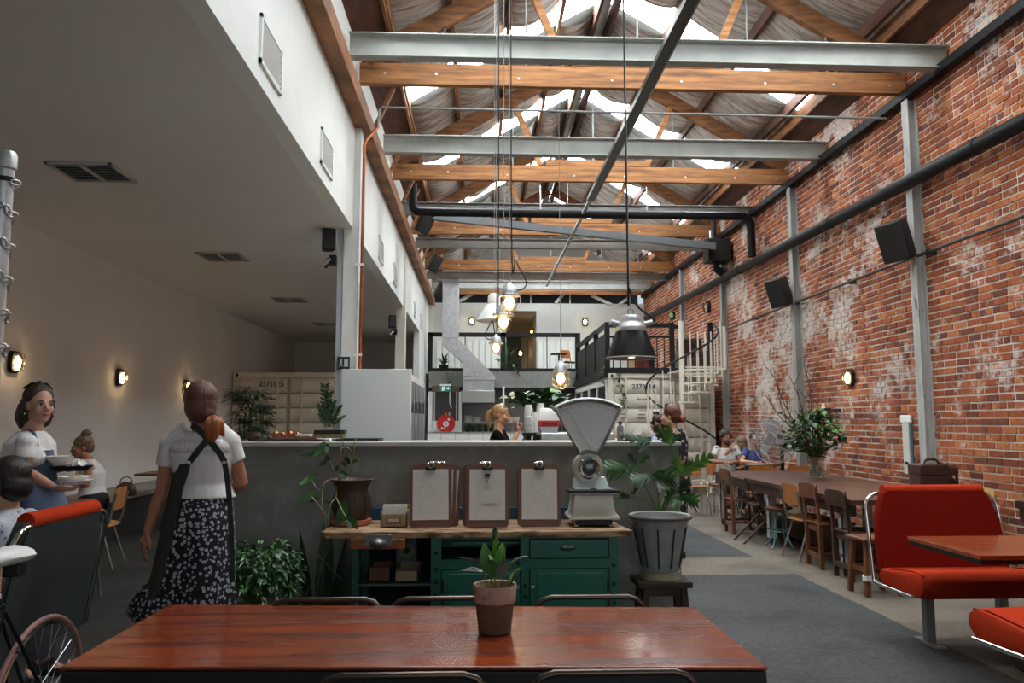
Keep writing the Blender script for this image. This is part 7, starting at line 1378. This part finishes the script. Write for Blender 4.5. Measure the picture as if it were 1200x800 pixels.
def shirt(par, R, i0, i1, arms, m, grow=.013, sleeve=.5, vox=.009, name='t_shirt', k=1., bust=None, smooth=4, sr=.054):
    b = MB(); b.loft(rings_torso(R[i0:i1], grow=grow))
    for a in arms:
        s, e = V(a['s']), V(a['e']); c = V(R[5][0]); q = s + (e - s) * sleeve
        if sleeve > 0: b.tube([c + (s - c) * .45 + V((0, 0, .035)), s, q], [.062 * k, sr * k, (sr - .002) * k], 14); b.ball(s, sr * k, 12, 8)
    for p, r in (bust or []): b.ball(p, r, 14, 10)
    return link(name, voxel_mesh(b, vox, smooth), m, par, ang=3)
def shoe(par, a, t, m=BLACKG):
    a, t = V(a), V(t); d = (t - a); d.z = 0; d.normalize(); b = MB(); b.loft([[V((a.x, a.y, 0)) + d * y + d.cross(V((0, 0, 1))) * x * w + V((0, 0, z)) for x, z in ((-1, .0), (-1, h * .5), (-.6, h), (.6, h), (1, h * .5), (1, 0))] for y, w, h in ((-.06, .030, .07), (0, .036, .085), (.08, .042, .06), (.15, .038, .045), (.19, .02, .025))]); b.build('shoe', m, par, bev=.004)
def J_px(loc, Y): return lambda px, py, dy=0.: atY(px, py, Y + dy) - V(loc)
# ---------------------------------------------------------------- waitress, seen from behind
Y0 = 4.05; loc = (atY(238, 600, Y0).x, Y0, 0); P = J_px(loc, Y0)
Lsh, Rsh = P(199, 520), P(270, 518)
aL = dict(s=Lsh, e=P(190, 575, .02), w=P(173, 622, -.02), d=P(164, 652, 0) - P(173, 622, 0), n=(.7, .5, 0), side=-1, curl=.35); aR = dict(s=Rsh, e=P(283, 565, .06), w=P(246, 590, .27), d=(-.8, .2, .05), n=(0, 0, -1), side=1, curl=.5)
J = dict(pelvis=P(238, 596), chest=P(237, 534), neck=P(239, 505), head=P(235, 474), face=(-.35, 1, -.03), lat=(1, 0, 0), front=(0, 1, 0), arms=[aL, aR], k=.98, pk=.86,
         legs=[dict(h=P(226, 606), k=P(222, 700, .06) + V((0, 0, 0)), a=V((-.10, -.04, .08)), t=V((-.12, .10, .03))), dict(h=P(250, 606), k=P(246, 700, -.02), a=V((.06, -.16, .09)), t=V((.06, -.02, .03)))])
wt_, R, M = person('person', 'waitress from behind, auburn ponytail, white tee, long black floral skirt', loc, J, SKIND, .0068, hs=.98)
LACE = mat('lace_jersey', (.76, .75, .73), .9, c2=(.72, .71, .69), scale=40, c3=(.50, .36, .30), c3amt=(.55, .58), c3scale=110)
RT_ = [(P(238, 583), (1, 0, 0), .152, .112)] + R[3:]
shirt(wt_, RT_, 0, 7, [aL, aR], TEE, .012, .46, .007, bust=[(P(238, 534, .07), (.13, .07, .07))])
yk = MB(); yk.loft([[V(p) for p in r] for r in rings_torso([(R[5][0] + V((0, 0, .02)), (1, 0, 0), .150, .1105), (R[6][0], (1, 0, 0), .150, .094), (R[6][0] + (R[7][0] - R[6][0]) * .6, (1, 0, 0), .125, .078)], grow=.0115)]); yk.build('lace_yoke', LACE, wt_, ang=3)
# skirt
def floral(name, base, petal, sc, thr=.40, mid=(.2, .2, .22)):
    m = bpy.data.materials.new(name); m.use_nodes = True; nt = m.node_tree; N = nt.nodes; L = nt.links; b = N['Principled BSDF']; b.inputs['Roughness'].default_value = .85
    tc = N.new('ShaderNodeTexCoord'); v = N.new('ShaderNodeTexVoronoi'); v.inputs['Scale'].default_value = sc; v.inputs['Randomness'].default_value = .8; n = N.new('ShaderNodeTexNoise'); n.inputs['Scale'].default_value = sc * 2.2; n.inputs['Detail'].default_value = 3
    L.new(tc.outputs['Object'], v.inputs['Vector']); L.new(tc.outputs['Object'], n.inputs['Vector'])
    a = N.new('ShaderNodeMath'); a.operation = 'MULTIPLY_ADD'; L.new(n.outputs[0], a.inputs[0]); a.inputs[1].default_value = .55; L.new(v.outputs['Distance'], a.inputs[2])
    cr = N.new('ShaderNodeValToRGB'); L.new(a.outputs[0], cr.inputs[0]); e = cr.color_ramp.elements; e[0].position = thr; e[0].color = (*mid, 1); e[1].position = thr + .16; e[1].color = (*base, 1); q = e.new(thr + .04); q.color = (*petal, 1); q = e.new(thr + .12); q.color = (*petal, 1)
    L.new(cr.outputs[0], b.inputs['Base Color']); return m
sk = MB(); rings = []
for j, (py, x0, x1, dpt, fold) in enumerate(((570, 209, 264, .100, 0), (578, 206, 267, .112, 0), (590, 200, 272, .142, .002), (615, 197, 273, .155, .004), (645, 189, 274, .16, .008), (675, 178, 273, .155, .012), (698, 158, 273, .165, .016), (715, 152, 271, .17, .018), (735, 175, 270, .17, .018))):
    a_, b_ = P(x0, py), P(x1, py); c = (a_ + b_) / 2; hw = (b_ - a_).length / 2; rings.append([c + V((hw * math.cos(w) * (1 + fold * 4 * math.sin(7 * w + j * .2)), (dpt + .02 * min(1, fold * 100) * math.sin(5 * w)) * math.sin(w) * (1 + fold * 3 * math.sin(9 * w)), 0)) for w in [i * 2 * PI / 48 for i in range(48)]])
o = sk.loft(rings).build('long_skirt', floral('black_floral_cloth', (.006, .006, .009), (.46, .46, .52), 46, .52, (.30, .30, .34)), wt_, ang=3)
APR = mat('olive_apron', (.035, .042, .035), .85, c2=(.025, .03, .026), scale=4)
def strap(pix, w, dyb, m=APR, name='apron_strap'):
    pts = spline([P(px, py, dy + dyb) for px, py, dy in pix], 5); vs = []
    for i, p in enumerate(pts):
        d = (pts[min(i + 1, len(pts) - 1)] - pts[max(i - 1, 0)]).normalized(); n = d.cross(V((0, 1, 0))).normalized() * w / 2; vs.append([p + n, p - n, p - n + V((0, .006, 0)), p + n + V((0, .006, 0))])
    return MB().loft(vs).build(name, m, wt_, ang=.9)
strap([(224, 498, -.05), (232, 503, -.085), (244, 515, -.112), (255, 528, -.125), (263, 541, -.118)], .030, 0); strap([(256, 497, -.03), (250, 503, -.088), (243, 514, -.116), (232, 528, -.124), (222, 541, -.12)], .030, 0)
for px in (222, 263): MB().bb(P(px - 3, 543, -.135), P(px + 3, 540, -.115)).build('strap_buckle', CHROME, wt_)
pn = MB(); rows = []
for py, x0, x1, dy in ((541, 203, 223, -.115), (552, 202, 221, -.125), (575, 198, 213, -.13), (600, 192, 209, -.14), (640, 184, 200, -.15), (675, 176, 191, -.165), (702, 170, 182, -.17)):
    a_, b_ = P(x0, py, dy + .07), P(x1, py, dy); m_ = (a_ + b_) / 2 + V((-.0, -.02, 0)); rows.append([a_, m_, b_, b_ + V((0, .01, 0)), m_ + V((0, .01, 0)), a_ + V((0, .01, 0))])
pn.loft(rows).build('apron_panel', APR, wt_, ang=1.2)
strap([(263, 542, -.115), (266, 560, -.11), (269, 590, -.10), (271, 630, -.10), (272, 680, -.10)], .026, 0, name='apron_edge')
for s, l in ((-.10, J['legs'][0]), (.06, J['legs'][1])): shoe(wt_, l['a'], l['t'])
hair_shape(wt_, M, [((0, .028, .036), (.086, .100, .094)), ((0, .060, -.015), (.080, .070, .085)), ((-.02, .09, -.05), (.05, .04, .05))], [], HAIRR, .0065, s=.98)
hair_shape(wt_, M, [((-.068, .112, -.075), (.026, .024, .022))], [([(-.065, .112, -.075), (-.07, .145, -.10), (-.07, .142, -.16), (-.06, .135, -.20)], [.024, .030, .026, .008]), ([(-.065, .112, -.075), (-.095, .135, -.095), (-.105, .13, -.14), (-.12, .12, -.17)], [.02, .022, .018, .006]), ([(-.06, .112, -.075), (-.04, .145, -.10), (-.04, .14, -.15), (-.035, .13, -.18)], [.02, .022, .016, .006])], HAIRG, .006, 'ponytail', .98)
MB().tube([M @ V(p) for p in [(-.064 + .026 * math.cos(a), .110 + .012 * math.sin(a), -.075 + .020 * math.sin(a)) for a in [i * PI / 8 for i in range(16)]]], .006, 6, True).build('hair_tie', BLACKG, wt_)
MB().tube(spline([M @ V(p) for p in ((.082, .0, .05), (.088, -.01, .085), (.07, -.01, .115))], 4), .006, 6).build('hair_clip', mat('gold_clip', (.5, .35, .08), .4, .5), wt_)
# ---------------------------------------------------------------- server at the left
Y0 = 4.82; loc = (atY(38, 600, Y0).x, Y0, 0); P = J_px(loc, Y0)
latv = (.35, .94, 0)
aN = dict(s=P(30, 517, -.15), e=P(27, 551, -.17), w=P(62, 570, -.22), d=(1, -.1, -.22), n=(.1, 0, 1), side=-1, curl=.28); aF = dict(s=P(46, 516, .14), e=P(52, 549, .17), w=P(72, 549, .04), d=(1, -.15, 0), n=(0, 0, 1), side=1, curl=.3)
J = dict(pelvis=P(36, 592), chest=P(34, 534), neck=P(37, 505), head=P(47, 474, -.02), face=(.78, -.62, -.02), lat=latv, front=(.94, -.35, 0), arms=[aN, aF], k=.93, legs=[dict(h=P(38, 602, -.08), k=P(42, 680, -.08), a=V((0, -.09, .08)), t=V((.14, -.12, .03))), dict(h=P(38, 602, .08), k=P(44, 680, .08), a=V((.05, .09, .08)), t=V((.19, .06, .03)))])
sv, R, M = person('person', 'server in white tee and blue apron carrying plates, dark hair with bow', loc, J, SKIN, .0065, hs=.98)
shirt(sv, R, 1, 9, [aN, aF], TEE, .016, .58, .007, sr=.053, bust=[(P(42, 536, -.06), (.07, .07, .07)), (P(45, 536, .06), (.07, .07, .07))])
ap = MB(); rows = []
for py, hw, off in ((527, .085, .150), (545, .10, .150), (562, .125, .155), (582, .15, .185), (600, .17, .205), (640, .18, .215), (690, .18, .215)):
    c = P(37, py) + V((.94, -.35, 0)) * off; rows.append([c + V(latv) * hw * q + V((.94, -.35, 0)) * (-.09 * q * q) for q in (-1, -.6, -.2, .2, .6, 1)] + [c + V(latv) * hw * q + V((.94, -.35, 0)) * (-.09 * q * q - .012) for q in (1, .6, .2, -.2, -.6, -1)])
ap.loft(rows).build('apron', DENIM, sv, ang=1.2); MB().tube(spline([P(45, 527, -.07), P(40, 508, -.08), P(34, 503, -.02), P(40, 508, .08)], 5), .009, 6).build('apron_strap', DENIM, sv)
MB().loft(rings_torso([(P(36, 578), latv, .185, .14), (P(37, 600), latv, .20, .16), (P(38, 640), latv, .20, .16), (V((.02, 0, .5)), latv, .17, .13), (V((.02, 0, .12)), latv, .16, .11)])).build('trousers', mat('dark_trousers', (.02, .022, .03), .9), sv, ang=1)
for l in J['legs']: shoe(sv, l['a'], l['t'])
hair_shape(sv, M, [((0, .036, .048), (.084, .094, .086)), ((0, .05, -.05), (.092, .060, .105))], [([(-.07, .03, .03), (-.078, .045, -.06), (-.07, .06, -.14)], [.03, .030, .016]), ([(.07, .03, .03), (.076, .045, -.06), (.066, .05, -.13)], [.03, .028, .014]), ([(0, .09, 0), (0, .10, -.08), (.0, .09, -.14)], [.05, .055, .03]), ([(-.05, .08, 0), (-.06, .085, -.08), (-.055, .075, -.15)], [.04, .045, .02]), ([(.05, .08, 0), (.06, .08, -.08), (.05, .07, -.14)], [.04, .045, .02])], HAIRD, .006, s=.98)
bw = MB(); bw.loft([[M @ V((x, y, z + q)) for x, y, z, q in ((-w, .05, .095, .0), (-w * .5, .03, .118, h), (0, .02, .125, h * .5), (w * .5, .03, .118, h), (w, .05, .095, 0), (0, .07, .10, -.01))] for w, h in ((.03, .004), (.092, .016), (.06, .012))]); bw.ball(M @ V((0, .025, .128)), .018); bw.build('hair_bow', BLACKG, sv, ang=1)
for x in (-.08, .08): MB().ball(M @ V((x, .0, -.055)), .006, 8, 6).build('earring', CHROME, sv)
q = thing('serving_dish', 'black oval serving dish of white bowls carried by the blue-aproned server', 'dish', atY(83, 548, 4.78)); MB().loft([[V((.125 * k_ * math.cos(a), .085 * k_ * math.sin(a), z)) for a in [i * PI / 12 for i in range(24)]] for k_, z in ((.75, -.016), (1, .012), (1.03, .014), (.8, -.006), (.1, -.006))]).build('dish', BLACKG, q)
q = thing('bowl', 'white bowl with yellow soup on the black oval dish', 'bowl', atY(68, 544, 4.75)); MB().lathe([(.03, 0), (.06, .03), (.068, .05), (.062, .05), (.03, .012), (0, .01)], 24).build('body', CERAM, q); MB().lathe([(.058, .040), (0, .042)], 20).build('soup', FOODY, q)
q = thing('napkin', 'crumpled white napkin on the black oval dish', 'napkin', atY(91, 545, 4.74)); MB().loft([[V((.045 * k_ * math.cos(a) * (1 + .3 * math.sin(3 * a)), .03 * k_ * math.sin(a) * (1 + .2 * math.cos(5 * a)), z + .006 * math.sin(4 * a))) for a in [i * PI / 10 for i in range(20)]] for k_, z in ((1, .0), (.85, .016), (.4, .03))]).build('paper', PAPER, q)
q = plate('lower white plate with food scraps in the hand of the blue-aproned server', atY(88, 567, 4.57), .095, FOODY); q = plate('second white plate stacked on the plate in the hand of the server', atY(87, 563, 4.57), .085, FOODY)
# ---------------------------------------------------------------- woman with a bun
Y0 = 8.3; loc = (atY(106, 600, Y0).x, Y0, 0); P = J_px(loc, Y0)
aN = dict(s=P(105, 544, -.14), e=P(101, 568, -.20), w=P(86, 567, -.16), d=(-1, .1, .1), n=(0, 0, -1), side=1, curl=.3); aF = dict(s=P(103, 545, .14), e=P(95, 566, .2), w=P(82, 563, .1), d=(-1, -.1, .1), n=(0, 0, -1), side=-1, curl=.3)
J = dict(pelvis=P(109, 585), chest=P(107, 554), neck=P(102, 538), head=P(95.5, 524, -.02), face=(-.80, -.58, -.16), lat=(.1, 1, 0), front=(-1, .1, 0), arms=[aN, aF], k=.97, legs=[dict(h=V((-.02, -.09, .52)), k=V((-.42, -.10, .53)), a=V((-.40, -.1, .08)), t=V((-.52, -.1, .03))), dict(h=V((-.02, .09, .52)), k=V((-.42, .10, .53)), a=V((-.40, .1, .08)), t=V((-.52, .1, .03)))])
bn, R, M = person('person', 'seated woman with a high blond bun in a white top, at the left table', loc, J, SKIND, .0085)
shirt(bn, R, 1, 9, [aN, aF], TEE, .014, .15, .009, 'white_top')
for l in J['legs']: shoe(bn, l['a'], l['t'])
b = MB(); limb(b, [V((-.0, -.09, .52)), V((-.43, -.10, .54)), V((-.41, -.10, .12))], [.095, .07, .055]); limb(b, [V((0, .09, .52)), V((-.43, .10, .54)), V((-.41, .10, .12))], [.095, .07, .055]); b.ball(V((.02, 0, .53)), (.14, .17, .09)); b.ball(P(109, 588), (.145, .205, .15), 16, 10); link('trousers', voxel_mesh(b, .012, 3), mat('black_trousers', (.012, .012, .014), .9), bn, ang=3)
hair_shape(bn, M, CAP + [((0, .06, .135), (.05, .05, .045))], [([(0, .06, .10), (0, .06, .14)], [.04, .04])], HAIRA, .008)
MB().tube([M @ V((.045 * math.cos(a), .06 + .045 * math.sin(a), .135)) for a in [i * PI / 8 for i in range(16)]], .012, 6, True).build('bun_coil', HAIRA, bn)
# ---------------------------------------------------------------- guest in the left booth
loc = (atY(15, 565, 4.2).x, 4.2, 0); aN = dict(s=V((0, -.17, .98)), e=V((-.10, -.22, .72)), w=V((-.32, -.18, .74)), d=(-1, .2, 0), n=(0, 0, -1), side=1, curl=.3); aF = dict(s=V((0, .17, .98)), e=V((-.10, .22, .72)), w=V((-.32, .15, .74)), d=(-1, -.2, 0), n=(0, 0, -1), side=-1, curl=.3)
J = dict(pelvis=V((.02, 0, .58)), chest=V((0, 0, .88)), neck=V((-.02, 0, 1.05)), head=V((-.04, 0, 1.19)), face=(-1, .1, -.1), lat=(0, 1, 0), front=(-1, 0, 0), arms=[aN, aF], k=.95, legs=[dict(h=V((0, s * .09, .56)), k=V((-.42, s * .1, .56)), a=V((-.42, s * .1, .08)), t=V((-.55, s * .1, .03))) for s in (-1, 1)])
gs, R, M = person('person', 'seated guest with short black hair, cut off by the left edge behind the booth', loc, J, SKIN, .010)
shirt(gs, R, 1, 9, [aN, aF], floral('pale_print_cloth', (.50, .52, .58), (.10, .14, .30), 30, .34, (.4, .1, .1)), .014, .55, .010, 'printed_shirt')
b = MB()
for s in (-1, 1): limb(b, [V((0, s * .09, .57)), V((-.42, s * .1, .57)), V((-.42, s * .1, .12))], [.09, .07, .055])
link('trousers', voxel_mesh(b, .014, 2), bpy.data.materials['black_trousers'], gs, ang=3)
for l in J['legs']: shoe(gs, l['a'], l['t'])
hair_shape(gs, M, [((0, .03, .042), (.094, .105, .092)), ((0, .06, -.03), (.092, .075, .085))], [([(-.08, .0, .02), (-.088, .01, -.07)], [.03, .026]), ([(.08, .0, .02), (.088, .01, -.07)], [.03, .026])], mat('black_hair', (.010, .007, .006), .35, c2=(.02, .012, .009), scale=8, stretch=(8, 8, .8), bump=.5, bscale=25), .009)
# ---------------------------------------------------------------- barista
Y0 = 9.0; loc = (atY(584, 600, Y0).x, Y0, 0); P = J_px(loc, Y0)
aN = dict(s=P(582, 509, -.12), e=P(597, 524, -.16), w=P(607.5, 506, -.12), d=(0, 0, 1), n=(.7, -.6, 0), side=1, curl=1.15, point=True); aF = dict(s=P(588, 508, .12), e=P(598, 526, .14), w=P(613, 520, .10), d=(1, 0, -.1), n=(0, 0, -1), side=-1, curl=.7)
J = dict(pelvis=P(583, 568), chest=P(584, 524), neck=P(583.5, 505), head=P(588, 486), face=(.95, -.30, -.10), lat=(.25, .97, 0), front=(.97, -.25, 0), arms=[aN, aF], k=.95, legs=[dict(h=P(584, 578, s * .08), k=V((.02, s * .08, .48)), a=V((0, s * .09, .08)), t=V((.14, s * .1, .03))) for s in (-1, 1)])
br, R, M = person('person', 'blond barista with a ponytail in a black top behind the counter', loc, J, SKIN, .0075, hair_m=HAIRA)
shirt(br, R, 1, 8, [aN, aF], TEEB, .014, .72, .009, 'black_top', sr=.056); MB().loft(rings_torso([(P(583, 560), (.2, 1, 0), .17, .12), (P(583, 600), (.2, 1, 0), .17, .13), (V((0, 0, .12)), (.2, 1, 0), .14, .10)])).build('trousers', bpy.data.materials['black_trousers'], br, ang=1)
hair_shape(br, M, [((0, .024, .046), (.080, .098, .083)), ((0, .05, .005), (.076, .066, .075)), ((0, .125, .03), (.028, .028, .03))], [([(0, .12, .03), (0, .165, .0), (0, .16, -.08), (.0, .13, -.16)], [.026, .034, .032, .01])], HAIRB, .007); MB().tube([M @ V((.028 * math.cos(a), .115, .035 + .028 * math.sin(a))) for a in [i * PI / 8 for i in range(16)]], .008, 6, True).build('hair_tie', BLACKG, br); MB().ball(M @ V((.08, .0, -.045)), .008, 8, 6).build('earring', CERAM, br)
# ---------------------------------------------------------------- two customers at the end of the counter
Y0 = 9.25; loc = (atY(773, 600, Y0).x, Y0, 0); P = J_px(loc, Y0)
aN = dict(s=P(780, 512, -.13), e=P(776, 544, -.2), w=P(757, 540, -.12), d=(-1, .1, .1), n=(0, 0, -1), side=1, curl=.4); aF = dict(s=P(766, 512, .13), e=P(760, 544, .15), w=P(748, 536, .08), d=(-1, 0, .1), n=(0, 0, -1), side=-1, curl=.4)
J = dict(pelvis=P(776, 570), chest=P(773, 526), neck=P(774, 509), head=P(771, 496), face=(-.92, -.35, -.08), lat=(.3, 1, 0), front=(-1, .3, 0), arms=[aN, aF], k=.95, legs=[dict(h=P(775, 580, s * .08), k=V((.0, s * .08, .48)), a=V((.02, s * .09, .08)), t=V((-.12, s * .1, .03))) for s in (-1, 1)])
ca, R, M = person('person', 'customer with sunglasses on her head and a pale blue top at the counter end', loc, J, SKIND, .0085); shirt(ca, R, 1, 9, [aN, aF], mat('pale_blue_jersey', (.34, .42, .56), .9), .014, .55, .009, 'pale_blue_top')
MB().loft(rings_torso([(P(776, 562), (.2, 1, 0), .17, .12), (P(776, 600), (.2, 1, 0), .17, .12), (V((0, 0, .12)), (.2, 1, 0), .13, .10)])).build('trousers', DENIM, ca, ang=1)
hair_shape(ca, M, CAP + [((0, .10, -.02), (.05, .045, .05))], [([(.07, .02, .0), (.075, .03, -.08)], [.03, .02])], mat('dark_red_hair', (.055, .016, .010), .4, c2=(.03, .01, .007), scale=8), .008)
sgm = MB()
for x in (-.034, .034): sgm.add([M @ (V((x, -.012, .128)) + V(p)) for p in MB().ball((0, 0, 0), (.03, .012, .022), 12, 8).v], MB().ball((0, 0, 0), 1, 12, 8).f)
sgm.tube([M @ V(p) for p in ((-.065, -.01, .122), (-.088, .03, .09), (-.086, .07, .05))], .004, 6).tube([M @ V(p) for p in ((.065, -.01, .122), (.088, .03, .09), (.086, .07, .05))], .004, 6); sgm.build('sunglasses', BLACKG, ca)
Y0 = 8.6; loc = (atY(788, 600, Y0).x, Y0, 0); P = J_px(loc, Y0)
aN = dict(s=P(797, 508, -.11), e=P(799, 540, -.12), w=P(783, 556, .10), d=(-1, .3, .1), n=(0, 0, -1), side=1, curl=.4); aF = dict(s=P(779, 508, .11), e=P(772, 536, .16), w=P(760, 533, .22), d=(-1, .2, 0), n=(0, 0, -1), side=-1, curl=.4)
J = dict(pelvis=P(791, 572), chest=P(788, 522), neck=P(788, 503), head=P(785, 487), face=(-.86, .42, -.05), lat=(.75, -.6, 0), front=(-.62, .78, 0), arms=[aN, aF], k=1.06, legs=[dict(h=P(791, 580, s * .06), k=V((s * .06, s * .03, .48)), a=V((s * .08, s * .03, .08)), t=V((s * .08 - .1, s * .03 + .12, .03))) for s in (-1, 1)])
cbm, R, M = person('person', 'auburn-haired customer in a black floral dress, her back half turned, at the counter end', loc, J, SKIN, .008, hair_m=HAIRR)
FLW = floral('dark_flower_dress', (.008, .008, .010), (.52, .44, .42), 14, .46, (.40, .20, .20))
shirt(cbm, R, 0, 8, [aN, aF], FLW, .018, .95, .009, 'floral_top', sr=.060); MB().loft(rings_torso([(P(789, 560), (.75, -.6, 0), .15, .125), (P(788, 620), (.75, -.6, 0), .15, .14), (V((-.05, 0, .42)), (.75, -.6, 0), .15, .15)])).build('floral_skirt', FLW, cbm, ang=1.2)
for l in J['legs']: shoe(cbm, l['a'], l['t'])
hair_shape(cbm, M, [((0, .030, .038), (.088, .100, .094)), ((0, .060, -.01), (.082, .072, .085)), ((.0, .135, -.045), (.05, .042, .042))], [], HAIRR, .008); MB().tube(spline([M @ V(p) for p in ((-.085, -.02, .02), (-.07, -.03, .11), (0, -.03, .138), (.07, -.03, .11), (.085, -.02, .02))], 4), .009, 6).build('hair_band', BLACKG, cbm)
MB().tube([M @ V((.045 * math.cos(a), .15, -.045 + .038 * math.sin(a))) for a in [i * PI / 8 for i in range(16)]], .014, 6, True).build('bun_coil', HAIRG, cbm)
# ---------------------------------------------------------------- seated group beyond the long table
def seated(name, label, px, py, Y0, face, arms, skin, shirt_m, hair_fn, male=False, lat=(1, 0, 0), front=(0, -1, 0), sleeve=.55, k=.97, eyes=True, tname='t_shirt', hm=HAIRD, trm='black_trousers'):
    loc = (atY(px, 540, Y0).x, Y0, 0); hz = atY(px, py, Y0).z; P = J_px(loc, Y0); J = dict(pelvis=V((0, .06, .57)), chest=V((0, .02, hz - .36)), neck=V((0, .01, hz - .17)), head=V((0, -.02, hz)), face=face, lat=lat, front=front, k=k, arms=arms(P, hz))
    J['legs'] = [dict(h=V((s * .09, .02, .55)), k=V((s * .11, -.40, .55)), a=V((s * .11, -.38, .08)), t=V((s * .11, -.50, .03))) for s in (-1, 1)]
    t, R, M = person(name, label, loc, J, skin, .010, None, male, face=eyes, hair_m=hm); shirt(t, R, 1, 9, J['arms'], shirt_m, .016, sleeve, .011, tname, sr=.064 if male else .057)
    b = MB()
    for l in J['legs']: shoe(t, l['a'], l['t']); limb(b, [l['h'], V(l['k']), V(l['a']) + V((0, 0, .06))], [.10, .075, .06])
    link('trousers', voxel_mesh(b, .016, 2), bpy.data.materials[trm], t, ang=3); hair_fn(t, M); return t, M
SKM_ = mat('olive_skin', (.36, .17, .10), .5)
PRT = mat('grey_print_tee', (.60, .60, .58), .9, c3=(.12, .12, .12), c3amt=(.60, .64), c3scale=7)
def beard(t, M):
    hair_shape(t, M, [((0, .032, .048), (.094, .10, .092)), ((0, .06, .0), (.09, .07, .08))], [([(-.09, 0, .05), (-.092, .02, -.02)], [.03, .02]), ([(.09, 0, .05), (.092, .02, -.02)], [.03, .02])], HAIRD, .010)
    hair_shape(t, M, [((0, -.055, -.100), (.040, .036, .030)), ((-.042, -.03, -.07), (.02, .04, .03)), ((.042, -.03, -.07), (.02, .04, .03))], [([(-.025, -.092, -.050), (0, -.098, -.047), (.025, -.092, -.050)], [.006, .008, .006])], HAIRD, .008, 'beard')
t, M = seated('person', 'seated bearded man with dark curly hair in a pale printed tee', 851, 512.5, 12.85, (.12, -1, -.05), lambda P, hz: [dict(s=P(839.5, 526), e=P(834, 541, -.12), w=P(849, 541, -.30), d=(1, -.2, 0), n=(0, 0, -1), side=1, curl=.7), dict(s=P(863, 526), e=P(868, 541, -.12), w=P(856, 542, -.30), d=(-1, -.2, 0), n=(0, 0, -1), side=-1, curl=.7)], SKM_, PRT, beard, True)
def tied(t, M): hair_shape(t, M, [((0, .030, .040), (.080, .092, .086)), ((0, .05, .0), (.076, .064, .075))], [([(.05, .07, -.05), (.075, .05, -.13), (.07, .03, -.2)], [.03, .03, .012])], HAIRD, .010)
t, M = seated('person', 'seated woman in a blue tee resting her cheek on her hand', 884.5, 515, 12.65, (-.08, -1, -.04), lambda P, hz: [dict(s=P(874, 528), e=P(869, 541, -.14), w=P(883, 541.5, -.28), d=(1, -.2, 0), n=(0, 0, -1), side=1, curl=.5), dict(s=P(896, 528), e=P(902, 540, -.18), w=P(893, 525.5, -.10), d=(-.45, .05, 1), n=(-1, .3, 0), side=1, curl=.4)], SKIN, mat('royal_blue_jersey', (.055, .075, .22), .9), tied)
def loose(t, M): hair_shape(t, M, CAP + [((0, .07, -.06), (.075, .055, .08))], [([(.07, .03, 0), (.08, .04, -.1)], [.03, .02]), ([(-.07, .03, 0), (-.08, .04, -.1)], [.03, .02])], HAIRA, .010)
t, M = seated('person', 'brown-haired woman in a grey tank top between the man and the blue tee', 867.5, 520, 13.15, (-.75, .6, 0), lambda P, hz: [dict(s=P(862, 529), e=P(848.5, 534, -.35), w=P(857, 524, -.40), d=(.5, 0, .8), n=(1, 0, -.3), side=1, curl=.5), dict(s=P(874, 530), e=P(876, 545), w=P(868, 548, -.2), d=(-1, -.2, 0), n=(0, 0, -1), side=-1, curl=.4)], SKIN, mat('grey_tank', (.10, .11, .13), .9), loose, sleeve=.06, eyes=False, tname='tank_top', lat=(.8, .6, 0), front=(-.6, .8, 0))
for x, l in ((4.10, 'orange plywood chair under the bearded man'), (4.62, 'orange plywood chair under the woman in the blue tee'), (4.32, 'orange plywood chair under the woman in the grey tank top')): school_chair((x, {4.10: 12.95, 4.62: 12.78, 4.32: 13.3}[x], 0), 0, l, PLYO, .82, CHROME, 'chairs of the seated group')
